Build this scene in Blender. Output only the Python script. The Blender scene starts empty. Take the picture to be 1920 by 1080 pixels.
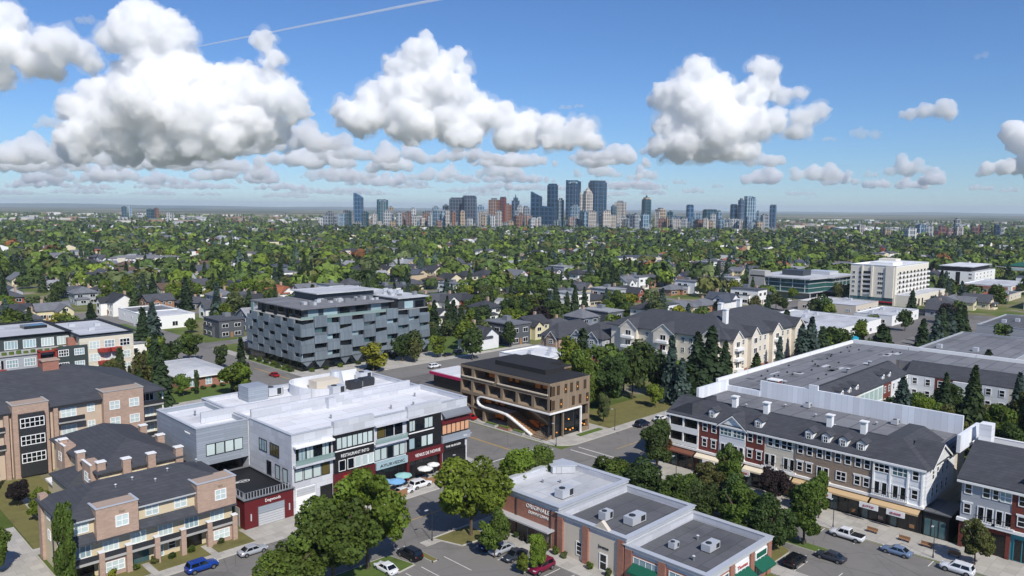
import bpy, bmesh, math, random
import numpy as np
from mathutils import Matrix, Vector, noise as mnoise
random.seed(7)
R = math.radians
sc = bpy.context.scene
col = sc.collection

# ---------------------------------------------------------------- camera
# World X runs along the cross street, world Y along the avenue; the drone hovers at (0,0,55).
F, CAMH = 1450.0, 55.0
PITCH = math.atan(149.0 / F); ROLL = math.atan(17.0 / 1920)
_h = math.sqrt(.5)
_fwd = Vector((_h * math.cos(PITCH), _h * math.cos(PITCH), -math.sin(PITCH)))
_rt0 = Vector((_h, -_h, 0)); _up0 = _rt0.cross(_fwd)
_rt = _rt0 * math.cos(ROLL) + _up0 * math.sin(ROLL)
_up = _up0 * math.cos(ROLL) - _rt0 * math.sin(ROLL)
cam_d = bpy.data.cameras.new('camera'); cam = bpy.data.objects.new('camera', cam_d); col.objects.link(cam)
m3 = Matrix((_rt, _up, -_fwd)).transposed()
cam.matrix_world = Matrix.Translation((0, 0, CAMH)) @ m3.to_4x4()
cam_d.sensor_width = 36; cam_d.lens = 36 * F / 1920
cam_d.clip_start = 1; cam_d.clip_end = 200000
sc.camera = cam

def P(px, py, z=0.0):
    """point of the place at height z seen at photo pixel (px,py)"""
    d = _fwd + _rt * ((px - 960) / F) - _up * ((py - 540) / F)
    t = (z - CAMH) / d.z
    return Vector((0, 0, CAMH)) + d * t

def D(px, py, dist):
    """point at horizontal distance dist along the sight line (for clouds)"""
    d = _fwd + _rt * ((px - 960) / F) - _up * ((py - 540) / F)
    return Vector((0, 0, CAMH)) + d * (dist / math.hypot(d.x, d.y))

# ---------------------------------------------------------------- light
SUN_EL = R(43)
_sh = Vector((-.36, -.93, 0)).normalized()
sun_dir = Vector((_sh.x * math.cos(SUN_EL), _sh.y * math.cos(SUN_EL), math.sin(SUN_EL)))
world = bpy.data.worlds.new('World'); sc.world = world; world.use_nodes = True
nt = world.node_tree; nt.nodes.clear()
sky = nt.nodes.new('ShaderNodeTexSky'); sky.sky_type = 'NISHITA'; sky.sun_disc = False
sky.sun_elevation = SUN_EL
sky.sun_rotation = math.atan2(sun_dir.x, sun_dir.y)
sky.altitude = 0; sky.air_density = 1.0; sky.dust_density = 0.0; sky.ozone_density = 6.0
bg = nt.nodes.new('ShaderNodeBackground'); bg.inputs[1].default_value = .1
wo = nt.nodes.new('ShaderNodeOutputWorld')
tint = nt.nodes.new('ShaderNodeMix'); tint.data_type = 'RGBA'; tint.blend_type = 'MULTIPLY'; tint.inputs[0].default_value = 1; tint.inputs[7].default_value = (.68, .85, 1.09, 1)
nt.links.new(sky.outputs[0], tint.inputs[6]); nt.links.new(tint.outputs[2], bg.inputs[0]); nt.links.new(bg.outputs[0], wo.inputs[0])
sun_d = bpy.data.lights.new('sun', 'SUN'); sun_d.energy = 4.6; sun_d.angle = R(.53); sun_d.color = (1, .95, .87)
sun_o = bpy.data.objects.new('sun', sun_d); col.objects.link(sun_o)
sun_o.rotation_euler = sun_dir.to_track_quat('Z', 'Y').to_euler()
sc.view_settings.view_transform = 'Standard'; sc.view_settings.look = 'None'
sc.view_settings.exposure = 0.0; sc.view_settings.gamma = 1; sc.view_settings.use_curve_mapping = False
cy = sc.cycles
cy.use_denoising = True
cy.max_bounces = 38; cy.diffuse_bounces = 3; cy.glossy_bounces = 2; cy.transmission_bounces = 3
cy.transparent_max_bounces = 8; cy.volume_bounces = 38; cy.caustics_reflective = False; cy.caustics_refractive = False
cy.sample_clamp_indirect = 6

# ---------------------------------------------------------------- materials
def S(r, g=None, b=None, k=1.0):
    if g is None: g = b = r
    def f(c):
        c /= 255.0
        return (c / 12.92 if c <= .04045 else ((c + .055) / 1.055) ** 2.4) * k
    return (f(r), f(g), f(b))

MATS = {}
def M(name, c, r=.8, var=.12, sc_=.6, met=0.0, bump=0.0, bsc=8.0, spec=.4, pat=None, pc=None, ps=(1, 1), stain=0.0,
      rnd=0.0, crack=0.0, emit=None, alpha=None, trans=0.0, hue=0.0, psz=.012):
    """one procedural surface: base colour, broken by noise, optional joints/bricks and stains"""
    if name in MATS: return MATS[name]
    m = bpy.data.materials.new(name); m.use_nodes = True; MATS[name] = m
    t = m.node_tree; N = t.nodes; L = t.links; b = N['Principled BSDF']
    b.inputs['Roughness'].default_value = r; b.inputs['Metallic'].default_value = met
    b.inputs['Specular IOR Level'].default_value = spec
    tc = N.new('ShaderNodeTexCoord'); co = tc.outputs['Object']
    def noise(scale, det=4, rough=.6):
        n = N.new('ShaderNodeTexNoise'); n.inputs['Scale'].default_value = scale
        n.inputs['Detail'].default_value = det; n.inputs['Roughness'].default_value = rough
        L.new(co, n.inputs['Vector']); return n.outputs['Fac']
    def math_(op, a, b_=None, c_=None):
        n = N.new('ShaderNodeMath'); n.operation = op
        for i, x in enumerate((a, b_, c_)):
            if x is None: continue
            if isinstance(x, (int, float)): n.inputs[i].default_value = x
            else: L.new(x, n.inputs[i])
        return n.outputs[0]
    fac = math_('MULTIPLY_ADD', noise(sc_), 2 * var, 1 - var)
    if var: fac = math_('MULTIPLY', fac, math_('MULTIPLY_ADD', noise(sc_ * 9, 2), var, 1 - var * .5))
    if stain:
        s = N.new('ShaderNodeMapRange'); s.inputs[1].default_value = .52; s.inputs[2].default_value = .68
        s.inputs[3].default_value = 1; s.inputs[4].default_value = 1 - stain
        L.new(noise(sc_ * .35, 6, .7), s.inputs[0]); fac = math_('MULTIPLY', fac, s.outputs[0])
    if crack:
        for vs_, wd in ((.11, .006), (.035, .0022)):
            vo = N.new('ShaderNodeTexVoronoi'); vo.feature = 'DISTANCE_TO_EDGE'; vo.inputs['Scale'].default_value = vs_; L.new(co, vo.inputs['Vector'])
            cr_ = N.new('ShaderNodeMapRange'); cr_.inputs[1].default_value = wd * .5; cr_.inputs[2].default_value = wd; cr_.inputs[3].default_value = 1 - crack; cr_.inputs[4].default_value = 1
            L.new(vo.outputs['Distance'], cr_.inputs[0]); fac = math_('MULTIPLY', fac, cr_.outputs[0])
        vo = N.new('ShaderNodeTexVoronoi'); vo.inputs['Scale'].default_value = .09; vo.distance = 'CHEBYCHEV'; L.new(co, vo.inputs['Vector'])   # repair patches
        sp_ = N.new('ShaderNodeSeparateColor'); L.new(vo.outputs['Color'], sp_.inputs[0]); fac = math_('MULTIPLY', fac, math_('MULTIPLY_ADD', math_('GREATER_THAN', sp_.outputs[0], .82), -.16, 1.0))
    if rnd:
        oi = N.new('ShaderNodeObjectInfo')
        fac = math_('MULTIPLY', fac, math_('MULTIPLY_ADD', oi.outputs['Random'], 2 * rnd, 1 - rnd))
    base = N.new('ShaderNodeRGB'); base.outputs[0].default_value = (*c, 1); cur = base.outputs[0]
    if pat:
        sep = N.new('ShaderNodeSeparateXYZ'); L.new(co, sep.inputs[0])
        cmb = N.new('ShaderNodeCombineXYZ')
        if pat == 'wall':
            L.new(math_('ADD', sep.outputs[0], sep.outputs[1]), cmb.inputs[0]); L.new(sep.outputs[2], cmb.inputs[1])
        else:
            L.new(sep.outputs[0], cmb.inputs[0]); L.new(sep.outputs[1], cmb.inputs[1])
        br = N.new('ShaderNodeTexBrick'); L.new(cmb.outputs[0], br.inputs['Vector'])
        br.inputs['Scale'].default_value = 1; br.inputs['Brick Width'].default_value = ps[0]; br.inputs['Row Height'].default_value = ps[1]
        br.inputs['Mortar Size'].default_value = psz; br.inputs['Bias'].default_value = 0
        br.inputs['Color1'].default_value = (*[x * .88 for x in c], 1); br.inputs['Color2'].default_value = (*[min(1, x * 1.1) for x in c], 1)
        br.inputs['Mortar'].default_value = (*(pc or [x * .6 for x in c]), 1)
        cur = br.outputs['Color']
    mx = N.new('ShaderNodeMix'); mx.data_type = 'RGBA'; mx.blend_type = 'MULTIPLY'; mx.inputs[0].default_value = 1
    L.new(cur, mx.inputs[6]); L.new(fac, mx.inputs[7]); cur = mx.outputs[2]
    if hue:
        oi = N.new('ShaderNodeObjectInfo'); hs = N.new('ShaderNodeHueSaturation')
        L.new(math_('MULTIPLY_ADD', oi.outputs['Random'], hue, .5 - hue / 2), hs.inputs['Hue'])
        L.new(cur, hs.inputs['Color']); cur = hs.outputs['Color']
    L.new(cur, b.inputs['Base Color'])
    if bump:
        bn = N.new('ShaderNodeBump'); bn.inputs['Strength'].default_value = bump; bn.inputs['Distance'].default_value = .05
        L.new(noise(bsc, 3), bn.inputs['Height']); L.new(bn.outputs[0], b.inputs['Normal'])
    if emit:
        b.inputs['Emission Color'].default_value = (*emit[0], 1); b.inputs['Emission Strength'].default_value = emit[1]
    if alpha is not None: b.inputs['Alpha'].default_value = alpha
    if trans: b.inputs['Transmission Weight'].default_value = trans
    return m

# ---------------------------------------------------------------- mesh helpers
class MB:
    def __init__(s): s.v = []; s.f = []
    def add(s, vs, fs):
        n = len(s.v); s.v += [tuple(x) for x in vs]; s.f += [tuple(i + n for i in f) for f in fs]; return s
    def box(s, x0, y0, z0, x1, y1, z1):
        if x0 > x1: x0, x1 = x1, x0
        if y0 > y1: y0, y1 = y1, y0
        if z0 > z1: z0, z1 = z1, z0
        return s.add([(x0, y0, z0), (x1, y0, z0), (x1, y1, z0), (x0, y1, z0), (x0, y0, z1), (x1, y0, z1), (x1, y1, z1), (x0, y1, z1)],
                     [(0, 3, 2, 1), (4, 5, 6, 7), (0, 1, 5, 4), (1, 2, 6, 5), (2, 3, 7, 6), (3, 0, 4, 7)])
    def prism(s, poly, z0, z1, top=None):
        n = len(poly); a = sum(poly[i][0] * poly[(i + 1) % n][1] - poly[(i + 1) % n][0] * poly[i][1] for i in range(n))
        if a < 0: poly = poly[::-1]; top = top[::-1] if top else None
        tp = top or poly
        return s.add([(x, y, z0) for x, y in poly] + [(x, y, z1) for x, y in tp],
                     [tuple(range(n - 1, -1, -1)), tuple(range(n, 2 * n))] + [(i, (i + 1) % n, n + (i + 1) % n, n + i) for i in range(n)])
    def extr(s, prof, axis, a0, a1):
        """profile of (h,z) pairs extruded along x ('x': h is y) or y ('y': h is x)"""
        n = len(prof)
        mk = (lambda h, z, a: (a, h, z)) if axis == 'x' else (lambda h, z, a: (h, a, z))
        vs = [mk(h, z, a0) for h, z in prof] + [mk(h, z, a1) for h, z in prof]
        return s.add(vs, [tuple(range(n)), tuple(range(2 * n - 1, n - 1, -1))] + [(i, n + i, n + (i + 1) % n, (i + 1) % n) for i in range(n)])
    def cyl(s, x, y, z0, z1, r0, r1=None, n=12):
        r1 = r0 if r1 is None else r1
        a = [2 * math.pi * i / n for i in range(n)]
        return s.add([(x + r0 * math.cos(t), y + r0 * math.sin(t), z0) for t in a] + [(x + r1 * math.cos(t), y + r1 * math.sin(t), z1) for t in a],
                     [tuple(range(n - 1, -1, -1)), tuple(range(n, 2 * n))] + [(i, (i + 1) % n, n + (i + 1) % n, n + i) for i in range(n)])
    def tube(s, pts, r, n=6, r1=None):
        pts = [Vector(p) for p in pts]; rings = []
        for i, p in enumerate(pts):
            d = (pts[min(i + 1, len(pts) - 1)] - pts[max(i - 1, 0)]).normalized()
            a = d.cross(Vector((0, 0, 1)) if abs(d.z) < .9 else Vector((1, 0, 0))).normalized(); b = d.cross(a)
            rr = r if r1 is None else r + (r1 - r) * i / (len(pts) - 1)
            rings.append([p + (a * math.cos(2 * math.pi * k / n) + b * math.sin(2 * math.pi * k / n)) * rr for k in range(n)])
        vs = [q for g in rings for q in g]; fs = []
        for i in range(len(pts) - 1):
            for k in range(n): fs.append((i * n + k, i * n + (k + 1) % n, (i + 1) * n + (k + 1) % n, (i + 1) * n + k))
        fs += [tuple(range(n - 1, -1, -1)), tuple(range((len(pts) - 1) * n, len(pts) * n))]
        return s.add(vs, fs)
    def hip(s, x0, y0, x1, y1, z0, h, ov=.5, flat=None, th=.22):
        """hipped roof; flat = half width left flat on top (None: a ridge)"""
        x0 -= ov; y0 -= ov; x1 += ov; y1 += ov; w = min(x1 - x0, y1 - y0) / 2
        ins = w if flat is None else max(0.05, w - flat)
        if flat is None: ins = w - .02
        a = [(x0, y0), (x1, y0), (x1, y1), (x0, y1)]; b = [(x0 + ins, y0 + ins), (x1 - ins, y0 + ins), (x1 - ins, y1 - ins), (x0 + ins, y1 - ins)]
        s.prism(a, z0 - th, z0); return s.prism(a, z0 + .002, z0 + h, b)
    def gable(s, x0, y0, x1, y1, z0, h, axis='x', ov=.5, th=.25):
        """gable roof slab pair with the ridge along axis"""
        if axis == 'x':
            m = (y0 + y1) / 2; k = h / ((y1 - y0) / 2)
            pr = [(y0 - ov, z0 - ov * k), (m, z0 + h), (y1 + ov, z0 - ov * k), (y1 + ov, z0 - ov * k + th), (m, z0 + h + th), (y0 - ov, z0 - ov * k + th)]
            return s.extr(pr, 'x', x0 - ov, x1 + ov)
        m = (x0 + x1) / 2; k = h / ((x1 - x0) / 2)
        pr = [(x0 - ov, z0 - ov * k), (m, z0 + h), (x1 + ov, z0 - ov * k), (x1 + ov, z0 - ov * k + th), (m, z0 + h + th), (x0 - ov, z0 - ov * k + th)]
        return s.extr(pr, 'y', y0 - ov, y1 + ov)
    def gwall(s, x0, y0, x1, y1, z0, z1, h, axis='x'):
        """house body with gable ends"""
        if axis == 'x':
            return s.extr([(y0, z0), (y1, z0), (y1, z1), ((y0 + y1) / 2, z1 + h), (y0, z1)], 'x', x0, x1)
        return s.extr([(x0, z0), (x1, z0), (x1, z1), ((x0 + x1) / 2, z1 + h), (x0, z1)], 'y', y0, y1)
    def mesh(s, name, off=(0, 0, 0), mat=None, smooth=False, norm=True):
        me = bpy.data.meshes.new(name)
        me.from_pydata([(x - off[0], y - off[1], z - off[2]) for x, y, z in s.v], [], s.f)
        if norm:
            bm = bmesh.new(); bm.from_mesh(me); bmesh.ops.recalc_face_normals(bm, faces=bm.faces); bm.to_mesh(me); bm.free()
        if mat: me.materials.append(mat)
        if smooth: me.shade_smooth()
        me.update(); return me
    def build(s, name, mat, parent=None, smooth=False):
        off = wloc(parent) if parent else (0, 0, 0)
        return link(name, s.mesh(name, off, mat, smooth), parent)

def wloc(o):
    v = Vector(o.location)
    while o.parent: o = o.parent; v += o.location
    return v
def link(name, me, parent=None, loc=None, rz=None, mat=None):
    o = bpy.data.objects.new(name, me); col.objects.link(o)
    if parent: o.parent = parent
    if loc is not None: o.location = loc
    if rz is not None: o.rotation_euler = (0, 0, rz)
    if mat:
        o.material_slots[0].link = 'OBJECT'; o.material_slots[0].material = mat
    return o
def tag(o, label, cat, group=None):
    o['label'] = label; o['category'] = cat
    if group: o['group'] = group
    return o
def thing(name, label, cat, loc=(0, 0, 0), rz=0, group=None):
    o = link(name, None, None, loc, rz); o.empty_display_size = .5
    return tag(o, label, cat, group)
def struct(o): o['kind'] = 'structure'; return o
def stuff(o): o['kind'] = 'stuff'; return o
def box(name, mat, parent, *c): return MB().box(*c).build(name, mat, parent)

_wc = {}
def window_mesh(w, h, nx, ny, fr):
    k = (round(w, 2), round(h, 2), nx, ny, fr)
    if k not in _wc:
        b = MB(); t = fr
        b.box(-w / 2, -.10, 0, w / 2, -.005, t); b.box(-w / 2, -.10, h - t, w / 2, -.005, h)
        b.box(-w / 2, -.098, t, -w / 2 + t, -.005, h - t); b.box(w / 2 - t, -.098, t, w / 2, -.005, h - t)
        for i in range(1, nx):
            x = -w / 2 + w * i / nx; b.box(x - t * .4, -.085, t, x + t * .4, -.005, h - t)
        for i in range(1, ny):
            z = h * i / ny; b.box(-w / 2 + t, -.08, z - t * .4, w / 2 - t, -.005, z + t * .4)
        p = MB().box(-w / 2 + t * .5, -.04, t * .5, w / 2 - t * .5, -.006, h - t * .5)
        _wc[k] = (b.mesh('window'), p.mesh('pane'))
        _wc[k][0].materials.append(None); _wc[k][1].materials.append(None)
    return _wc[k]
def win(parent, face, a, z, w, h, at, nx=2, ny=1, fr=.1, frame='white_paint', pane='glass_dark', name='window'):
    """a window (frame with a pane) on a wall: face '-v' lies at y=at and a runs along x; '-u' lies at x=at and a runs along y"""
    fm, pm = window_mesh(w, h, nx, ny, fr); o = wloc(parent)
    p = (a - o.x, at - o.y, z - o.z) if face == '-v' else (at - o.x, a - o.y, z - o.z)
    f = link(name, fm, parent, p, 0 if face == '-v' else -math.pi / 2, MATS[frame])
    if isinstance(pane, (list, tuple)): pane = random.choice(pane)
    link('pane', pm, f, mat=MATS[pane]); return f
def fbox(name, mat, parent, face, a0, a1, z0, z1, at, proud, back=0.0):
    """box standing proud of a wall"""
    if face == '-v': return box(name, mat, parent, a0, at - proud, z0, a1, at - back, z1)
    return box(name, mat, parent, at - proud, a0, z0, at - back, a1, z1)
def text(name, s, mat, parent, face, a, z, h, at, wid=None, align='CENTER', ext=.03):
    cu = bpy.data.curves.new(name, 'FONT'); cu.body = s; cu.size = h; cu.align_x = align; cu.extrude = ext; cu.resolution_u = 2
    o = bpy.data.objects.new(name, cu); col.objects.link(o)
    dg = bpy.context.evaluated_depsgraph_get(); me = bpy.data.meshes.new_from_object(o.evaluated_get(dg))
    bpy.data.objects.remove(o); bpy.data.curves.remove(cu)
    n = len(me.vertices); c = np.empty(n * 3, np.float32); me.vertices.foreach_get('co', c); c = c.reshape(-1, 3)
    if wid and n:
        w0 = c[:, 0].max() - c[:, 0].min(); c[:, 0] *= wid / w0
    x, y, zz = c[:, 0].copy(), c[:, 1].copy(), c[:, 2].copy()
    c[:, 0] = x; c[:, 1] = -zz - ext - .012; c[:, 2] = y       # stand the letters up, facing -Y
    me.vertices.foreach_set('co', c.ravel()); me.materials.clear(); me.materials.append(mat); me.update()
    o = wloc(parent); p = (a - o.x, at - o.y, z - o.z) if face == '-v' else (at - o.x, a - o.y, z - o.z)
    return link(name, me, parent, p, 0 if face == '-v' else -math.pi / 2)

# shared finishes
M('white_paint', S(238, 238, 236), .6, .06); M('cream_paint', S(226, 214, 190), .7, .08)
M('dark_frame', S(32, 34, 38), .5, .05); M('black_paint', S(24, 25, 28), .6, .08)
M('glass_dark', S(20, 26, 32), .06, .25, .4, spec=.6, rnd=.4); M('glass_blind', S(192, 206, 204), .18, .15, .5, spec=.6, rnd=.12)
M('glass_teal', S(70, 100, 104), .08, .2, .3, spec=.7, rnd=.25); M('glass_pale', S(150, 172, 178), .08, .2, .4, spec=.7, rnd=.2)
M('glass_green', S(32, 66, 66), .06, .25, .3, spec=.8)
M('concrete', S(176, 172, 164), .9, .1, .5, pat='floor', ps=(1.8, 1.8), psz=.02, stain=.15)
M('concrete_wall', S(170, 168, 164), .9, .1, .5, stain=.15)
M('asphalt', S(124, 121, 117), .92, .1, .12, stain=.28, crack=.3, bump=.2, bsc=20); M('asphalt_dark', S(108, 105, 103), .92, .14, .2, stain=.3, crack=.35)
M('paint_line', S(215, 213, 205), .8, .2, 1.5); M('paint_yellow', S(205, 165, 60), .8, .2, 1.5)
M('kerb', S(188, 184, 176), .9, .1); M('metal_grey', S(150, 152, 156), .45, .08, met=.5); M('metal_light', S(205, 208, 212), .45, .08, met=.3)
M('metal_dark', S(60, 62, 66), .5, .08, met=.4)
M('grass', S(84, 104, 42, ), .95, .25, .5, bump=.4, bsc=6, stain=.3); M('grass_dry', S(112, 108, 62), .95, .25, .5, bump=.4, stain=.3)
M('soil', S(82, 66, 52), .95, .25, 1.0)
# ================================================================ the setting: ground, roads, pavements
def ground_mat():
    m = bpy.data.materials.new('ground_cover'); m.use_nodes = True; t = m.node_tree; N = t.nodes; L = t.links; b = N['Principled BSDF']
    b.inputs['Roughness'].default_value = .95; b.inputs['Specular IOR Level'].default_value = .1
    geo = N.new('ShaderNodeTexCoord'); co = geo.outputs['Object']
    def ramp(fac, pts):
        r = N.new('ShaderNodeValToRGB'); r.color_ramp.interpolation = 'LINEAR'
        el = r.color_ramp.elements
        while len(el) < len(pts): el.new(.5)
        for e, (p, c) in zip(el, pts): e.position = p; e.color = (*c, 1)
        L.new(fac, r.inputs[0]); return r.outputs[0]
    def noise(s, d=4):
        n = N.new('ShaderNodeTexNoise'); n.inputs['Scale'].default_value = s; n.inputs['Detail'].default_value = d; L.new(co, n.inputs['Vector']); return n.outputs['Fac']
    town = ramp(noise(.05, 6), [(.3, S(74, 88, 42)), (.46, S(96, 110, 56)), (.56, S(120, 116, 84)), (.68, S(150, 145, 132))])
    vo = N.new('ShaderNodeTexVoronoi'); vo.inputs['Scale'].default_value = .0011; vo.distance = 'CHEBYCHEV'; L.new(co, vo.inputs['Vector'])
    sp = N.new('ShaderNodeSeparateColor'); L.new(vo.outputs['Color'], sp.inputs[0])
    field = ramp(sp.outputs[0], [(.0, S(52, 62, 46)), (.3, S(84, 90, 58)), (.55, S(66, 74, 54)), (.78, S(140, 130, 104)), (1, S(104, 108, 70))])
    ln = N.new('ShaderNodeVectorMath'); ln.operation = 'LENGTH'; L.new(co, ln.inputs[0])
    mr = N.new('ShaderNodeMapRange'); mr.inputs[1].default_value = 2300; mr.inputs[2].default_value = 3000; L.new(ln.outputs['Value'], mr.inputs[0])
    mx = N.new('ShaderNodeMix'); mx.data_type = 'RGBA'; L.new(mr.outputs[0], mx.inputs[0]); L.new(town, mx.inputs[6]); L.new(field, mx.inputs[7])
    L.new(mx.outputs[2], b.inputs['Base Color']); return m
g = MB(); n = 72; rings = [0, 300, 800, 2000, 5000, 12000, 20000, 29500]
vs = [(0, 0, 0)]; fs = []
for r in rings[1:]: vs += [(r * math.cos(2 * math.pi * i / n), r * math.sin(2 * math.pi * i / n), 0) for i in range(n)]
for i in range(n): fs.append((0, 1 + i, 1 + (i + 1) % n))
for k in range(len(rings) - 2):
    a = 1 + k * n; b = a + n
    for i in range(n): fs.append((a + i, b + i, b + (i + 1) % n, a + (i + 1) % n))
g.add(vs, fs); struct(g.build('ground', ground_mat()))

def sheet(name, mat, x0, y0, x1, y1, z, th=.02):
    return struct(box(name, MATS[mat], None, x0, y0, z - th, x1, y1, z))
# roads
sheet('avenue', 'asphalt', 111, -80, 130.5, 430, .030)
sheet('cross_street', 'asphalt', -80, 97, 470, 114, .036)
sheet('side_street', 'asphalt', -80, 199, 560, 213, .036)
sheet('parking_lot', 'asphalt', 30, 0, 87, 97.2, .024)
sheet('rear_parking_lot', 'asphalt_dark', 57, 160, 112, 199.2, .024)
sheet('corner_parking_lot', 'asphalt_dark', 130.2, 159, 205, 199.2, .024)
sheet('forecourt', 'concrete', 57, 114, 68.5, 122.5, .050)
k = 0
for y in (296, 392, 488, 584, 680, 776, 872, 968, 1064): sheet('residential_street', 'asphalt', -260, y, 1200, y + 9, .036)
for x in (20, 296, 400, 560, 720, 880, 1040): sheet('residential_avenue', 'asphalt', x, 213 if x < 200 else 213, x + 9, 1200, .030)
sheet('commercial_road', 'asphalt', 250, 30, 260, 97.2, .024)
sheet('service_yard', 'asphalt_dark', 262, 114, 470, 199.2, .022)
sheet('service_yard', 'asphalt_dark', 262, 20, 470, 97.2, .022)

def slab(name, mat, x0, y0, x1, y1, z=.15): return struct(box(name, MATS[mat], None, x0, y0, 0, x1, y1, z))
def pavement(poly, name='pavement', mat='concrete', z=.15):
    o = struct(MB().prism(poly, 0, z).build(name, MATS[mat])); return o
def kerb(pts, w=.18, z=.17):
    b = MB()
    for (x0, y0), (x1, y1) in zip(pts, pts[1:]):
        d = Vector((x1 - x0, y1 - y0)).normalized() * (w / 2); nn = Vector((-d.y, d.x))
        b.prism([(x0 - d.x + nn.x, y0 - d.y + nn.y), (x0 - d.x - nn.x, y0 - d.y - nn.y), (x1 + d.x - nn.x, y1 + d.y - nn.y), (x1 + d.x + nn.x, y1 + d.y + nn.y)], 0, z)
    return struct(b.build('kerb', MATS['kerb']))
def arc(cx, cy, r, a0, a1, n=7): return [(cx + r * math.cos(R(a0 + (a1 - a0) * i / n)), cy + r * math.sin(R(a0 + (a1 - a0) * i / n))) for i in range(n + 1)]

# mall side: pavement in front of the shops and round the corner
pavement([(68.5, 114)] + arc(105, 120, 6, -90, 0) + [(111, 159), (108.6, 159), (108.6, 122.5), (68.5, 122.5)])
kerb([(68.5, 114.05)] + arc(105, 120, 5.95, -90, 0) + [(110.95, 159)])
# townhouse side
slab('pavement', 'concrete', -40, 114, 57, 116.2); kerb([(-40, 114.05), (57, 114.05)])
slab('lawn', 'grass_dry', -40, 116.2, 57, 121.2, .13)
for x in (31.2, 40.4, 49.6): slab('garden_path', 'concrete', x, 116.2, x + 1.1, 120.4, .146)
slab('pavement', 'concrete', -40, 135.4, 57, 137.8, .12)
slab('driveway', 'concrete', 19, 121.2, 30, 150, .11); slab('lawn', 'grass_dry', 6, 121.2, 19, 175, .12); slab('lawn', 'grass_dry', 30.2, 138, 40, 176, .12)
slab('garden_path', 'concrete', 34, 138, 35.2, 170, .14)
# brown building corner
pavement([(131, 159), (131, 120)] + arc(137, 120.0, 6, 180, 270) + [(262, 114), (262, 117), (151, 117), (151, 121), (131.6, 121), (131.6, 159)])
kerb([(131.0, 159), (131.0, 120)] + arc(137, 120, 5.95, 180, 270) + [(262, 114.05)])
slab('plaza_paving', 'concrete', 132, 117, 152, 158.5, .152)
slab('planter_lawn', 'grass', 141.5, 117.4, 150, 118.8, .35)
slab('lawn', 'grass_dry', 152, 117, 215, 131, .13)
slab('lawn', 'grass', 205, 131, 219, 199, .13)
# plaza
pavement([(86.3, 44), (90, 44), (90, 95.4), (108, 95.4), (108, 40), (111, 40)] + arc(105, 91, 6, 0, 90) + [(76, 97), (76, 95.2), (86.3, 95.2)])
kerb([(111, 20), (111, 91)] + arc(105, 91, 6, 0, 90) + [(78.6, 97)]); kerb([(86.3, 44), (86.3, 95)])
# planting beds of the plaza car park
pavement([(78.8, 96.6)] + [(86.2, 96.6), (86.2, 91), (80.5, 91.5)], 'planting_bed', 'grass_dry', .2); kerb([(86.2, 96.7), (78.7, 96.7), (80.4, 91.4), (86.2, 90.9)])
pavement([(58, 96.6), (69.5, 96.6), (70.5, 91.5), (63, 90.5), (40, 90.5), (40, 96.6)], 'planting_bed', 'grass', .2); kerb([(40, 96.7), (69.5, 96.7), (70.6, 91.4), (63, 90.4), (40, 90.4)])
pavement([(73.2, 90.2), (74.2, 90.2), (74.2, 95.6), (73.2, 95.6)], 'planting_bed', 'grass_dry', .2); kerb([(73.2, 90.2), (74.2, 90.2), (74.2, 95.6), (73.2, 95.6), (73.2, 90.2)])
# shops opposite: broad pavement, tree islands in the avenue
pavement([(131, 0), (140, 0), (140, 91), (236, 91), (236, 97)] + arc(137, 91, 6, 90, 180) + [(131, 0)][:0])
kerb([(236, 96.95)] + arc(137, 91, 5.95, 90, 180) + [(131.05, 0)])
for y0, y1 in ((53, 62), (67, 74), (79, 86.5)):
    pl = [(111.2, y0)] + arc(116.5, y0 + 1.4, 1.4, -90, 0) + arc(116.5, y1 - 1.4, 1.4, 0, 90) + [(111.2, y1)]
    pavement(pl, 'tree_island', 'grass_dry', .2); kerb(pl)
pl = arc(121.2, 49, 1.1, 180, 360) + arc(121.2, 57.5, 1.1, 0, 180); pl.append(pl[0]); pavement(pl[:-1], 'tree_island', 'grass', .2); kerb(pl)
pl = arc(121.2, 63, 1.1, 180, 360) + arc(121.2, 72, 1.1, 0, 180); pl.append(pl[0]); pavement(pl[:-1], 'tree_island', 'grass_dry', .2); kerb(pl)
# zinc block, brick house and the street behind the mall
pavement([(131, 213), (225, 213), (225, 229), (130, 229), (130, 290), (126.5, 290), (126.5, 213)]); kerb([(126.5, 290), (126.5, 213.1), (225, 213.1)])
slab('lawn', 'grass', 126.6, 231, 129, 262, .2); slab('pavement', 'concrete', -40, 213, 108, 215.5); slab('lawn', 'grass', 60, 215.5, 108, 228, .12)
slab('pavement', 'concrete', 107, 216, 110, 300, .14); slab('lawn', 'grass', 186, 216, 215, 262, .16); slab('pavement', 'concrete', 57, 197, 111, 199, .12)
# painted lines
def line(x0, y0, x1, y1, w=.14, mat='paint_line', z=.046):
    d = Vector((x1 - x0, y1 - y0)).normalized(); nn = Vector((-d.y, d.x)) * w / 2
    return struct(MB().prism([(x0 + nn.x, y0 + nn.y), (x0 - nn.x, y0 - nn.y), (x1 - nn.x, y1 - nn.y), (x1 + nn.x, y1 + nn.y)], z - .004, z).build('road_marking', MATS[mat]))
for y in (92.6, 95.4): line(112.5, y, 129.5, y, .3)
for y in (115.6, 118.6): line(112.5, y, 129.5, y, .3)
for x in (107.2, 110): line(x, 98.5, x, 112.5, .3)
for x in (132, 134.8): line(x, 98.5, x, 112.5, .3)
for y0 in (122, 150, 222): line(121.6, y0, 121.6, y0 + 24, .13, 'paint_yellow'); line(121.95, y0, 121.95, y0 + 24, .13, 'paint_yellow')
for x0 in (20, 50, 80, 140, 170, 200, 230): line(x0, 105.5, x0 + 20, 105.5, .13, 'paint_yellow')
for y in (30, 35.6, 41.4, 47, 53, 59): line(127.9, y, 130.6, y)
for y in (44, 49.5, 55): line(111.4, y, 116, y)
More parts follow.
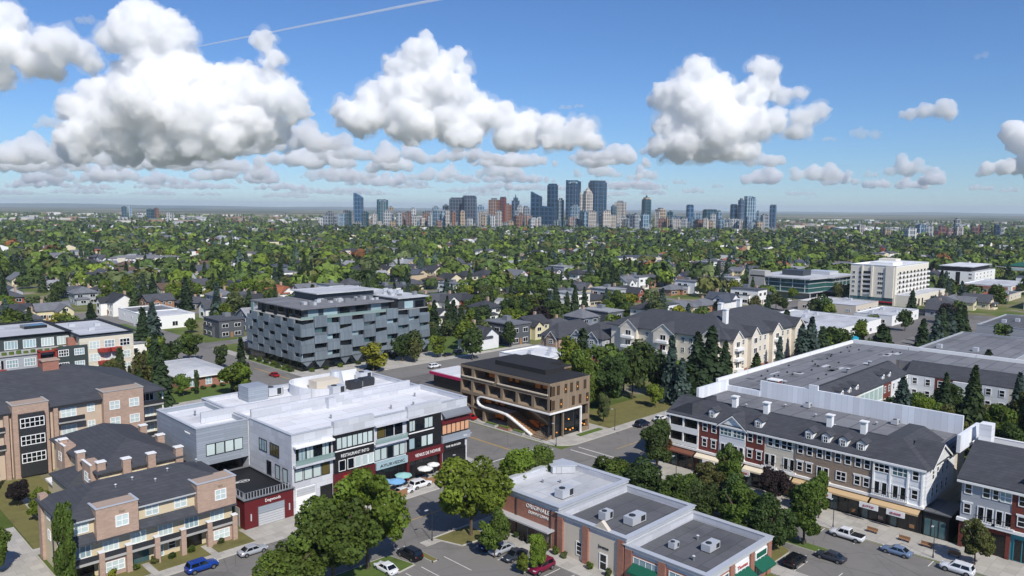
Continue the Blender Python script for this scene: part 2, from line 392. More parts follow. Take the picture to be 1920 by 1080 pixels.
for y in (60.5, 63.4, 66.3, 69.2, 72.1, 75, 77.9, 80.8, 83.7, 86.6, 89.5): line(81, y, 86, y, .14, z=.04)
for x in (44, 47, 50, 53, 56, 59, 62, 65, 68, 71): line(x, 83.5, x, 90.2, .14, z=.04)
line(75.8, 84, 75.8, 90.5, .14, z=.04)
# ================================================================ foreground buildings
def flat_roof(root, x0, y0, x1, y1, z1, wall, roof, ph=.9, par=None, cop='metal_light', pt=.4, ov=.12, z0=0, wname='wall'):
    """body, roof deck, parapet ring and metal coping of a flat-roofed block"""
    box(wname, MATS[wall], root, x0, y0, z0, x1, y1, z1 - ph)
    MB().box(x0 + .02, y0 + .02, z1 - ph, x1 - .02, y1 - .02, z1 - ph + .06).build('roof', MATS[roof], root)
    b = MB(); zt = z1 - ph
    b.box(x0, y0, zt, x1, y0 + pt, z1); b.box(x0, y1 - pt, zt, x1, y1, z1); b.box(x0, y0 + pt, zt, x0 + pt, y1 - pt, z1); b.box(x1 - pt, y0 + pt, zt, x1, y1 - pt, z1)
    b.build('parapet', MATS[par or wall], root)
    b = MB(); a, o, t = z1 + .001, ov, .1
    b.box(x0 - o, y0 - o, a, x1 + o, y0 + pt + .05, a + t); b.box(x0 - o, y1 - pt - .05, a, x1 + o, y1 + o, a + t)
    b.box(x0 - o, y0 + pt + .05, a, x0 + pt + .05, y1 - pt - .05, a + t); b.box(x1 - pt - .05, y0 + pt + .05, a, x1 + o, y1 - pt - .05, a + t)
    b.build('coping', MATS[cop], root)
def hvac(label, x, y, z, w=2.4, d=1.5, h=1.3, group='rooftop air units', mat='metal_light'):
    t = thing('air_unit', label, 'air unit', (x, y, z), 0, group)
    MB().box(x - w / 2, y - d / 2, z + .15, x + w / 2, y + d / 2, z + h).build('casing', MATS[mat], t)
    MB().box(x - w / 2 + .1, y - d / 2 + .1, z, x + w / 2 - .1, y + d / 2 - .1, z + .15).build('curb', MATS['metal_dark'], t)
    MB().cyl(x - w * .2, y, z + h, z + h + .12, d * .3, n=14).build('fan', MATS['metal_dark'], t)
    MB().box(x + w * .12, y - d / 2 - .04, z + .35, x + w * .42, y - d / 2 + .02, z + h - .2).build('grille', MATS['metal_dark'], t)
    MB().box(x + w / 2, y - d * .3, z + .3, x + w / 2 + .5, y + d * .3, z + h * .8).build('hood', MATS['metal_grey'], t)
    return t
def vent(label, x, y, z, h=.7, r=.16, group='roof vents'):
    t = thing('roof_vent', label, 'vent', (x, y, z), 0, group)
    MB().cyl(x, y, z, z + h, r, n=8).build('pipe', MATS['metal_grey'], t); MB().cyl(x, y, z + h, z + h + .14, r * 1.7, r * .6, 8).build('cap', MATS['metal_light'], t)
def awning(parent, face, a0, a1, z, at, proj, drop, mat, name='awning'):
    b = MB()
    pr = [(0, z), (0, z + .06), (-proj, z - drop + .06), (-proj, z - drop - .25), (-proj + .05, z - drop - .25), (-proj + .05, z - drop)]
    if face == '-v': b.extr([(at + h, q) for h, q in pr], 'x', a0, a1)
    else: b.extr([(at + h, q) for h, q in pr], 'y', a0, a1)
    return b.build(name, MATS[mat], parent)

M('brick_red', S(158, 108, 92), .9, .1, .5, pat='wall', ps=(.6, .2), pc=S(150, 120, 105), stain=.1)
M('brick_dark', S(112, 52, 44), .9, .1, .5, pat='wall', ps=(.6, .2), pc=S(120, 80, 70))
M('brick_tan', S(174, 148, 132), .9, .1, .5, pat='wall', ps=(.6, .2), pc=S(170, 150, 135))
M('brick_brown', S(140, 122, 106), .9, .1, .5, pat='wall', ps=(.6, .2), pc=S(160, 148, 135))
M('stucco_beige', S(206, 196, 180), .9, .06, .4, stain=.08); M('stucco_cream', S(208, 193, 162), .9, .07, .4, stain=.06)
M('membrane_white', S(218, 219, 222), .8, .07, .25, stain=.22, pat='floor', ps=(12, 3), psz=.05, pc=S(180, 182, 188))
M('membrane_pale', S(190, 192, 196), .85, .08, .3, stain=.18, pat='floor', ps=(9, 3), psz=.04)
M('membrane_dark', S(94, 95, 99), .9, .16, .25, stain=.3, pat='floor', ps=(10, 2.5), psz=.06)
M('membrane_grey', S(122, 123, 127), .9, .14, .2, stain=.32, pat='floor', ps=(14, 4), psz=.14, pc=S(92, 93, 98))
M('shingle', S(70, 72, 78), .9, .14, .6, pat='wall', ps=(.9, .3), pc=S(52, 54, 60), stain=.15)
M('maroon', S(96, 26, 32), .6, .1); M('sign_red', S(176, 30, 46), .5, .06); M('awning_green', S(16, 88, 68), .8, .08)
M('panel_grey', S(196, 198, 204), .6, .05, .3, pat='wall', ps=(2.4, 1.2), psz=.02, pc=S(165, 168, 175))
M('panel_blue', S(150, 158, 168), .55, .05, .3, pat='wall', ps=(6, .45), psz=.03, pc=S(125, 132, 142))
M('siding_white', S(226, 228, 230), .7, .05, .4, pat='wall', ps=(30, .22), psz=.02, pc=S(196, 198, 202))
M('siding_cream', S(216, 208, 190), .7, .05, .4, pat='wall', ps=(30, .22), psz=.02, pc=S(188, 180, 165))
M('siding_grey', S(168, 172, 178), .7, .05, .4, pat='wall', ps=(30, .22), psz=.02, pc=S(145, 148, 155))
M('timber', S(150, 112, 78), .8, .15, 1.0); M('glass_rail', S(150, 176, 172), .1, .1, spec=.6, alpha=.55)
M('glass_peach', S(214, 164, 128), .2, .12, .5, spec=.5); M('glass_olive', S(94, 84, 48), .1, .3, .8, spec=.6)
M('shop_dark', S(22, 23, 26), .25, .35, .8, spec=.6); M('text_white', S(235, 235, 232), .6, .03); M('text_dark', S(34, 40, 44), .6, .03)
M('text_blue', S(40, 70, 130), .6, .03)

# ---- brick and stucco shops by the car park
t = thing('shop_block', 'single storey brick and beige shop block with green awnings and three flat roofs', 'building', (99, 73, 0))
X0, X1 = 90, 108
for nm, y0, y1, h, roof, wall in (('A', 79, 94, 7.6, 'membrane_pale', 'brick_red'), ('B', 65.6, 79, 6.7, 'membrane_dark', 'stucco_beige'), ('C', 52, 65.6, 5.7, 'membrane_dark', 'brick_red')):
    flat_roof(t, X0, y0 + .003, X1, y1 - .003, h, wall, roof, 1.15, 'panel_grey', 'metal_light', .45, .45)
    b = MB(); b.box(X0 - .28, y0, h - .5, X0, y1, h - .02); b.box(X0 - .28, y0 - .28, h - .5, X1 + .28, y0, h - .02); b.build('cornice', MATS['metal_light'], t)
# round parapet at the street corner of the tall part
b = MB(); n = 10
for i in range(n):
    a0, a1 = R(180 * i / n), R(180 * (i + 1) / n)
b.prism([(105.2 + 2.3 * math.cos(R(a)), 91.4 + 2.3 * math.sin(R(a))) for a in range(-60, 170, 15)], 6.6, 7.95); b.build('corner_drum', MATS['membrane_pale'], t)
b = MB(); b.prism([(105.2 + 2.6 * math.cos(R(a)), 91.4 + 2.6 * math.sin(R(a))) for a in range(-60, 170, 15)], 7.95, 8.07); b.build('drum_coping', MATS['metal_light'], t)
fbox('canopy', MATS['metal_light'], t, '-u', 79.8, 93.2, 3.25, 3.5, X0, 1.7)
for y in (80.2, 84.4, 88.6, 92.8): MB().cyl(X0 - 1.55, y, .15, 3.25, .09).build('canopy_post', MATS['metal_dark'], t)
for y in (82.2, 86.8, 91): fbox('wall_panel', MATS['brick_brown'], t, '-u', y - 1.8, y + 1.8, .6, 3.1, X0, .06)
for y in (80.6, 88.4): MB().tube([(X0 - .12, y, 6.6), (X0 - .12, y, .2)], .09).build('downpipe', MATS['metal_dark'], t)
text('lettering', 'ORIGINALE', MATS['text_white'], t, '-u', 83.6, 5.55, 1.0, X0, 5.2); text('lettering', 'DOWNTOWN', MATS['text_white'], t, '-u', 83.4, 4.65, .75, X0, 4.4)
for y in (78.4, 73.2, 66.4): fbox('brick_pier', MATS['brick_red'], t, '-u', y - .55, y + .55, .15, 6.1, X0, .35)
b = MB(); b.add([(X0 - .31, 68.6, 6.7), (X0 - .31, 71.6, 6.7), (X0 - .31, 70.1, 8.0), (X0 + .4, 68.6, 6.7), (X0 + .4, 71.6, 6.7), (X0 + .4, 70.1, 8.0)],
                [(0, 1, 2), (5, 4, 3), (0, 3, 4, 1), (1, 4, 5, 2), (2, 5, 3, 0)]); b.build('pediment', MATS['stucco_beige'], t)
win(t, '-u', 74.6, 1.0, 1.2, 2.2, X0, 1, 3, .12, pane='glass_dark'); win(t, '-u', 69.8, .15, 1.5, 2.7, X0, 1, 2, .16, pane='glass_dark', name='door')
text('lettering', 'Javenue', MATS['text_dark'], t, '-u', 69.8, 3.6, .75, X0, 2.0)
for y in (65.0, 59.2, 52.7): fbox('brick_pier', MATS['brick_red'], t, '-u', y - .6, y + .6, .15, 5.2, X0, .3)
for x in (90.6, 96.4, 102.2, 107.5): fbox('brick_pier', MATS['brick_red'], t, '-v', x - .55, x + .55, .15, 5.2, 52, .3)
for y in (62.1, 55.9): win(t, '-u', y, .7, 4.4, 3.6, X0, 4, 2, .1, pane='glass_pale'); awning(t, '-u', y - 2.2, y + 2.2, 3.3, X0, 1.5, .9, 'awning_green')
for x in (93.5, 99.3, 105): win(t, '-v', x, .7, 4.4, 3.6, 52, 4, 2, .1, pane='glass_teal'); awning(t, '-v', x - 2.2, x + 2.2, 3.2, 52, 1.5, .9, 'awning_green')
fbox('sign_board', MATS['white_paint'], t, '-v', 97.4, 101.2, 3.5, 4.7, 52, .2); text('lettering', 'Thomas', MATS['sign_red'], t, '-v', 99.3, 3.8, .8, 51.8, 3)
fbox('sign_board', MATS['white_paint'], t, '-v', 103.2, 106.8, 3.5, 4.7, 52, .2); fbox('sign_panel', MATS['awning_green'], t, '-v', 103.5, 106.5, 3.7, 4.5, 52, .24, .2)
hvac('white air unit on the pale roof of the brick shop block', 96.2, 83.2, 6.51, 3.0, 1.8, 1.6); hvac('tall white air unit on the middle dark roof near its left edge', 95.3, 73.6, 5.61, 2.0, 1.4, 1.5)
hvac('long white air unit on the middle dark roof near the low parapet', 97.6, 69.6, 5.61, 3.6, 1.8, 1.4); hvac('small square air unit on the nearest dark shop roof', 96.0, 61.3, 4.61, 1.3, 1.1, 1.1)
hvac('long grey air unit on the nearest dark shop roof beside the front parapet', 99.6, 57.2, 4.61, 2.9, 1.5, 1.2)
for i, (x, y, z, w) in enumerate(((101.2, 60.4, 4.61, 'pipe vent near the centre of the nearest dark shop roof'), (94.6, 57.0, 4.61, 'small pipe vent near the left edge of the nearest shop roof'), (100.6, 88, 6.51, 'pipe vent behind the air unit on the pale shop roof'), (98.4, 90.2, 6.51, 'pipe vent near the corner drum on the pale shop roof'))): vent(w, x, y, z)

# ---- grey three storey mall
t = thing('mall_building', 'grey three storey mall with white roofs, black bays and maroon shopfronts', 'building', (85, 140, 0))
Y = 122; H = 14.6
flat_roof(t, 67, Y, 108.6, 138, H, 'panel_grey', 'membrane_white', 1.0, None, 'metal_light', .45, .1)
flat_roof(t, 67.003, 138.6, 108.2, 159.5, H - .1, 'panel_grey', 'membrane_white', .9, None, 'metal_light', .4, .1)
flat_roof(t, 57, 138.6, 66.99, 157.5, H - .4, 'panel_blue', 'membrane_white', .9, None, 'metal_light', .4, .1, z0=7.0, wname='overhanging_wing')
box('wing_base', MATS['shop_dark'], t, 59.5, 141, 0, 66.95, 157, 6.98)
box('roof_upstand', MATS['panel_grey'], t, 67.5, 138.02, H - 1, 105.5, 138.58, H + 1.5)
box('roof_upstand', MATS['panel_grey'], t, 60.5, 144.5, H - 1.2, 84, 145.0, H + .9)
box('chimney_block', MATS['panel_grey'], t, 83.6, 136.6, H - .95, 85.2, 138.0, H + 1.2)
b = MB()
for i in range(14):
    a0, a1 = math.pi * (.5 + i / 14), math.pi * (.5 + (i + 1) / 14)
    for rr in (1,):
        p = [(88 + 4.2 * math.cos(a0), 150.5 + 7 * math.sin(a0)), (88 + 4.2 * math.cos(a1), 150.5 + 7 * math.sin(a1)), (88 + 3.8 * math.cos(a1), 150.5 + 6.6 * math.sin(a1)), (88 + 3.8 * math.cos(a0), 150.5 + 6.6 * math.sin(a0))]
        b.prism(p, H - .95, H + 1.4)
b.box(88, 157.1, H - .95, 104, 157.5, H + 1.4); b.build('curved_screen', MATS['membrane_white'], t)
box('tan_plant_room', MATS['stucco_beige'], t, 90, 152, H - .95, 96, 155.5, H + 1.1); box('plant_room', MATS['panel_blue'], t, 74, 152.5, H - .95, 78.5, 157, H + 2.2)
MB().cyl(97.5, 156, H - .95, H + 2.0, 1.9, 1.2, 16).build('round_plenum', MATS['metal_light'], t)
for x, y, w in ((92, 147, 'white air unit nearest the curved roof screen of the mall'), (97.5, 148.5, 'dark air unit in the middle of the mall roof'), (101.3, 149.2, 'dark air unit right of its twin on the mall roof'), (81, 155, 'small air unit beside the plant room on the mall roof'), (104.6, 155, 'pale air unit at the rear right of the mall roof')):
    hvac(w, x, y, H - .94, 3.2, 2.2, 1.9, 'air units on the mall roof', 'metal_dark' if 'dark' in w else 'metal_light')
for x, y, w in ((71, 148, 'pipe vent left on the rear roof of the mall'), (62, 151, 'pipe vent on the mall wing roof'), (80, 130, 'pipe vent left on the front roof of the mall'), (93, 128, 'pipe vent at the middle of the front mall roof'), (103, 133, 'pipe vent right on the front roof of the mall'), (98, 127, 'pipe vent near the stepped parapet of the mall')): vent(w, x, y, H - .94, .8, .2, 'vents on the mall roof')
# facade, bay 1: grey with balcony
BL = ('glass_blind', 'glass_blind', 'glass_pale', 'glass_dark')
fbox('balcony_shade_sheet', MATS['shop_dark'], t, '-v', 67.8, 75.0, 9.2, 12.2, Y, .02)  # flat dark sheet on the wall paints the shade of a recessed balcony
for x in (69, 70.6, 72.2, 73.8): win(t, '-v', x, 9.6, 1.5, 2.4, Y - .02, 2, 1, .08, 'dark_frame', BL)
fbox('balcony_slab', MATS['panel_grey'], t, '-v', 67.2, 75.2, 8.7, 9.1, Y, 1.1); fbox('glass_balustrade', MATS['glass_rail'], t, '-v', 67.3, 75.1, 9.1, 10.1, Y, 1.05, 1.0); fbox('balcony_canopy', MATS['white_paint'], t, '-v', 67.2, 75.2, 12.3, 12.6, Y, 1.2)
for x, pn in ((68.3, 'glass_blind'), (70.2, 'glass_blind'), (72, 'glass_blind'), (73.8, 'glass_olive')): win(t, '-v', x, 5.9, 1.7, 2.3, Y, 1, 1, .1, 'dark_frame', pn)
g = fbox('shutter_door', MATS['white_paint'], t, '-v', 67.7, 71.6, .15, 4.6, Y, .03)
for i in range(6): fbox('door_panel', MATS['white_paint'], t, '-v', 67.8, 71.5, .2 + i * .42, .58 + i * .42, Y, .12, .032)
for i in range(3): fbox('door_panel', MATS['metal_light'], t, '-v', 67.8, 71.5, 3.2 + i * .45, 3.6 + i * .45, Y, .12, .032)
fbox('entrance_shade_sheet', MATS['shop_dark'], t, '-v', 72.6, 75.2, .15, 3.9, Y, .03)  # entrance depth is only a dark sheet, its shade put into the colour
# bay 2: black with two sign bands
fbox('black_bay', MATS['black_paint'], t, '-v', 75.4, 84.2, 5.2, 13.0, Y, .5); fbox('bay_parapet', MATS['panel_grey'], t, '-v', 75.4, 84.2, 13.0, H + .9, Y, .6, -.45)
for x in np.arange(76.4, 84, 1.15): win(t, '-v', x, 10.2, 1.1, 2.2, Y - .5, 1, 1, .06, 'dark_frame', ('glass_blind', 'glass_blind', 'glass_blind', 'glass_pale'))
for x in (77, 78.9, 80.5, 82.1, 83.4): win(t, '-v', x, 5.9, 1.5, 2.1, Y - .5, 1, 1, .1, 'white_paint', BL)
fbox('trim', MATS['white_paint'], t, '-v', 75.5, 84.1, 9.75, 9.95, Y, .62, .5); text('lettering', 'RESTAURANT INTO', MATS['text_white'], t, '-v', 79.9, 8.5, .85, Y - .5, 6.2)
fbox('maroon_fascia', MATS['maroon'], t, '-v', 75.3, 84.3, 3.5, 5.6, Y, .75, .0); fbox('sign_board', MATS['sign_red'], t, '-v', 77, 82.6, 3.8, 5.1, Y, .95, .75)
fbox('logo_plate', MATS['text_white'], t, '-v', 77.5, 78.5, 4.0, 4.9, Y, .99, .95); fbox('logo_mark', MATS['sign_red'], t, '-v', 77.7, 78.3, 4.4, 4.55, Y, 1.01, .99); text('lettering', 'JAVANOODLE', MATS['text_white'], t, '-v', 80.7, 4.2, .6, Y - .95, 3.4)
for x in (75.6, 79.8, 84.0): fbox('pilaster', MATS['maroon'], t, '-v', x - .3, x + .3, .15, 3.5, Y, .5)
for x in (77.7, 81.9): fbox('shopfront', MATS['shop_dark'], t, '-v', x - 1.8, x + 1.8, .2, 3.4, Y, .06); [fbox('mullion', MATS['dark_frame'], t, '-v', x + d - .05, x + d + .05, .2, 3.4, Y, .1, .062) for d in (-.6, .6)]
# bay 3: pale with balcony and glass sign
for x in (86.2, 88.2, 90.4): win(t, '-v', x, 10.2, 1.9, 2.3, Y, 1, 1, .1, 'dark_frame', ('glass_dark', 'glass_olive'))
fbox('balcony_slab', MATS['panel_grey'], t, '-v', 84.4, 92.2, 8.9, 9.3, Y, .9); fbox('glass_balustrade', MATS['glass_rail'], t, '-v', 84.5, 92.1, 9.3, 10.3, Y, .85, .8); fbox('balcony_canopy', MATS['panel_grey'], t, '-v', 84.4, 92.2, 12.8, 13.1, Y, 1.1)
for x in np.arange(85.3, 92, 1.5): win(t, '-v', x, 5.8, 1.4, 2.4, Y, 1, 1, .08, 'dark_frame', BL)
fbox('glass_sign_band', MATS['glass_pale'], t, '-v', 84.5, 92.1, 4.2, 5.6, Y, .8, .0); text('lettering', 'AYURVEDIC', MATS['text_dark'], t, '-v', 88.4, 4.55, .85, Y - .8, 6.0)
fbox('shopfront', MATS['shop_dark'], t, '-v', 84.5, 92.1, .2, 4.1, Y, .06); [fbox('mullion', MATS['dark_frame'], t, '-v', x - .06, x + .06, .2, 4.1, Y, .1, .062) for x in (86.4, 88.3, 90.2)]
# bay 4: black and red
fbox('black_bay', MATS['black_paint'], t, '-v', 92.4, 101, 5.9, 12.8, Y, .5); fbox('bay_parapet', MATS['panel_grey'], t, '-v', 92.4, 101, 12.8, H + .7, Y, .6, -.45)
fbox('trim', MATS['white_paint'], t, '-v', 92.5, 99, 9.7, 9.9, Y, .62, .5)
for x, w in ((93.4, 1.5), (95.3, 2), (97.6, 2.2)): win(t, '-v', x, 10.2, w, 2.2, Y - .5, 2, 1, .08, 'dark_frame', ('glass_blind', 'glass_dark', 'glass_dark'))
for x in (93.3, 94.8, 96.4, 98): win(t, '-v', x, 6.5, 1.45, 2.3, Y - .5, 1, 1, .08, 'dark_frame', BL)
fbox('red_fascia', MATS['maroon'], t, '-v', 92.2, 101.4, 4.1, 6.0, Y, .8, .0); text('lettering', 'VENUS DE NOVUE', MATS['text_white'], t, '-v', 97.2, 4.7, .95, Y - .8, 6.6)
fbox('shopfront', MATS['shop_dark'], t, '-v', 92.6, 100.8, .2, 4.0, Y, .06); [fbox('mullion', MATS['dark_frame'], t, '-v', x - .06, x + .06, .2, 4.0, Y, .1, .062) for x in (94.6, 96.7, 98.8)]
for x in (92.4, 101.0): fbox('pilaster', MATS['maroon'], t, '-v', x - .3, x + .3, .15, 4.1, Y, .5)
# bay 5: corner with awning
awning(t, '-v', 101.4, 108.8, 12.6, Y, 1.3, 1.0, 'metal_grey', 'metal_canopy'); fbox('red_fascia', MATS['maroon'], t, '-v', 101.3, 108.9, 9.9, 10.9, Y, .55, 0)
for x in np.arange(102.1, 108.8, 1.25): win(t, '-v', x, 7.7, 1.2, 2.1, Y - .2, 1, 1, .07, 'dark_frame', 'glass_peach')
fbox('window_box', MATS['dark_frame'], t, '-v', 101.4, 108.8, 7.5, 9.9, Y, .19); fbox('grey_fascia', MATS['panel_blue'], t, '-v', 101.2, 109.0, 6.0, 7.4, Y, .7, 0); text('lettering', 'DO', MATS['text_white'], t, '-v', 107.5, 6.4, .6, Y - .7, .9)
fbox('black_fascia', MATS['black_paint'], t, '-v', 101.3, 107.6, 4.2, 5.9, Y, .5, 0); text('lettering', 'THE BURGER', MATS['text_white'], t, '-v', 104.3, 4.8, .6, Y - .5, 4.2); fbox('shopfront', MATS['shop_dark'], t, '-v', 101.8, 108.2, .2, 4.1, Y, .06)
# left faces
for y, w in ((128.2, 3.4), (132.6, 3.0)): win(t, '-u', y, 9.4, w, 2.3, 67, 3, 1, .12, 'dark_frame', 'glass_olive' if w > 3.2 else 'glass_pale')
for y, pn in ((124.4, 'glass_blind'), (127.2, 'glass_blind'), (130.4, 'glass_dark')): win(t, '-u', y, 5.3, 1.7, 2.7, 67, 1, 1, .12, 'dark_frame', pn)
for x in (59.6, 61.4, 63.2, 65): win(t, '-v', x, 8.7, 1.75, 2.3, 138.6, 1, 1, .1, 'dark_frame', 'glass_blind')
text('lettering', 'NARVIAN', MATS['text_white'], t, '-u', 142.5, 12.6, .5, 57, 2.4)
for y in np.arange(123.2, 137, 3.4): pass
for y in (143, 146.2, 149.4, 152.6): MB().box(57.4, y, 0, 58.1, y + .5, 7).build('column', MATS['concrete_wall'], t)

# ---- maroon garage shop with a black roof terrace
t = thing('garage_shop', 'low maroon garage shop with black roof terrace and white lettering beside the mall', 'building', (62.6, 130, 0))
flat_roof(t, 57.8, Y - .4, 66.97, 138.0, 5.2, 'maroon', 'black_paint', .35, 'black_paint', 'metal_grey', .3, .25)
for i in range(17): fbox('railing_post', MATS['metal_light'], t, '-v', 57.95 + i * .54, 58.03 + i * .54, 5.3, 6.35, Y - .2, .05, -.05)
for i in range(10): fbox('railing_post', MATS['metal_light'], t, '-u', Y + .5 + i * 1.3, Y + .58 + i * 1.3, 5.3, 6.3, 58.05, .05, -.05)
fbox('top_rail', MATS['metal_grey'], t, '-v', 57.9, 66.7, 6.36, 6.42, Y - .2, .06, -.06); fbox('top_rail', MATS['metal_grey'], t, '-u', Y - .1, 135, 6.31, 6.37, 58.05, .06, -.06)
fbox('garage_door', MATS['metal_grey'], t, '-v', 60.2, 65.2, .05, 3.5, Y - .4, .04)
for i in range(5): fbox('door_panel', MATS['metal_light'], t, '-v', 60.3, 65.1, .12 + i * .42, .46 + i * .42, Y - .4, .12, .042)
fbox('door_panel', MATS['panel_blue'], t, '-v', 60.3, 65.1, 2.3, 3.4, Y - .4, .1, .042)
text('lettering', 'Dogwoods', MATS['text_white'], t, '-v', 63.0, 4.05, .75, Y - .4, 2.9)
fbox('side_door', MATS['glass_teal'], t, '-u', 125, 128, .1, 3.3, 57.8, .06); fbox('side_door_frame', MATS['concrete_wall'], t, '-u', 123.5, 124.9, .1, 3.4, 57.8, .1)
for x in (58.9, 66.1): fbox('wall_lamp', MATS['metal_light'], t, '-v', x - .1, x + .1, 1.4, 2.6, Y - .4, .15)
b = MB(); ring = [(1.05 * math.cos(2 * math.pi * i / 28), .7 * math.sin(2 * math.pi * i / 28)) for i in range(28)]
for i in range(28):
    (a0, b0), (a1, b1) = ring[i], ring[(i + 1) % 28]
    b.prism([(62.6 + a0, 131.6 + b0), (62.6 + a1, 131.6 + b1), (62.6 + a1 * .86, 131.6 + b1 * .86), (62.6 + a0 * .86, 131.6 + b0 * .86)], 4.912, 4.918)
b.box(60.4, 131.7, 4.912, 61.7, 132.0, 4.918); b.box(60.6, 131.3, 4.912, 61.5, 131.5, 4.918); b.box(62, 131.5, 4.912, 63.2, 131.75, 4.918); b.build('roof_emblem', MATS['text_white'], t)

# ---- tan townhouse row along the street
def window_row(t, face, spec, at, **k):
    for a, z, w, h, nx in spec: win(t, face, a, z, w, h, at, nx, 2, .1, **k)
t = thing('townhouse_row', 'tan and brick three storey townhouse row with dark hipped roof facing the near street', 'townhouses', (43, 127, 0))
Y = 121.2
box('wall', MATS['stucco_cream'], t, 30.6, Y, 0, 55.4, 134, 9.2)
MB().hip(30.6, Y, 55.4, 134, 9.42, 3.1, .7).build('roof', MATS['shingle'], t)
MB().box(29.9, Y - .75, 9.06, 56.1, Y - .6, 9.3).build('gutter', MATS['metal_light'], t)
for x0, x1 in ((34.3, 40.2), (49.2, 55.6)):
    box('brick_bay', MATS['brick_tan'], t, x0, Y - 1.2, 5.9, x1, Y + 2.6, 10.6)
    b = MB(); b.box(x0 - .12, Y - 1.32, 10.6, x1 + .12, Y - .95, 10.72); b.box(x0 - .12, Y - .95, 10.6, x0 + .25, Y + 2.7, 10.72); b.box(x1 - .25, Y - .95, 10.6, x1 + .12, Y + 2.7, 10.72); b.build('coping', MATS['metal_light'], t)
    box('bay_skirt', MATS['shingle'], t, x0 - .1, Y - 1.35, 5.6, x1 + .1, Y + .1, 5.9)
    win(t, '-v', (x0 + x1) / 2 + .6, 7.2, 1.9, 1.8, Y - 1.2, 2, 2, .14, pane='glass_blind')
    fbox('brick_recess', MATS['brick_brown'], t, '-v', (x0 + x1) / 2 + .2, (x0 + x1) / 2 + 1, 9.3, 9.7, Y - 1.2, .05)
for x0, x1 in ((30.4, 34.2), (40.3, 49.1)):
    awning(t, '-v', x0, x1, 6.9, Y, 1.5, .9, 'shingle', 'skirt_roof')
for x in (32.6, 42.6, 47.0): win(t, '-v', x, 7.2, 2.0, 1.7, Y, 2, 2, .12, pane='glass_blind')
PX = (30.7, 34.6, 38.4, 42.5, 46.5, 50.7, 54.9)
for x in PX:
    box('brick_pier', MATS['brick_tan'], t, x - .38, Y - 2.2, 0, x + .38, Y - 1.4, 4.3); box('pier_cap', MATS['white_paint'], t, x - .46, Y - 2.28, 4.3, x + .46, Y - 1.32, 4.42)
for i, (a, c) in enumerate(zip(PX, PX[1:])):
    box('balcony_slab', MATS['concrete_wall'], t, a + .39, Y - 2.1, 2.95, c - .39, Y - .001, 3.3)
    box('balustrade', MATS['metal_dark'], t, a + .39, Y - 1.98, 3.3, c - .39, Y - 1.92, 4.1)
    win(t, '-v', (a + c) / 2, 3.35, 2.3, 2.1, Y, 3, 1, .12, pane=('glass_blind', 'glass_pale'))
    if i in (1, 5): box('ground_bay', MATS['brick_tan'], t, a + .39, Y - 1.6, 0, c - .39, Y - .002, 2.9); win(t, '-v', (a + c) / 2, .8, 2.7, 1.6, Y - 1.6, 3, 2, .12, pane='glass_blind')
    elif i == 2: fbox('patio_glazing', MATS['glass_teal'], t, '-v', a + .6, c - .6, .1, 2.6, Y, .08)
    elif i == 3: win(t, '-v', a + 1.1, .15, 1.1, 2.2, Y, 1, 2, .12, pane='glass_pale', name='door'); win(t, '-v', c - 1.1, .9, 1.2, 1.4, Y, 1, 2, .12)
    else: fbox('carport_shade_sheet', MATS['shop_dark'], t, '-v', a + .5, c - .5, .1, 2.7, Y, .03)  # shade inside the carports painted as dark sheets on the wall
win(t, '-u', 125, 7.2, 1.3, 1.6, 30.6, 2, 2, .1); win(t, '-u', 130, 7.2, 1.3, 1.6, 30.6, 2, 2, .1); win(t, '-u', 125, 4, 1.3, 1.6, 30.6, 2, 2, .1); win(t, '-u', 130, 4, 1.3, 1.6, 30.6, 2, 2, .1)
for y in (121.4, 127.5): MB().tube([(30.4, y, 9.2), (30.4, y, .1)], .08).build('downpipe', MATS['metal_dark'], t)
box('corner_pier', MATS['brick_tan'], t, 30.2, 132.6, 0, 31.3, 134.3, 10.3)
for i, (x, y) in enumerate(((36, 128.4), (41.5, 126), (44.5, 124.6), (47, 126.2), (52, 126.8), (38.8, 125.3))):
    vent(('pipe vent at the left end of the townhouse row roof', 'pipe vent left of centre on the townhouse row roof', 'low pipe vent at the centre of the townhouse row roof', 'pipe vent right of centre on the townhouse row roof', 'pipe vent near the right bay of the townhouse row roof', 'pipe vent behind the left brick bay of the townhouse row')[i], x, y, 9.42 + 3.1 * (1 - abs(y - 127.6) / 7.1) - .1, .5, .14, 'vents on the townhouse row roof')
# roof plumes of the patios
# ---- second townhouse cluster behind it
t = thing('townhouse_block', 'cream townhouse block with many brick chimneys behind the near townhouse row', 'townhouses', (48, 154, 0))
box('wall', MATS['stucco_cream'], t, 41.2, 141, 0, 55, 168, 9.0)
MB().hip(41.2, 141, 55, 168, 9.22, 3.3, .7).build('roof', MATS['shingle'], t)
MB().hip(37.6, 146, 44, 156, 6.2, 1.6, .4).build('lower_roof', MATS['shingle'], t); box('lower_wall', MATS['stucco_cream'], t, 37.6, 146, 0, 41.19, 156, 5.97)
for x, y in ((41.6, 141.6), (45.4, 140.6), (49.6, 140.6), (54.6, 141.0), (55.1, 151), (55.1, 160), (40.8, 150), (40.8, 160.5)):
    c = box('chimney', MATS['brick_tan'], t, x - .65, y - .55, 0, x + .65, y + .55, 10.9); box('chimney_cap', MATS['white_paint'], c, x - .78, y - .68, 10.9, x + .78, y + .68, 11.05)
for y0, y1 in ((142.5, 147), (157.5, 163)):
    box('brick_bay', MATS['brick_tan'], t, 40.2, y0, 5, 42.2, y1, 10.3); win(t, '-u', (y0 + y1) / 2, 7, 1.8, 1.7, 40.2, 2, 2, .12, pane='glass_pale')
    b = MB(); b.box(40.1, y0 - .1, 10.3, 40.5, y1 + .1, 10.42); b.build('coping', MATS['white_paint'], t)
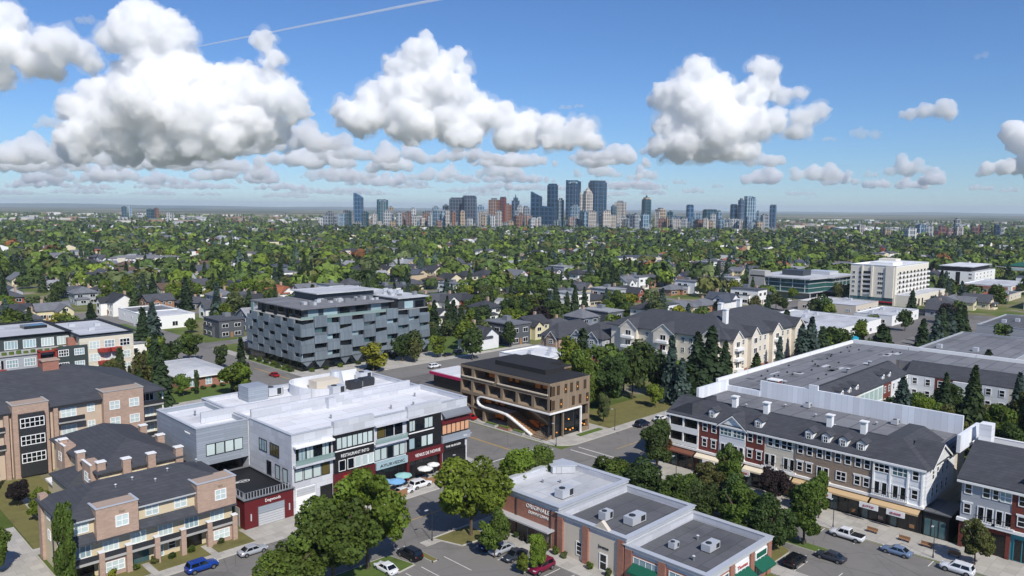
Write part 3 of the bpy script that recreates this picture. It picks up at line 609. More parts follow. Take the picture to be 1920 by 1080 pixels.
for y in (149.5, 153.5, 165.5): win(t, '-u', y, 6.6, 1.4, 1.7, 41.2, 2, 2, .12); win(t, '-u', y, 1.2, 1.4, 1.7, 37.6 if y < 155 else 41.2, 2, 2, .12)
for x in (43.6, 47.5, 52): win(t, '-v', x, 6.3, 1.5, 1.8, 141, 2, 2, .12, pane='glass_blind')
box('porch', MATS['stucco_cream'], t, 38.4, 158, 0, 41.15, 162, 3.2); box('porch_roof', MATS['white_paint'], t, 38, 157.6, 3.2, 41.1, 162.4, 3.5)

# ---- long brick apartment house on the left
t = thing('brick_apartment_house', 'long brick apartment house with dark roof, bays and balconies at the left edge', 'apartment building', (40, 190, 0))
Y = 178
box('wall', MATS['stucco_tan'] if 'stucco_tan' in MATS else M('stucco_tan', S(194, 176, 156), .9, .08, .4, stain=.1), t, 2, Y, 0, 58.5, 208, 13.4); box('end_wall', MATS['stucco_cream'], t, 58.51, Y + 3, 0, 66, 206, 13.35)
MB().hip(2, Y, 65.5, 208, 13.62, 5.6, .9).build('roof', MATS['shingle'], t)
MB().box(1, Y - .98, 13.2, 66.4, Y - .85, 13.5).build('gutter', MATS['metal_dark'], t)
for x0, x1 in ((53.0, 61.2), (36.2, 42.6), (18, 25)):
    box('brick_bay', MATS['brick_tan'], t, x0, Y - 1.5, 0, x1, Y + 3.2, 15.0); b = MB(); b.box(x0 - .12, Y - 1.62, 15, x1 + .12, Y - 1.2, 15.12); b.box(x0 - .12, Y - 1.2, 15, x0 + .3, Y + 3.3, 15.12); b.box(x1 - .3, Y - 1.2, 15, x1 + .12, Y + 3.3, 15.12); b.build('coping', MATS['concrete_wall'], t)
    if x0 > 50:
        for x in (55.2, 59.2):
            for z in (11.0, 7.4, 3.8): win(t, '-v', x, z, 2.1, 1.9, Y - 1.5, 2, 2, .14, pane='glass_blind')
    else:
        box('oriel', MATS['metal_dark'], t, x0 + .9, Y - 2.3, .4, x1 - .9, Y - 1.51, 13.2)
        for z in (10.4, 6.8, 3.2): win(t, '-v', (x0 + x1) / 2, z, x1 - x0 - 2.1, 2.0, Y - 2.3, 5, 2, .14, pane='glass_dark')
for x in (46.6, 30.5, 12):
    for z in (10.6, 7.0, 3.4):
        win(t, '-v', x, z, 3.0, 2.0, Y, 3, 2, .14, pane=('glass_blind', 'glass_pale'))
        box('balcony', MATS['concrete_wall'], t, x - 2.4, Y - 1.9, z - .75, x + 2.6, Y - .002, z - .45); box('balustrade', MATS['metal_dark'], t, x - 2.4, Y - 1.85, z - .45, x + 2.6, Y - 1.8, z + .5)
for x, z in ((33.6, 10.6), (33.6, 7), (27.6, 10.6), (27.6, 7), (51, 6.2)):
    box('balcony', MATS['concrete_wall'], t, x - 1.3, Y - 1.3, z - .75, x + 1.3, Y - .002, z - .5); box('balustrade', MATS['metal_dark'], t, x - 1.3, Y - 1.28, z - .5, x + 1.3, Y - 1.22, z + .4)
for x in (35.2, 44, 29.4): box('brick_pier', MATS['brick_tan'], t, x - .4, Y - 1.0, 0, x + .4, Y + .01, 13.1)
for x in (50.9,):
    for z in (11, 7.4, 3.8): win(t, '-v', x, z, 1.5, 1.7, Y, 2, 2, .14, pane='glass_blind')
for z in (10.6, 7.0, 3.4):
    win(t, '-v', 63.6, z, 2.8, 2.0, Y + 3, 3, 1, .14, pane=('glass_blind', 'glass_dark')); box('balcony', MATS['concrete_wall'], t, 61.3, Y + .6, z - .75, 66.3, Y + 2.99, z - .4); box('balustrade', MATS['metal_dark'], t, 61.3, Y + .62, z - .4, 66.3, Y + .68, z + .5)
    box('balcony_post', MATS['white_paint'], t, 66.0, Y + .65, z + .5, 66.25, Y + .9, z + 2.6)
c = box('chimney', MATS['brick_red'], t, 45.4, 191, 13.6, 48.6, 193.6, 20.6); box('chimney_cap', MATS['brick_tan'], c, 45.2, 190.8, 20.6, 48.8, 193.8, 20.85)

# ---- dark green and red apartment block behind it
M('green_panel', S(58, 68, 68), .7, .08, .4); M('red_steel', S(150, 52, 44), .6, .08)
t = thing('green_apartment_block', 'dark green four storey apartment block with red balconies and pale terraces', 'apartment building', (50, 255, 0))
Y = 240
flat_roof(t, 66.5, Y, 81, 272, 15.4, 'siding_cream', 'membrane_pale', .35, 'black_paint', 'black_paint', .3, .9)
flat_roof(t, 20, Y + 8, 66.2, 276, 15.8, 'green_panel', 'membrane_pale', .35, 'black_paint', 'black_paint', .3, .8)
box('terrace_block', MATS['siding_grey'], t, 44, Y + .5, 0, 66.45, Y + 7.98, 11.6); box('terrace_floor', MATS['concrete_wall'], t, 43.8, Y + .1, 11.6, 66.45, Y + 7.97, 11.9)
box('green_bay', MATS['green_panel'], t, 60.6, Y - .6, 0, 68.4, Y + .49, 12.8); box('green_bay', MATS['green_panel'], t, 30, Y - .4, 0, 43.9, Y + 7.9, 15.3); box('bay_roof', MATS['membrane_pale'], t, 29, Y - 1.2, 15.3, 44.6, Y + 7.9, 15.7)
for x in (62.2, 66.2):
    for z in (10.1, 6.5, 2.9): win(t, '-v', x, z, 2.6, 1.9, Y - .6, 4, 2, .16, pane=('glass_dark', 'glass_pale'))
for x in (33, 37, 41):
    for z in (13 - .3, 9.2, 5.6): win(t, '-v', x, z, 3.0, 2.0, Y - .4, 3, 1, .16, pane=('glass_pale', 'glass_blind'))
for x in (46, 50, 54.2):
    for z in (8.4, 4.8): win(t, '-v', x, z, 2.8, 2.2, Y + .5, 4, 2, .14, pane=('glass_dark', 'glass_pale'))
for x in (47, 51.5, 56, 60.5, 64.5): win(t, '-v', x, 12.2, 3.2, 2.4, Y + 8, 4, 1, .12, pane=('glass_pale', 'glass_blind'))
for x in (70.4, 74.4, 78.6):
    for z in (11.2, 7.6, 4.0): win(t, '-v', x, z, 2.9, 2.2, Y, 3, 2, .16, pane=('glass_pale', 'glass_dark', 'glass_blind'))
for x in (72.6, 75.8):
    for z in (10.2, 6.6):
        MB().prism([(x - 1.5, Y - .01), (x + 1.7, Y - .01), (x + 1.5, Y - 1.6), (x + .6, Y - 2.1), (x - .4, Y - 2.1), (x - 1.3, Y - 1.6)], z, z + 1.0).build('red_balcony', MATS['red_steel'], t)
for x, z in ((46.2, 7.6), (58.2, 8.0), (58.2, 4.4)):
    MB().prism([(x - 2.2, Y + .48), (x + 2.2, Y + .48), (x + 2.2, Y - 1.0), (x, Y - 1.7), (x - 2.2, Y - 1.0)], z, z + .6).build('red_balcony', MATS['red_steel'], t)
    fbox('opening_shade_sheet', MATS['shop_dark'], t, '-v', x - 1.8, x + 1.8, z + .7, z + 3, Y + .5, .04)  # dark flat sheet imitates the shade behind each red balcony
for x in (56.2, 60.3): box('red_frame', MATS['red_steel'], t, x - .25, Y - 1.0, 3, x + .25, Y + .4, 12.6)
box('red_frame', MATS['red_steel'], t, 55.95, Y - 1.0, 11.6 + .31, 60.55, Y + .4, 12.2)
box('chimney', MATS['brick_red'], t, 64.4, Y + 3, 11.9, 67.2, Y + 5, 14.6); box('skylight', MATS['glass_dark'], t, 58, Y + 22, 15.5, 64, Y + 27, 16.4); box('skylight', MATS['glass_dark'], t, 44, Y + 18, 15.5, 50, Y + 22, 16.3)
for x, y in ((72, 250), (76, 258), (70, 262)): box('roof_box', MATS['metal_light'], t, x, y, 15.1, x + 1.6, y + 1.2, 16.0)
box('plinth', MATS['siding_cream'], t, 66.5, Y, -2.6, 81, 272, -.001); box('plinth', MATS['green_panel'], t, 20, Y + .5, -2.6, 66.4, 276, -.001)
for x in np.arange(45, 66, 1.7):
    MB().prism([(x + .6 * math.cos(a), Y + 1.2 + .5 * math.sin(a)) for a in np.arange(0, 6.2, .9)], 11.9, 12.5 + random.random() * .5).build('planter_shrub', MATS['grass'], t)
t.location.z = 2.6
# ================================================================ mixed-use row across the avenue
def gable_front(t, face, a0, a1, z, h, at, depth, wall, roof, proud=.35, name='gable'):
    """a gabled piece of wall with its own little roof running back into the main one"""
    m = (a0 + a1) / 2
    b = MB(); c = MB(); k = h / (m - a0)
    pr = [(a0, z), (a1, z), (m, z + h)]; e = .45
    rp = [(a0 - e, z - e * k), (m, z + h), (a1 + e, z - e * k), (a1 + e, z - e * k + .22), (m, z + h + .22), (a0 - e, z - e * k + .22)]
    if face == '-u': b.extr(pr, 'x', at - proud, at + .3); c.extr(rp, 'x', at - proud - .35, at + depth)
    else: b.extr(pr, 'y', at - proud, at + .3); c.extr(rp, 'y', at - proud - .35, at + depth)
    g = b.build(name, MATS[wall], t); c.build(name + '_roof', MATS[roof], g)
    f = MB(); 
    rp = [(a0 - e, z - e * k - .28), (m, z + h - .28), (a1 + e, z - e * k - .28), (a1 + e, z - e * k - .002), (m, z + h - .002), (a0 - e, z - e * k - .002)]
    (f.extr(rp, 'x', at - proud - .38, at - proud - .22) if face == '-u' else f.extr(rp, 'y', at - proud - .38, at - proud - .22)); f.build('bargeboard', MATS['white_paint'], g)
def dormer(t, face, a, z, at, w=1.5, h=1.5):
    """small roof dormer with a window"""
    b = MB(); r = MB(); k = .55
    pr = [(a - w / 2, z), (a + w / 2, z), (a + w / 2, z + h), (a, z + h + w * .35), (a - w / 2, z + h)]
    rp = [(a - w * .68, z + h - .15), (a, z + h + w * .38), (a + w * .68, z + h - .15), (a + w * .68, z + h + .05), (a, z + h + w * .38 + .2), (a - w * .68, z + h + .05)]
    ax = 'x' if face == '-u' else 'y'
    d = b.extr(pr, ax, at, at + 2.2).build('dormer', MATS['white_paint'], t); r.extr(rp, ax, at - .2, at + 2.4).build('dormer_roof', MATS['shingle'], d)
    o = wloc(t); fm, pm = window_mesh(w * .6, h * .85, 2, 2, .1)
    p = (a - o.x, at - o.y, z + .12 - o.z) if face == '-v' else (at - o.x, a - o.y, z + .12 - o.z)
    f = link('window', fm, d, p, 0 if face == '-v' else -math.pi / 2, MATS['white_paint'])
    link('pane', pm, t, p, 0 if face == '-v' else -math.pi / 2, MATS['glass_dark'])
def mansard(face, a0, a1, at, z0, z1, run, name, t, ov=.5):
    pr = [(at - ov, z0 - .15), (at - ov, z0 + .12), (at + run, z1), (at + run + .8, z1), (at + run + .8, z0 - .15)]
    return MB().extr(pr, 'x' if face == '-v' else 'y', a0, a1).build(name, MATS['shingle'], t)
def res_section(t, face, a0, a1, at, wall, cells, z2=5.2, z3=8.5, zt=11.5, proud=0.0):
    """two upper floors of one townhouse front; cells = (pos, kind2, kind3) window kinds: s single, d french door with rail, p pair, t triple"""
    lo, hi = min(a0, a1), max(a0, a1)
    if face == '-u': box('front_wall', MATS[wall], t, at - proud, lo + .004, 4.9, at + .35, hi - .004, zt)
    else: box('front_wall', MATS[wall], t, lo + .004, at - proud, 4.9, hi - .004, at + .35, zt)
    for a, k2, k3 in cells:
        for k, z in ((k2, z2), (k3, z3)):
            q = at - proud
            if k == 's':
                win(t, face, a, z + .75, 1.15, 1.75, q, 1, 2, .13); fbox('lintel', MATS['white_paint'], t, face, a - .75, a + .75, z + 2.52, z + 2.78, q, .12)
            elif k == 'p': win(t, face, a, z + .75, 1.9, 1.75, q, 2, 2, .13, pane=('glass_dark', 'glass_pale'))
            elif k == 't': win(t, face, a, z + .85, 2.7, 1.6, q, 3, 2, .13, pane=('glass_dark', 'glass_teal'))
            elif k == 'd':
                win(t, face, a - .62, z + .1, 1.05, 2.4, q, 1, 1, .14, name='french_door'); win(t, face, a + .62, z + .1, 1.05, 2.4, q, 1, 1, .14, name='french_door')
                fbox('balcony_rail', MATS['metal_dark'], t, face, a - 1.5, a + 1.5, z + .95, z + 1.03, q, .5, .44)
                for i in range(9): fbox('baluster', MATS['metal_dark'], t, face, a - 1.5 + i * .37, a - 1.46 + i * .37, z + .05, z + .95, q, .49, .45)
                fbox('balcony_slab', MATS['white_paint'], t, face, a - 1.55, a + 1.55, z - .12, z + .05, q, .52, 0)
def shopfront(t, face, a0, a1, at, col_='shop_dark', n=3, h=3.7, frame='dark_frame'):
    fbox('shopfront', MATS[col_], t, face, a0, a1, .3, h, at, .05)
    for i in range(n + 1):
        a = a0 + (a1 - a0) * i / n; fbox('mullion', MATS[frame], t, face, a - .06, a + .06, .3, h, at, .11, .052)

M('tan_canopy', S(196, 168, 128), .85, .08); M('brick_awning', S(120, 78, 62), .85, .1)
t = thing('mixed_use_row', 'long red brick, cream and white row with dark dormered roof above black shopfronts', 'building', (152, 66, 0))
XF = 140
box('wall', MATS['siding_cream'], t, XF + .36, 40.4, 0, 163, 91.4, 11.4); box('roof', MATS['membrane_grey'], t, 145.5, 40.8, 11.4, 163, 91, 12.7)
mansard('-u', 48.6, 92.0, XF, 11.5, 14.4, 5.2, 'mansard_roof', t); MB().prism([(139.4, 39.7), (157, 39.7), (157, 48.59), (139.4, 48.59)], 11.36, 14.6, [(145.6, 45.9), (157, 45.9), (157, 48.59), (145.6, 48.59)]).build('hip_roof', MATS['shingle'], t)
mx = MB(); mx.extr([(92.1, 11.35), (92.1, 11.6), (87, 14.4), (86, 14.4), (86, 11.35)], 'x', 140.2, 150).build('mansard_roof', MATS['shingle'], t)
box('eave_trim', MATS['white_paint'], t, XF - .62, 40, 11.12, XF - .3, 92.2, 11.46)
# corner gallery
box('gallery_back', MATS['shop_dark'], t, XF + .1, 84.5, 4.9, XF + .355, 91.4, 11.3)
for y in (84.2, 87.8, 91.2): box('gallery_post', MATS['white_paint'], t, XF - .35, y - .15, 4.9, XF - .05, y + .15, 11.3)
box('gallery_floor', MATS['white_paint'], t, XF - .4, 84, 7.9, XF + .09, 91.6, 8.35); box('gallery_rail', MATS['white_paint'], t, XF - .38, 84, 8.36, XF - .3, 91.5, 9.2); box('gallery_rail', MATS['white_paint'], t, XF - .38, 84, 5.2, XF - .3, 91.5, 6.0)
res_section(t, '-u', 79.2, 84, XF, 'brick_dark', [(82.6, 's', 's'), (80.5, 's', 's')], proud=.15)
res_section(t, '-u', 73.4, 79.2, XF, 'siding_white', [(77.7, 'd', 't'), (74.8, 'd', 't')], proud=.3)
gable_front(t, '-u', 73.4, 79.2, 11.5, 2.3, XF, 4.5, 'white_paint', 'shingle', .32)
res_section(t, '-u', 69.4, 73.4, XF, 'brick_dark', [(72.4, 's', 's'), (70.4, 's', 's')], proud=.15)
res_section(t, '-u', 63.2, 69.4, XF, 'siding_cream', [(68.2, 'd', 's'), (66.8, '', 's'), (65.4, '', 's'), (64.3, 'd', 's')])
res_section(t, '-u', 48.8, 63.2, XF, 'brick_brown', [(62.1, 's', 's'), (60.3, 's', 's'), (57.7, 'd', ''), (58.4, '', 's'), (56.8, '', 's'), (55, '', 's'), (54.3, 'p', ''), (53.2, '', 's'), (51.4, 's', 's'), (49.8, 's', 's')], proud=.12)
res_section(t, '-u', 40.4, 48.8, XF, 'siding_white', [(47.3, 'd', 't'), (44.2, 'd', 't'), (41.7, 's', 's')], proud=.25)
for y in (48.6, 45.8, 42.9, 40.6): fbox('corner_board', MATS['white_paint'], t, '-u', y - .14, y + .14, 5, 11.2, XF, .42, .25)
# side gable
box('side_wall', MATS['siding_white'], t, XF + .37, 40.15, 4.9, 156, 40.39, 11.45)
gable_front(t, '-v', 142.2, 152.6, 11.5, 3.0, 40.15, 4, 'siding_white', 'shingle', .25)
for x in (143.6, 146, 148.6, 151.2):
    win(t, '-v', x, 8.9, 1.2, 1.9, 40.15, 1, 2, .13); win(t, '-v', x, 5.8, 1.2, 1.9, 40.15, 1, 2, .13)
box('side_shop', MATS['black_paint'], t, XF + .02, 36.2, 0, 147, 40.14, 4.4); box('side_shop_roof', MATS['membrane_dark'], t, XF - .3, 35.9, 4.4, 147.3, 40.14, 4.6); shopfront(t, '-u', 36.6, 40, XF + .02, 'glass_teal', 3, 3.2)
# street floor
box('retail_wall', MATS['black_paint'], t, XF + .05, 40.4, 0, XF + .37, 84.4, 4.6); box('retail_wall', MATS['brick_dark'], t, XF + .05, 84.41, 0, XF + .37, 91.4, 4.6)
box('cornice', MATS['white_paint'], t, XF - .6, 40.2, 4.62, XF + .34, 92, 5.05)
for a0, a1, m_ in ((84.6, 91.2, 'brick_awning'), (73.6, 84.2, 'cream_paint'), (63.4, 73.2, 'cream_paint'), (49, 63, 'tan_canopy'), (40.6, 48.6, 'tan_canopy')): awning(t, '-u', a0, a1, 4.55, XF + .05, 1.6, .75, m_)
for a0, a1 in ((41, 45.8), (46.2, 50.6), (51, 56.4), (56.8, 62.6), (63.6, 68.6), (69, 73), (73.6, 78.8), (79.4, 84), (85, 91)):
    shopfront(t, '-u', a0, a1, XF + .05); w_ = (a1 - a0) / 3
    fbox('shop_window', MATS['glass_dark'], t, '-u', a0 + .2, a0 + w_ * 1.9, .7, 2.9, XF + .05, .09, .052); fbox('shop_door', MATS['glass_teal'], t, '-u', a0 + w_ * 2.15, a0 + w_ * 2.75, .3, 2.7, XF + .05, .1, .052)
    fbox('window_display', MATS[random.choice(('wood_tone', 'white_paint', 'timber', 'brick_tan')) if 0 else random.choice(('white_paint', 'timber', 'brick_tan'))], t, '-u', a0 + .5, a0 + 1.3, .75, 1.4, XF + .05, .115, .091)
SG = ((58.8, 61.6, 'YOGRO'), (55.2, 57.8, 'MAIZO'), (47.0, 50.2, 'JUTTO'), (42.6, 45.6, 'GILAXOIS'), (79.2, 82, 'NOVEL'), (71.4, 73.6, 'BREAD'), (66.2, 68.6, 'TEXTILE'))
for a0, a1, s in SG:
    fbox('sign_board', MATS['white_paint'], t, '-u', a0, a1, 2.7, 3.7, XF, 1.85, 1.7); text('lettering', s, MATS['sign_red'], t, '-u', (a0 + a1) / 2, 3.0, .5, XF - 1.85, (a1 - a0) * .6)
for y, w in ((81.6, 1.5), (71.3, 1.5), (61, 1.5), (57.8, 1.5), (54.6, 1.5), (51.4, 1.5)): dormer(t, '-u', y, 12.0, XF + .75)
for y in (78.8, 71.8, 58.9, 52.6):
    c = box('chimney', MATS['white_paint'], t, 144.6, y - .5, 12.6, 145.6, y + .5, 16.3); box('chimney_cap', MATS['white_paint'], c, 144.4, y - .7, 16.3, 145.8, y + .7, 16.5)
# roof walls
M('standing_seam', S(228, 231, 236), .6, .04, .3, pat='wall', ps=(1.2, 30), psz=.03, pc=S(200, 204, 212))
box('white_fire_wall', MATS['standing_seam'], t, 163.01, 41, 11.4, 163.6, 82.5, 16.4); box('white_fire_wall', MATS['standing_seam'], t, 163.02, 69.2, 16.41, 163.5, 71.2, 17.4)
box('white_parapet', MATS['standing_seam'], t, 150.5, 90.8, 12, 163.6, 91.4, 15.2); box('white_parapet', MATS['standing_seam'], t, 162.9, 82.51, 12.7, 163.5, 90.79, 14.0); box('white_parapet', MATS['standing_seam'], t, 152, 38.4, 12.2, 164, 39.0, 15.4)
for x, y, w in ((152, 80, 'pipe vent left on the flat roof of the mixed use row'), (155, 66, 'pipe vent at the middle of the mixed use row roof'), (158, 55, 'pipe vent right of middle on the mixed use row roof'), (150, 60, 'pipe vent behind the four dormers of the mixed use row'), (154, 47, 'pipe vent at the right end of the mixed use row roof'), (158, 74, 'pipe vent close under the long white wall on the row roof')): vent(w, x, y, 12.7, .6, .2, 'vents on the mixed use row roof')
hvac('small air unit against the long white wall on the mixed use row', 161.2, 70.5, 12.7, 1.4, 1.2, 1.1); hvac('small air unit near the right end of the long white wall', 161.2, 52.5, 12.7, 1.4, 1.2, 1.1)

# wing along the cross street and rear wing round the courtyard
t = thing('courtyard_block', 'large flat grey roofed courtyard block with dark mansards and white parapets', 'building', (205, 70, 0))
box('wall', MATS['siding_cream'], t, 163.62, 70, 0, 245, 94, 11.36); box('roof', MATS['membrane_grey'], t, 163.64, 74.6, 11.37, 245, 93.6, 14.0)
box('wall', MATS['siding_cream'], t, 222, -10, 0, 247, 69.99, 11.34); box('roof', MATS['membrane_grey'], t, 226.6, -10, 11.35, 246.6, 74.59, 13.98)
mansard('-v', 163.7, 221, 70, 11.5, 14.4, 4.2, 'mansard_roof', t); mansard('-u', -10, 70.4, 222, 11.5, 14.4, 4.2, 'mansard_roof', t)
for x0, x1 in ((163.7, 178), (178.2, 196), (196.2, 214), (214.2, 230), (230.2, 245)): box('white_parapet', MATS['white_paint'], t, x0, 93.6, 12, x1, 94.2, 14.9)
for y0, y1 in ((78, 94.2), (60, 77.8), (38, 59.8), (10, 37.8), (-10, 9.8)): box('white_parapet', MATS['white_paint'], t, 246.6, y0, 12, 247.2, y1, 14.9)
c = box('chimney', MATS['brick_dark'], t, 166.8, 80.2, 14, 168.8, 82.6, 16); box('chimney_cap', MATS['white_paint'], c, 166.6, 80, 16, 169, 82.8, 16.2)
for x in (180, 184.5, 189, 206, 210.5): dormer(t, '-v', x, 11.9, 70.6, 1.5, 1.4)
M('conservatory', S(176, 200, 196), .15, .2, .6, spec=.6)
for k, (x0, x1, w) in enumerate(((170, 177, 'siding_cream'), (177, 183, 'brick_dark'), (183, 188, 'siding_cream'), (188, 203, 'conservatory'), (203, 209, 'brick_dark'), (209, 221.9, 'siding_white'))):
    box('court_wall', MATS[w], t, x0 + .004, 69.6, 0, x1 - .004, 69.99, 11.4)
    if w == 'conservatory':
        for i in range(6): fbox('mullion', MATS['white_paint'], t, '-v', x0 + i * 3 - .08, x0 + i * 3 + .08, 1, 11.3, 69.6, .12)
        for z in (4.2, 7.6, 11): fbox('transom', MATS['white_paint'], t, '-v', x0, x1, z - .1, z + .1, 69.6, .14)
    else:
        n = int((x1 - x0) / 2.6)
        for i in range(n):
            for z in (2.4, 5.8, 9.0): win(t, '-v', x0 + (i + .5) * (x1 - x0) / n, z, 1.2, 1.7, 69.6, 1, 2, .13)
for k, (y0, y1, w) in enumerate(((63, 69.5, 'siding_white'), (52, 63, 'brick_dark'), (46, 52, 'siding_white'), (30, 46, 'siding_cream'), (10, 30, 'siding_white'))):
    box('court_wall', MATS[w], t, 221.5, y0 + .004, 0, 221.99, y1 - .004, 11.4); n = int((y1 - y0) / 2.7)
    for i in range(n):
        for z in (5.8, 9.0): win(t, '-u', y0 + (i + .5) * (y1 - y0) / n, z, 1.3, 1.8, 221.5, 1, 2, .14)
for y0 in (56, 34): fbox('gable_bay', MATS['siding_white'], t, '-u', y0 - 2.5, y0 + 2.5, 0, 11.3, 221.5, .8)
for i in range(22):
    rr = random.Random(i + 50); x, y = rr.uniform(166, 236), rr.uniform(76, 90); w_, d_ = rr.uniform(1, 5), rr.uniform(.6, 2.5); MB().box(x, y, 14.0, x + w_, y + d_, 14.015).build('roof_patch', MATS[rr.choice(('membrane_dark', 'membrane_pale', 'membrane_dark'))], t)
for i in range(26):
    rr = random.Random(i); x, y = rr.uniform(168, 240), rr.uniform(77, 92); MB().cyl(x, y, 14, 14.4, .22, n=6).build('pipe_stub', MATS['metal_dark'], t)
for x, y, w in ((198, 76.6, 'pipe vent behind the dormers of the courtyard block'), (212, 76.4, 'tall pipe vent near the inner corner of the courtyard block'), (172, 81, 'pipe vent beside the brick stack on the courtyard block')): vent(w, x, y, 14, 1.2, .4, 'vents on the courtyard block')
slab('courtyard_lawn', 'grass', 164, -10, 221.4, 69.5, .1)

# right end row
t = thing('corner_row_house', 'grey white and red brick row with teal shop at the right edge', 'building', (150, 20, 0))
XF = 139.6
box('wall', MATS['siding_grey'], t, XF + .36, -10, 0, 156, 34.6, 11.4)
pr = [(XF - .6, 11.4), (XF - .6, 11.7), (148.5, 16.2), (157.5, 11.7), (157.5, 11.4)]; MB().extr(pr, 'y', -10.5, 35.3).build('roof', MATS['shingle'], t); MB().extr([(XF + .4, 11.4), (148.5, 15.9), (156, 11.4)], 'y', 34.2, 34.6).build('gable_end', MATS['siding_grey'], t)
box('eave_trim', MATS['white_paint'], t, XF - .75, -10, 11.1, XF - .5, 35.2, 11.45)
res_section(t, '-u', 27.4, 34.6, XF, 'siding_grey', [(33.6, 's', 's'), (31.0, 'd', 's'), (29.6, '', 's'), (28.4, 'd', 'p')], proud=.1)
res_section(t, '-u', 20, 27.4, XF, 'brick_dark', [(26, 's', 's'), (23.6, 's', 's'), (21.4, 's', 's')], proud=.2)
res_section(t, '-u', 10, 20, XF, 'siding_white', [(18, 's', 's'), (15, 'd', 's'), (12, 's', 's')], proud=.1)
box('cornice', MATS['white_paint'], t, XF - .55, -10, 4.62, XF + .34, 35, 5.1); dormer(t, '-u', 24.6, 12.2, XF + .7, 1.7, 1.6); dormer(t, '-u', 17, 12.2, XF + .7, 1.7, 1.6)
box('retail_wall', MATS['brick_dark'], t, XF + .05, 27.4, 0, XF + .37, 34.6, 4.6); box('retail_wall', MATS['awning_teal'] if 'awning_teal' in MATS else M('awning_teal', S(52, 138, 152), .6, .08), t, XF + .05, 10, 0, XF + .37, 27.39, 4.6)
shopfront(t, '-u', 31.6, 34, XF + .05); shopfront(t, '-u', 28, 30.6, XF + .05); shopfront(t, '-u', 23.4, 26.8, XF + .05, frame='awning_teal'); shopfront(t, '-u', 18.4, 22.8, XF + .05, frame='awning_teal')
fbox('sign_board', MATS['white_paint'], t, '-u', 31, 33.9, 3.4, 4.2, XF, .5, .0); text('lettering', 'Luthia', MATS['text_blue'], t, '-u', 32.45, 3.6, .5, XF - .5, 2)
for y in (34.3, 31.1, 27.6): fbox('brick_pier', MATS['brick_dark'], t, '-u', y - .3, y + .3, .15, 4.4, XF, .3)
t = thing('rear_roof_block', 'pale flat roofed block with white parapet and rooftop dish behind the right edge row', 'building', (172, 25, 0))
flat_roof(t, 157.6, 0, 164, 37.8, 13.2, 'siding_white', 'membrane_grey', 1.0, 'white_paint', 'white_paint', .5, .1); box('stair_tower', MATS['siding_white'], t, 158.6, 35.2, 13.2, 161, 37.2, 16.6)
MB().cyl(160, 28, 12.3, 15, .25).build('dish_mast', MATS['metal_grey'], t); MB().cyl(159.6, 27.8, 15, 15.8, .4, 1.3, 14).build('dish', MATS['metal_light'], t)

# ================================================================ brown timber office on the corner
M('bronze', S(142, 125, 104), .7, .1, .5, pat='wall', ps=(.35, 60), psz=.03, pc=S(112, 97, 80)); M('bronze_dark', S(58, 50, 42), .6, .15); M('office_glass', S(86, 66, 46), .12, .35, .7, spec=.6)
M('warm_light', S(255, 170, 80), .5, 0, emit=(S(255, 166, 74), .8)); M('glowing_wood', S(166, 104, 52), .7, .2, 1.2, emit=(S(255, 150, 60), .05)); M('black_roof', S(40, 40, 42), .9, .12, .3, stain=.15)  # interior wood glows faintly, the warm room light put into its surface
t = thing('timber_office', 'brown four storey corner office with black roof and white swooping ribbon stair', 'building', (142, 136, 0))
x0, x1, ya, yb = 133, 147.8, 120, 152
pl = [(x0, ya), (x1, ya), (x1, 131), (153.5, 131), (153.5, yb), (x0, yb)]
inner = [(137, ya + .9), (x1 - .3, ya + .9), (x1 - .3, 131.3), (153.2, 131.3), (153.2, yb - .3), (137, yb - .3)]
MB().prism(inner, .1, 13.2).build('glazed_core', MATS['office_glass'], t)
MB().prism(pl, 13.35, 13.95).build('roof_slab', MATS['bronze'], t); MB().prism([(a + (.12 if a < 140 else -.12), b + (.12 if b < 126 else -.12)) for a, b in pl], 13.951, 14.12).build('roof', MATS['black_roof'], t)
MB().prism([(139, 127), (146, 127), (146, 132.5), (151.5, 132.5), (151.5, 145), (139, 145)], 14.121, 15.3).build('roof_plant_box', MATS['black_roof'], t)
for z0_, z1_, y0_, y1_ in ((10.1, 10.75, ya, yb), (6.45, 7.3, ya, yb), (3.1, 3.6, 138, yb)): box('floor_band', MATS['bronze'], t, x0, y0_, z0_, 136.99, y1_, z1_)
for y in (ya, yb - .5): box('corner_post', MATS['bronze'], t, x0 + .01, y + .01, 0 if y > 130 else 6.45, x0 + .6, y + .49, 13.34)
box('left_wall', MATS['bronze'], t, x0 + .02, yb - .45, 0, 153.4, yb - .01, 13.34)
YS = [120.5, 125.6, 131, 136.4, 141.9, 147.4, 151.5]
for y in YS[1:-1]:
    box('pier', MATS['bronze'], t, x0 + .03, y - .45, 7.31, 136.98, y + .45, 10.09)
    MB().extr([(133.05, 7.31), (136.9, 7.31), (136.9, 8.9)], 'y', y - 3.6, y - .46).build('sloped_planter', MATS['bronze'], t)
MB().extr([(133.05, 7.31), (136.9, 7.31), (136.9, 8.9)], 'y', 148, 151.4).build('sloped_planter', MATS['bronze'], t)
for y in (138.4, 147.2): box('pier', MATS['bronze'], t, x0 + .04, y - .5, 10.76, 136.97, y + .5, 13.34)
for y in (143, 147.4): box('pier', MATS['bronze'], t, x0 + .05, y - .4, 0, 136.96, y + .4, 3.09)
for y in (147.4,): box('pier', MATS['bronze'], t, x0 + .05, y - .4, 3.61, 136.96, y + .4, 6.44)
for y0_, y1_ in ((120.6, 137.8), (139, 151.4)): b = MB(); b.box(x0 - .25, y0_, 11.0, x0 - .05, y1_, 11.25); b.build('hand_rail', MATS['cream_paint'], t)
rr = random.Random(5)
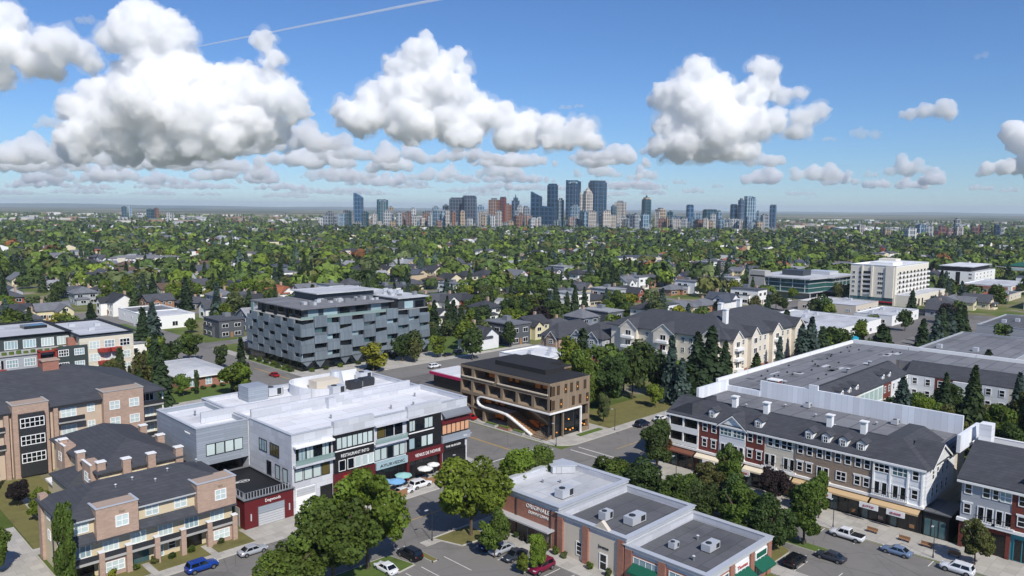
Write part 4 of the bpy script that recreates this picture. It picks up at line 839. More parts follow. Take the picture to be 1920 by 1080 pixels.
for z in (.6, 4.0, 7.6, 11.0):
    for k in range(15):
        y = rr.uniform(121, 151); 
        if z < 5 and y < 138 and z > 3: continue
        p = box('glow_panel', MATS['glowing_wood'], t, 136.9, y, z + rr.uniform(0, .4), 136.985, y + rr.uniform(.8, 2.6), z + rr.uniform(1.0, 2.2))
    for k in range(7):
        y = rr.uniform(121, 151); MB().box(136.5, y, z + 1.7, 136.8, y + .35, z + 1.9).build('ceiling_lamp', MATS['warm_light'], t)
# right face
MB().prism([(x0 + .02, ya + .01), (x1 - .02, ya + .01), (x1 - .02, ya + .88), (x0 + .02, ya + .88)], 6.9, 13.34).build('side_wall', MATS['bronze'], t)
for x, z in ((134.2, 10.9), (135.9, 10.9), (138.6, 10.9), (140.7, 10.9), (143.0, 10.9), (145.8, 10.9), (134.2, 7.5), (137.0, 7.5), (141.5, 7.5), (144, 7.5), (146.8, 7.5)):
    f = win(t, '-v', x, z, .9, 2.2, ya + .01, 1, 1, .08, 'bronze_dark', 'office_glass', 'slit_window')
    if (int(x * 7) % 3) != 0: fbox('interior_lamp', MATS['warm_light'], t, '-v', x - .12, x + .12, z + .8, z + 1.1, ya + .01, .05, .041)
MB().prism([(x0 + .02, ya + .01), (144.0, ya + .01), (144.0, ya + .5), (x0 + .02, ya + .5)], 6.45, 6.89).build('ribbon_soffit', MATS['bronze'], t)
W = MATS['white_paint']; box('white_ribbon', W, t, x0 - .35, ya - .35, 6.5, 144.4, ya + .0, 6.85); box('white_ribbon', W, t, 144.02, ya - .34, .15, 144.39, ya + .02, 6.49)
for x in (134.9, 138.2): box('column', MATS['bronze'], t, x - .2, ya + .2, .15, x + .2, ya + .6, 6.44)
box('side_bay', MATS['bronze'], t, 144.6, ya + .015, .15, x1 - .05, ya + .85, 1.0); box('side_bay', MATS['bronze'], t, 144.6, ya + .015, 3.0, x1 - .05, ya + .85, 4.2); box('corner_post', MATS['bronze'], t, 147.2, ya + .012, 0, x1 - .03, ya + .87, 6.9); box('side_glazing', MATS['glass_dark'], t, 133.4, ya + .88, .15, x1 - .1, ya + .899, 6.4)
for x, z in ((136.2, 1.3), (139.6, 1.5), (140.6, 3.8), (142.2, 1.2), (145.6, 1.8), (146.6, 1.4), (141.2, 1.0), (135, 4.4)): MB().box(x, ya + .6, z, x + .24, ya + .85, z + .26).build('interior_lamp', MATS['warm_light'], t)
# ribbon on the long face: back along the terrace, round the bend, down to the pavement
def ribbon(pts, w, h):
    b = MB(); rings = []
    for i, (y, z) in enumerate(pts):
        a = pts[max(0, i - 1)]; c = pts[min(len(pts) - 1, i + 1)]; d = Vector((c[0] - a[0], c[1] - a[1])).normalized(); n = Vector((-d.y, d.x)) * h / 2
        rings.append([(x0 - .35, y + n.x, z + n.y), (x0 - .35 + w, y + n.x, z + n.y), (x0 - .35 + w, y - n.x, z - n.y), (x0 - .35, y - n.x, z - n.y)])
    vs = [p for r_ in rings for p in r_]; fs = [(0, 1, 2, 3), tuple(len(vs) - 4 + i for i in (3, 2, 1, 0))]
    for i in range(len(rings) - 1):
        for k in range(4): fs.append((i * 4 + k, i * 4 + (k + 1) % 4, i * 4 + 4 + (k + 1) % 4, i * 4 + 4 + k))
    return b.add(vs, fs)
pts = [(ya + .01, 6.68), (143, 6.68), (144.2, 6.55), (145, 6.1), (145.2, 5.4), (145, 4.7), (144.4, 4.25), (143, 4.0), (137, 3.9), (134.6, 3.7), (133, 3.2), (125.8, .35)]
ribbon(pts, .8, .3).build('white_ribbon', W, t)
box('terrace_slab', MATS['concrete_wall'], t, x0 + .6, 134.6, 3.55, 136.95, 144.8, 3.85)
for i in range(11): box('stair_step', MATS['timber'], t, x0 + .2 + i * .02, 125.6 + i * .82, .15, 136.9, 126.42 + i * .82, .15 + .33 * (i + 1))
for i in range(6): box('seating_step', MATS['bronze'], t, 132.6 + i * .7, 120.6 + i * .1, .15, 133.3 + i * .7, 125.5, .15 + .3 * (i + 1))
for i in range(5): MB().tube([(133 + i * .8, 121 + i * .5, .2), (135.5, 125 + i * .8, 3.6)], .06).build('hand_rail', MATS['bronze_dark'], t)

# ================================================================ zinc apartment block
M('zinc_panel', S(128, 139, 147), .45, .06, .5, met=.25, rnd=.16, pat='wall', ps=(.6, 30), psz=.04, pc=S(104, 113, 122)); M('zinc_dark', S(70, 76, 84), .5, .08, met=.2)
t = thing('zinc_apartment_block', 'grey zinc clad six storey apartment block with staggered panels and slot windows', 'apartment building', (158, 248, 0))
xa, xb, y0, y1 = 130, 184.5, 229, 267
box('core', MATS['glass_dark'], t, xa + .9, y0 + .9, 0, xb, y1, 17.3)
box('penthouse', MATS['zinc_dark'], t, xa + 3.2, y0 + 3.0, 17.3, 168, y1 - 2, 20.6); box('penthouse', MATS['zinc_dark'], t, 171, y0 + 1.6, 17.3, xb - .5, y1, 21.4)
box('roof', MATS['membrane_grey'], t, xa + 1.0, y0 + 1.2, 20.6, 169, y1 - .5, 21.0); box('roof', MATS['membrane_pale'], t, 170.4, y0 + .6, 21.4, xb + .6, y1 + .5, 21.75)
box('terrace_floor', MATS['concrete_wall'], t, xa + .3, y0 + .3, 17.3, xb, y1, 17.42)
box('upper_storey', MATS['zinc_dark'], t, 147, 246, 21.0, 171, 263, 23.6); box('upper_roof', MATS['membrane_pale'], t, 145.6, 244.6, 23.6, 172, 264, 23.95)
zr = [3.4, 6.2, 9.0, 11.8, 14.6, 17.4]
rr = random.Random(11)
def zpanel(face, a0, a1, z0_, z1_, pr, sk=0):
    at = y0 if face == '-v' else xa
    if face == '-v':
        MB().extr([], 'x', 0, 0) if 0 else None
        vs = [(a0 + .03, at - pr, z0_), (a1 - .03, at - pr, z0_), (a1 - .03, at - pr, z1_ + sk), (a0 + .03, at - pr, z1_), (a0 + .03, at + .5, z0_), (a1 - .03, at + .5, z0_), (a1 - .03, at + .5, z1_ + sk), (a0 + .03, at + .5, z1_)]
    else:
        vs = [(at - pr, a0 + .03, z0_), (at - pr, a1 - .03, z0_), (at - pr, a1 - .03, z1_ + sk), (at - pr, a0 + .03, z1_), (at + .5, a0 + .03, z0_), (at + .5, a1 - .03, z0_), (at + .5, a1 - .03, z1_ + sk), (at + .5, a0 + .03, z1_)]
    MB().add(vs, [(0, 1, 2, 3), (7, 6, 5, 4), (0, 4, 5, 1), (1, 5, 6, 2), (2, 6, 7, 3), (3, 7, 4, 0)]).build('zinc_panel', MATS['zinc_panel'], t)
for face, A, B_, nc in (('-v', xa, xb, 11), ('-u', y0, y1, 9)):
    w = (B_ - A) / nc
    for r_ in range(5):
        for c in range(nc):
            a0, a1 = A + c * w, A + (c + 1) * w; pr = .05 + .28 * ((c + r_) % 2) + rr.uniform(0, .08)
            if face == '-u' and c == 0: pr = .1
            open_ = ((c + r_) % 2 == 0)
            top = zr[r_ + 1] - .02
            if r_ == 4 and face == '-v' and c in (1, 4, 7): top += .9
            if face == '-u' and r_ == 4 and c in (2, 4, 6, 8): top += 3.2
            if open_:
                sk = rr.choice((-.35, .5, .7, 0)) if face == '-v' else rr.choice((0, .35))
                zpanel(face, a0, a1, zr[r_] + .01, zr[r_] + (1.15 if face == '-v' else 1.4), pr, sk)
                at = y0 if face == '-v' else xa
                fbox('balcony_glazing', MATS[rr.choice(('glass_teal', 'glass_pale', 'glass_dark', 'glass_dark'))], t, face, a0 + .5, a0 + w * rr.uniform(.45, .7), zr[r_] + .3, top - .1, at, -.55, -.85)
            else: zpanel(face, a0, a1, zr[r_] + .01, top, pr)
for c in range(11):
    a0 = xa + c * 4.95; h = rr.uniform(1.0, 2.6)
    if c % 3 != 2: MB().add([(a0 + .1, y0 + .3, 3.39), (a0 + 4.8, y0 + .3, 3.39), (a0 + 2.4, y0 + .4, 3.4 - h - .6), (a0 + .1, y0 + .7, 3.39), (a0 + 4.8, y0 + .7, 3.39), (a0 + 2.4, y0 + .6, 3.4 - h - .6)], [(0, 1, 2), (5, 4, 3), (0, 3, 4, 1), (1, 4, 5, 2), (2, 5, 3, 0)]).build('angled_leg', MATS['zinc_panel'], t)
for x, w in ((134.5, 4), (140.5, 5.5), (147, 4), (153.5, 5), (160, 4.4), (174, 4), (179, 4)): fbox('penthouse_window', MATS['glass_dark' if int(x) % 2 else 'glass_pale'], t, '-v', x, x + w, 17.6, 20.2, y0 + (3.0 if x < 170 else 1.6), .05)
for y in (234, 240, 246, 252, 258): fbox('penthouse_window', MATS['glass_dark'], t, '-u', y, y + 4, 17.6, 20.2, xa + 3.2, .05)
box('glass_balustrade', MATS['glass_rail'], t, xa + .4, y0 + .35, 17.42, 168, y0 + .42, 18.4); box('dark_corner', MATS['black_paint'], t, 168.02, y0 + 1.7, 17.43, 170.9, y0 + 12, 21.2)
for i in range(44):
    x, y, z = rr.uniform(136, 166), rr.uniform(236, 243), 21.0
    if i > 24: x, y, z = rr.uniform(173, 184), rr.uniform(232, 262), 21.75
    w, d, h = rr.uniform(.8, 2.2), rr.uniform(.8, 1.8), rr.uniform(.6, 1.5)
    MB().box(x, y, z, x + w, y + d, z + h).build('rooftop_unit', MATS['metal_light' if i % 3 else 'metal_grey'], t)

# ================================================================ cream hipped apartment house
M('stucco_sand', S(222, 213, 198), .85, .06, .4, stain=.05)
t = thing('hipped_apartment_house', 'large cream apartment house with dark hipped roof, gables and white chimneys', 'apartment building', (245, 135, 0))
box('wall', MATS['stucco_sand'], t, 221, 124, 0, 278, 148, 13.8); box('wall', MATS['stucco_sand'], t, 221.003, 148.01, 0, 243, 170, 13.8)
box('brick_base', MATS['brick_red'], t, 220.8, 123.8, 0, 278.2, 124, 3.0); box('brick_base', MATS['brick_red'], t, 220.8, 124.01, 0, 221, 170, 3.0)
MB().hip(221, 124, 278, 150, 14.02, 6.6, .9).build('roof', MATS['shingle'], t); MB().hip(221.01, 126, 243, 171, 14.0, 5.6, .9).build('roof', MATS['shingle'], t)
for a0, a1 in ((223, 229), (235, 240.5), (250, 256.5), (267, 274)): box('gable_bay', MATS['stucco_sand'], t, a0, 122.6, 0, a1, 124, 13.9); gable_front(t, '-v', a0, a1, 13.9, 2.6, 122.8, 7, 'stucco_sand', 'shingle', .25)
for a0, a1 in ((126, 133), (143, 151), (158, 165)): box('gable_bay', MATS['stucco_sand'], t, 219.6, a0, 0, 221, a1, 13.9); gable_front(t, '-u', a0, a1, 13.9, 2.8, 219.8, 7, 'stucco_sand', 'shingle', .25)
for z in (1.0, 4.2, 7.6, 11):
    for x in (232, 243.5, 247, 260, 264): win(t, '-v', x, z, 1.4, 1.8, 124, 2, 2, .12)
    for x in (226, 237.7, 253.2, 270.5):
        win(t, '-v', x, z, 2.2, 1.9, 122.6, 2, 1, .12); 
        if x in (226, 253.2): fbox('balcony', MATS['white_paint'], t, '-v', x - 2.2, x + 2.2, z - .9, z - .05, 122.6, 1.3, 0)
    for y in (137, 140, 154.5): win(t, '-u', y, z, 1.4, 1.8, 221, 2, 2, .12)
    for y in (129.5, 147, 161.5): win(t, '-u', y, z, 2.4, 1.9, 219.6, 2, 1, .12); fbox('balcony', MATS['white_paint'], t, '-u', y - 2.4, y + 2.4, z - .9, z - .05, 219.6, 1.3, 0)
for x, y in ((231, 130), (245, 140), (262, 142)):
    c = box('chimney', MATS['white_paint'], t, x, y, 15, x + 1.6, y + 1.4, 22.0); box('chimney_cap', MATS['white_paint'], c, x - .15, y - .15, 22, x + 1.75, y + 1.55, 22.3)

# ================================================================ office and apartment blocks on the right
t = thing('green_glass_office', 'three storey green glass office with pale roof beyond the cream apartments', 'office building', (487, 225, 0))
M('green_glass', S(52, 92, 90), .08, .2, .15, spec=.8)
box('wall', MATS['concrete_wall'], t, 470, 212, 0, 520, 245, 4.2)
MB().prism([(468, 208), (490, 206), (492, 203), (525, 203), (525, 245), (468, 245)], 4.2, 12.6).build('curtain_wall', MATS['green_glass'], t)
MB().prism([(466, 206), (489, 204), (491, 201), (527, 201), (527, 246), (466, 246)], 12.6, 13.5).build('roof', MATS['membrane_pale'], t); MB().prism([(467, 207), (490, 205), (491.5, 202), (526, 202), (526, 245), (467, 245)], 4.0, 4.6).build('floor_band', MATS['metal_light'], t)
for z in (7, 9.8): MB().prism([(467.7, 207.7), (490, 205.7), (491.8, 202.7), (525.3, 202.7), (525.3, 245), (467.7, 245)], z, z + .35).build('floor_band', MATS['metal_light'], t)
for y in (210, 218, 226, 234, 242): fbox('mullion', MATS['metal_light'], t, '-u', y - .25, y + .25, 4.6, 12.5, 468, .35)
for x in (496, 502, 508, 514, 520): fbox('mullion', MATS['metal_light'], t, '-v', x - .2, x + .2, 4.6, 12.5, 203, .35)
box('stair_tower', MATS['concrete_wall'], t, 466, 236, 0, 474, 247, 16.5); box('plant_room', MATS['zinc_dark'], t, 482, 218, 13.5, 494, 232, 17); box('plant_room', MATS['metal_light'], t, 504, 210, 13.5, 518, 226, 15.6)
for x in (470, 480, 490, 502, 514, 524): MB().cyl(x, 203.5 if x > 492 else 207.5, 0, 4, .4).build('column', MATS['concrete_wall'], t)
t = thing('cream_tower_block', 'cream eight storey apartment block with white roof frame and dark balconies', 'apartment building', (500, 172, 0))
M('cream_panel', S(224, 217, 202), .8, .06, .3); flat_roof(t, 477, 160, 535, 186, 23.5, 'cream_panel', 'membrane_white', .8, 'white_paint', 'white_paint', .5, .3)
box('podium', MATS['cream_panel'], t, 477.5, 151, 0, 541, 159.99, 6.5); box('podium_roof', MATS['membrane_pale'], t, 477.6, 151.1, 6.5, 541, 159.98, 6.7)
for z in (6.4, 9.2, 12, 14.8, 17.6):
    for y in (184, 180.4): win(t, '-u', y, z, 1.8, 1.7, 477, 2, 1, .14)
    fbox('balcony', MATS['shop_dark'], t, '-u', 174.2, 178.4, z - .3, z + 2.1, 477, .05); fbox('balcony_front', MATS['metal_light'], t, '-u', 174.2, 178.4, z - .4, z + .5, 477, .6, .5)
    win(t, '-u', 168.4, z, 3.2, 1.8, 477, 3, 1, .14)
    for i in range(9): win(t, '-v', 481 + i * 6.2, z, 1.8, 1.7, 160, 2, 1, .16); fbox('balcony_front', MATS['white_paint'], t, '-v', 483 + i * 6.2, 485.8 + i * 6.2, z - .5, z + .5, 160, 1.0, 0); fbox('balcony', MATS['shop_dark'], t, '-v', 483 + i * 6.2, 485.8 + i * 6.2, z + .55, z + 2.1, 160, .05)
for a0, a1 in ((161, 165.5), (172.8, 173.9), (178.7, 179.4)): fbox('cream_fin', MATS['cream_panel'], t, '-u', a0, a1, 4.5, 23, 477, .7, 0)
fbox('shop_glazing', MATS['glass_teal'], t, '-u', 161, 185.6, 2.4, 4.4, 477, .06); fbox('red_fascia', MATS['sign_red'], t, '-u', 161, 176, 1.6, 2.3, 477, .3, 0); fbox('shopfront', MATS['shop_dark'], t, '-u', 161, 185.6, .1, 1.55, 477, .05)
for x in (484, 490, 496, 512, 520): fbox('arch_shade_sheet', MATS['shop_dark'], t, '-v', x, x + 2.4, .1, 4.2, 151, .05)  # shade of the arches painted as flat dark panels
box('roof_frame', MATS['white_paint'], t, 480, 163, 22.8, 496, 176, 25.2); box('lift_tower', MATS['cream_panel'], t, 505, 170, 22.8, 514, 180, 26)
t = thing('white_office_box', 'white three storey block with recessed black top floor at the far right', 'building', (690, 180, 0))
box('wall', MATS['white_paint'], t, 664, 166, 0, 722, 193, 9.5); box('roof_terrace', MATS['membrane_pale'], t, 664.1, 166.1, 9.5, 722, 193, 9.7); box('top_floor', MATS['black_paint'], t, 668, 170, 9.7, 718, 191, 13.2); box('roof', MATS['membrane_white'], t, 666, 168, 13.2, 720, 192, 13.7)
fbox('dark_strip', MATS['black_paint'], t, '-u', 176, 179, 0, 9.5, 664, .08)
for z in (1.4, 4.4, 7.2):
    for x in (670, 680, 690, 700, 710): win(t, '-v', x, z, 2.6, 1.6, 166, 2, 1, .16)
    for y in (169, 184, 189): win(t, '-u', y, z, 2.2, 1.6, 664, 2, 1, .16)
t = thing('brick_strip_shops', 'low brick and white strip of shops in front of the white office box', 'building', (625, 140, 0))
flat_roof(t, 601, 128, 655, 158, 6, 'white_paint', 'membrane_pale', .7, 'white_paint', 'metal_light'); fbox('brick_fascia', MATS['brick_red'], t, '-u', 130, 157, 3.4, 5.4, 601, .3); fbox('shop_glazing', MATS['glass_pale'], t, '-u', 130, 157, .6, 3.0, 601, .08); fbox('brick_fascia', MATS['brick_red'], t, '-v', 604, 650, 3.4, 5.4, 128, .3); fbox('shop_glazing', MATS['glass_dark'], t, '-v', 604, 650, .6, 3.0, 128, .08)
t = thing('long_brick_school', 'brown banded two storey building at the right edge beyond the trees', 'building', (760, 140, 0))
box('wall', MATS['brick_red'], t, 745, 120, 0, 830, 165, 11); box('roof', MATS['awning_green'], t, 744.5, 119.5, 11, 830.5, 165.5, 11.6)
for z in (1.5, 4.6, 7.8): fbox('window_band', MATS['glass_pale'], t, '-u', 121, 164, z, z + 1.7, 745, .1); fbox('white_band', MATS['white_paint'], t, '-u', 120.5, 164.5, z + 1.8, z + 2.5, 745, .2)
def low_block(name, label, x0, y0, x1, y1, h, wall, roof, cat='building', wins=True, group=None):
    t = thing(name, label, cat, ((x0 + x1) / 2, (y0 + y1) / 2, 0), 0, group)
    flat_roof(t, x0, y0, x1, y1, h, wall, roof, .5, None, 'metal_light', .3, .1)
    if wins:
        n = max(2, int((x1 - x0) / 8))
        for i in range(n): win(t, '-v', x0 + (i + .5) * (x1 - x0) / n, 1.1, 2.6, 1.7, y0, 2, 1, .14, pane=('glass_dark', 'glass_pale'))
        n = max(2, int((y1 - y0) / 8))
        for i in range(n): win(t, '-u', y0 + (i + .5) * (y1 - y0) / n, 1.1, 2.6, 1.7, x0, 2, 1, .14, pane=('glass_dark', 'glass_pale'))
    rr = random.Random(int(x0 * 3 + y0))
    for i in range(3):
        x, y = rr.uniform(x0 + 2, x1 - 4), rr.uniform(y0 + 2, y1 - 4); MB().box(x, y, h - .45, x + 2, y + 1.6, h + .9).build('rooftop_unit', MATS['metal_light'], t)
    return t
low_block('pale_warehouse', 'wide pale grey roofed warehouse behind the cream hipped apartments', 305, 130, 372, 172, 6, 'white_paint', 'membrane_pale')
low_block('grey_roof_shed', 'long low shed with grey roof among the spruces on the right', 292, 60, 348, 90, 7, 'siding_grey', 'membrane_grey')
low_block('grey_roof_hall', 'larger dark roofed hall beyond the grey shed on the right', 368, 56, 416, 90, 8, 'siding_grey', 'membrane_dark')
low_block('small_white_block', 'small two tier white office in front of the grey roof shed', 268, 66, 286, 90, 8, 'siding_white', 'membrane_grey')
low_block('white_shop', 'low white shop with red trim beside the warehouse yard', 392, 132, 430, 150, 5, 'white_paint', 'membrane_pale')
low_block('tan_shop', 'low tan shop between the warehouse and the cream tower block', 420, 160, 452, 192, 5, 'stucco_beige', 'membrane_pale')
low_block('white_depot', 'white flat roofed depot at the far right edge of the road', 520, 70, 590, 104, 8, 'white_paint', 'membrane_white')
low_block('glass_corner_shop', 'low white building with dark windows beside the cream tower block', 545, 178, 590, 200, 7, 'siding_white', 'membrane_pale')
low_block('brown_shed', 'low brown roofed shed right of the cream tower block', 560, 120, 590, 150, 4, 'stucco_beige', 'membrane_dark')
low_block('corner_pavilion', 'white pavilion with folded roof right behind the timber office', 186, 172, 206, 192, 5, 'white_paint', 'membrane_white')
t = thing('canopy_kiosk', 'small white kiosk with red canopy behind the timber office', 'kiosk', (200, 162, 0)); box('wall', MATS['white_paint'], t, 196, 158, 0, 205, 166, 3.6); box('canopy', MATS['sign_red'], t, 194.5, 160, 3.6, 205.5, 167.5, 4.3); win(t, '-v', 200.5, 1, 5, 1.8, 158, 3, 1, .12)
t = thing('red_canopy_shop', 'low shop with white and magenta canopy left of the timber office', 'shop', (150, 178, 0)); M('magenta', S(176, 30, 84), .6, .06)
box('wall', MATS['glass_dark'], t, 150, 170, 0, 160, 184, 3.8); box('canopy', MATS['magenta'], t, 149, 169, 3.8, 161, 185, 4.6); box('roof', MATS['membrane_white'], t, 149.4, 169.4, 4.6, 160.6, 184.6, 4.8)
for x in (150, 155, 160): MB().cyl(x, 169.4, 0, 3.8, .15).build('post', MATS['white_paint'], t)
for i, (y, cc) in enumerate(((124.7, (0.012, .13, .5)), (122, (.02, .3, .42)))):
    t = thing('storage_tank', 'bright blue round tank behind the courtyard block' if i == 0 else 'teal striped tank right of the blue tank', 'tank', (308, y - i * 2, 0)); m_ = M('tank_%d' % i, cc, .4, .1)
    MB().cyl(308 + i * 2, y - i * 4, 0, 5.2, 2.6 - i * .5, n=20).build('shell', m_, t, True); MB().cyl(308 + i * 2, y - i * 4, 5.2, 6.0, 2.6 - i * .5, .6, 20).build('dome', m_, t); MB().cyl(308 + i * 2, y - i * 4, 2.4, 2.8, 2.66 - i * .5, n=20).build('band', MATS['white_paint'], t)

# ================================================================ low brick house, white villa, grey townhouses
t = thing('brick_bungalow', 'low brick bungalow with pale grey roof beside the street left of the zinc block', 'house', (98, 240, 0))
box('wall', MATS['brick_red'], t, 91, 230, 0, 106, 258, 3.4); box('eave', MATS['white_paint'], t, 90, 229, 3.4, 107, 259, 3.75); MB().hip(91, 230, 106, 258, 3.76, 1.2, .9, flat=3).build('roof', MATS['membrane_pale'], t)
for x in (94, 99, 103.6): win(t, '-v', x, .7, 2.0, 2.2, 230, 2, 2, .14, pane='glass_pale')
for y in (234, 240, 246, 252): win(t, '-u', y, .9, 1.8, 1.8, 91, 2, 2, .14)
t = thing('white_villa', 'white flat roofed villa with lawn left of the zinc block', 'house', (134, 372, 0))
flat_roof(t, 126, 352, 146, 372, 6, 'white_paint', 'membrane_pale', .4, None, 'white_paint'); flat_roof(t, 128, 372.3, 148, 398, 5.4, 'white_paint', 'membrane_grey', .4, None, 'white_paint')
for x in (130, 137, 143): win(t, '-v', x, 1.0, 2.6, 2.2, 352, 2, 1, .14)
for y in (356, 362, 368, 380, 390): win(t, '-u', y, 2.2, 1.6, 1.4, 126 if y < 372 else 128, 2, 1, .14)
slab('lawn', 'grass', 116, 340, 124, 378, .2); slab('driveway', 'concrete', 104, 330, 115, 372, .12)
def gable_row(label, x0, y0, x1, y1, h, rh, wall, gables, base=None):
    t = thing('gabled_townhouse', label, 'townhouses', ((x0 + x1) / 2, (y0 + y1) / 2, 0), 0, 'gabled townhouses beside the cream apartments')
    box('wall', MATS[wall], t, x0, y0, 0, x1, y1, h); MB().hip(x0, y0, x1, y1, h + .22, rh, .7).build('roof', MATS['shingle'], t)
    for a0, a1 in gables: gable_front(t, '-u', a0, a1, h - .1, 2.6, x0, 5, wall, 'shingle', .6); box('gable_bay', MATS[wall], t, x0 - .58, a0, 0, x0 - .002, a1, h - .11); win(t, '-u', (a0 + a1) / 2, h - 2.4, 2, 1.6, x0 - .58, 2, 2, .14); win(t, '-u', (a0 + a1) / 2, h - 5.4, 2, 1.6, x0 - .58, 2, 2, .14)
    for i in range(4):
        x = x0 + (i + .5) * (x1 - x0) / 4; win(t, '-v', x, h - 2.4, 1.5, 1.6, y0, 2, 2, .14); win(t, '-v', x, h - 5.4, 1.5, 1.6, y0, 2, 2, .14)
gable_row('grey gabled townhouses beside the cream hipped apartments', 217, 171, 238, 186, 8.5, 4.5, 'siding_grey', ((172.5, 178), (180, 185)))
gable_row('tan and brick house with broad charcoal hip roof left of the grey gables', 214, 189, 236, 206 - 8, 7, 5, 'brick_tan', ((190, 195),))
# ================================================================ houses, downtown, far town
def in_view(x, y, m=1.06, near=200):
    dep = (x + y) * _h; lat = (x - y) * _h
    return dep > near and abs(lat) < dep * (960 / F) * m + 12
def depth(x, y): return (x + y) * _h
def lateral(x, y): return (x - y) * _h
# footprints that houses and trees keep clear of
KEEP = [(57, 118, 112, 200), (88, 40, 140, 118), (131, 116, 154, 160), (128, 226, 187, 268), (138, 0, 248, 96), (219, 120, 280, 172), (212, 170, 240, 200), (466, 200, 528, 248), (476, 150, 542, 188),
        (662, 164, 724, 195), (600, 126, 656, 160), (744, 118, 832, 167), (304, 128, 373, 174), (291, 48, 353, 92), (359, 38, 426, 94), (266, 64, 288, 92), (390, 130, 432, 152), (418, 158, 454, 194),
        (519, 68, 592, 106), (544, 176, 592, 202), (558, 118, 592, 152), (185, 170, 208, 194), (194, 156, 206, 168), (148, 165, 170, 190), (304, 112, 316, 130), (89, 227, 108, 260), (124, 350, 150, 400), (28, 110, 58, 170), (0, 176, 68, 210), (18, 238, 83, 278), (104, 328, 126, 380)]
def clear(x, y, m=1.0): return not any(a - m < x < c + m and b - m < y < d + m for a, b, c, d in KEEP)
STY = [205.9] + [y + 4.5 for y in range(296, 3400, 96)]
STX = [120.7, 24.5, 300.5, 404.5, 564.5, 724.5, 884.5, 1044.5]
def on_road(x, y, m=6.0):
    if any(abs(y - s) < m + 1 for s in STY): return True
    if y > 213 and any(abs(x - s) < m + 1 for s in STX): return True
    return abs(y - 105.5) < 10 or (abs(x - 121) < 12 and y < 430)
LAND = [('the grey zinc apartment block', 158, 240), ('the timber office', 142, 145), ('the brick bungalow', 98, 245), ('the white villa', 137, 372), ('the dark green apartment block', 50, 258), ('the cream hipped apartment house', 248, 140),
        ('the green glass office', 490, 225), ('the cream tower block', 505, 172), ('the white office box', 692, 180), ('the pale warehouse', 338, 150), ('the courtyard block', 200, 82), ('the grey roof shed', 322, 70), ('the long brick school', 780, 140), ('the grey gabled townhouses', 228, 180)]
RANK = {}
def ordinal(n):
    w = ['nearest', 'second nearest', 'third nearest', 'fourth nearest', 'fifth nearest', 'sixth nearest']
    return w[n] if n < 6 else '%d%s nearest' % (n + 1, 'th' if 10 <= (n + 1) % 100 <= 20 else {1: 'st', 2: 'nd', 3: 'rd'}.get((n + 1) % 10, 'th'))
def label_sorted(items):
    """items: (x, y, phrase, object) -> each gets 'phrase, nth nearest to landmark'"""
    buck = {}
    for x, y, ph, o in items:
        d, nm = min((math.hypot(x - a, y - b), nm) for nm, a, b in LAND); buck.setdefault((ph, nm), []).append((d, o))
    for (ph, nm), l in buck.items():
        l.sort(key=lambda q: q[0])
        for i, (d, o) in enumerate(l): o['label'] = '%s, %s to %s' % (ph, ordinal(i).replace(' nearest','-nearest'), nm)

WALLS = [('white', S(232, 232, 230)), ('white', S(220, 222, 224)), ('cream', S(222, 208, 178)), ('grey', S(164, 168, 172)), ('beige', S(196, 178, 152)), ('tan brick', S(158, 118, 94)), ('red brick', S(140, 78, 62)), ('blue grey', S(112, 126, 140)), ('pale yellow', S(212, 202, 166)), ('sage', S(150, 158, 140)), ('dark grey', S(84, 88, 94)), ('white', S(236, 234, 228))]
ROOFS = [('charcoal', S(62, 64, 70)), ('grey', S(112, 114, 120)), ('dark grey', S(80, 82, 88)), ('brown', S(98, 80, 70)), ('light grey', S(150, 152, 156)), ('slate', S(74, 80, 92)), ('charcoal', S(56, 58, 62)), ('terracotta', S(150, 92, 66))]
for i, (n_, c) in enumerate(WALLS): M('house_wall_%d' % i, c, .8, .07, .5, stain=.08)
for i, (n_, c) in enumerate(ROOFS): M('house_roof_%d' % i, c, .9, .14, .6, pat='wall', ps=(1, .35), stain=.2)
def two_mat_window(w, h):
    b = MB(); b.box(-w / 2, -.1, 0, w / 2, 0, h); me = b.mesh('window'); me.materials.append(MATS['white_paint']); me.materials.append(MATS['glass_dark'])
    n0 = len(me.polygons); c = MB(); c.box(-w / 2, -.1, 0, w / 2, 0, h)
    for s, (x0, x1) in enumerate(((-w / 2 + .12, -.06), (.06, w / 2 - .12))): c.box(x0, -.13, .12, x1, -.09, h - .12)
    me2 = c.mesh('window', norm=True); me2.materials.append(MATS['white_paint']); me2.materials.append(MATS['glass_dark'])
    for i, p in enumerate(me2.polygons): p.material_index = 1 if i >= 6 else 0
    return me2
HW = {'a': two_mat_window(1.5, 1.3), 'b': two_mat_window(2.4, 1.5), 'd': MB().box(-.5, -.08, 0, .5, 0, 2.1).mesh('door', (0, 0, 0), MATS['timber'])}
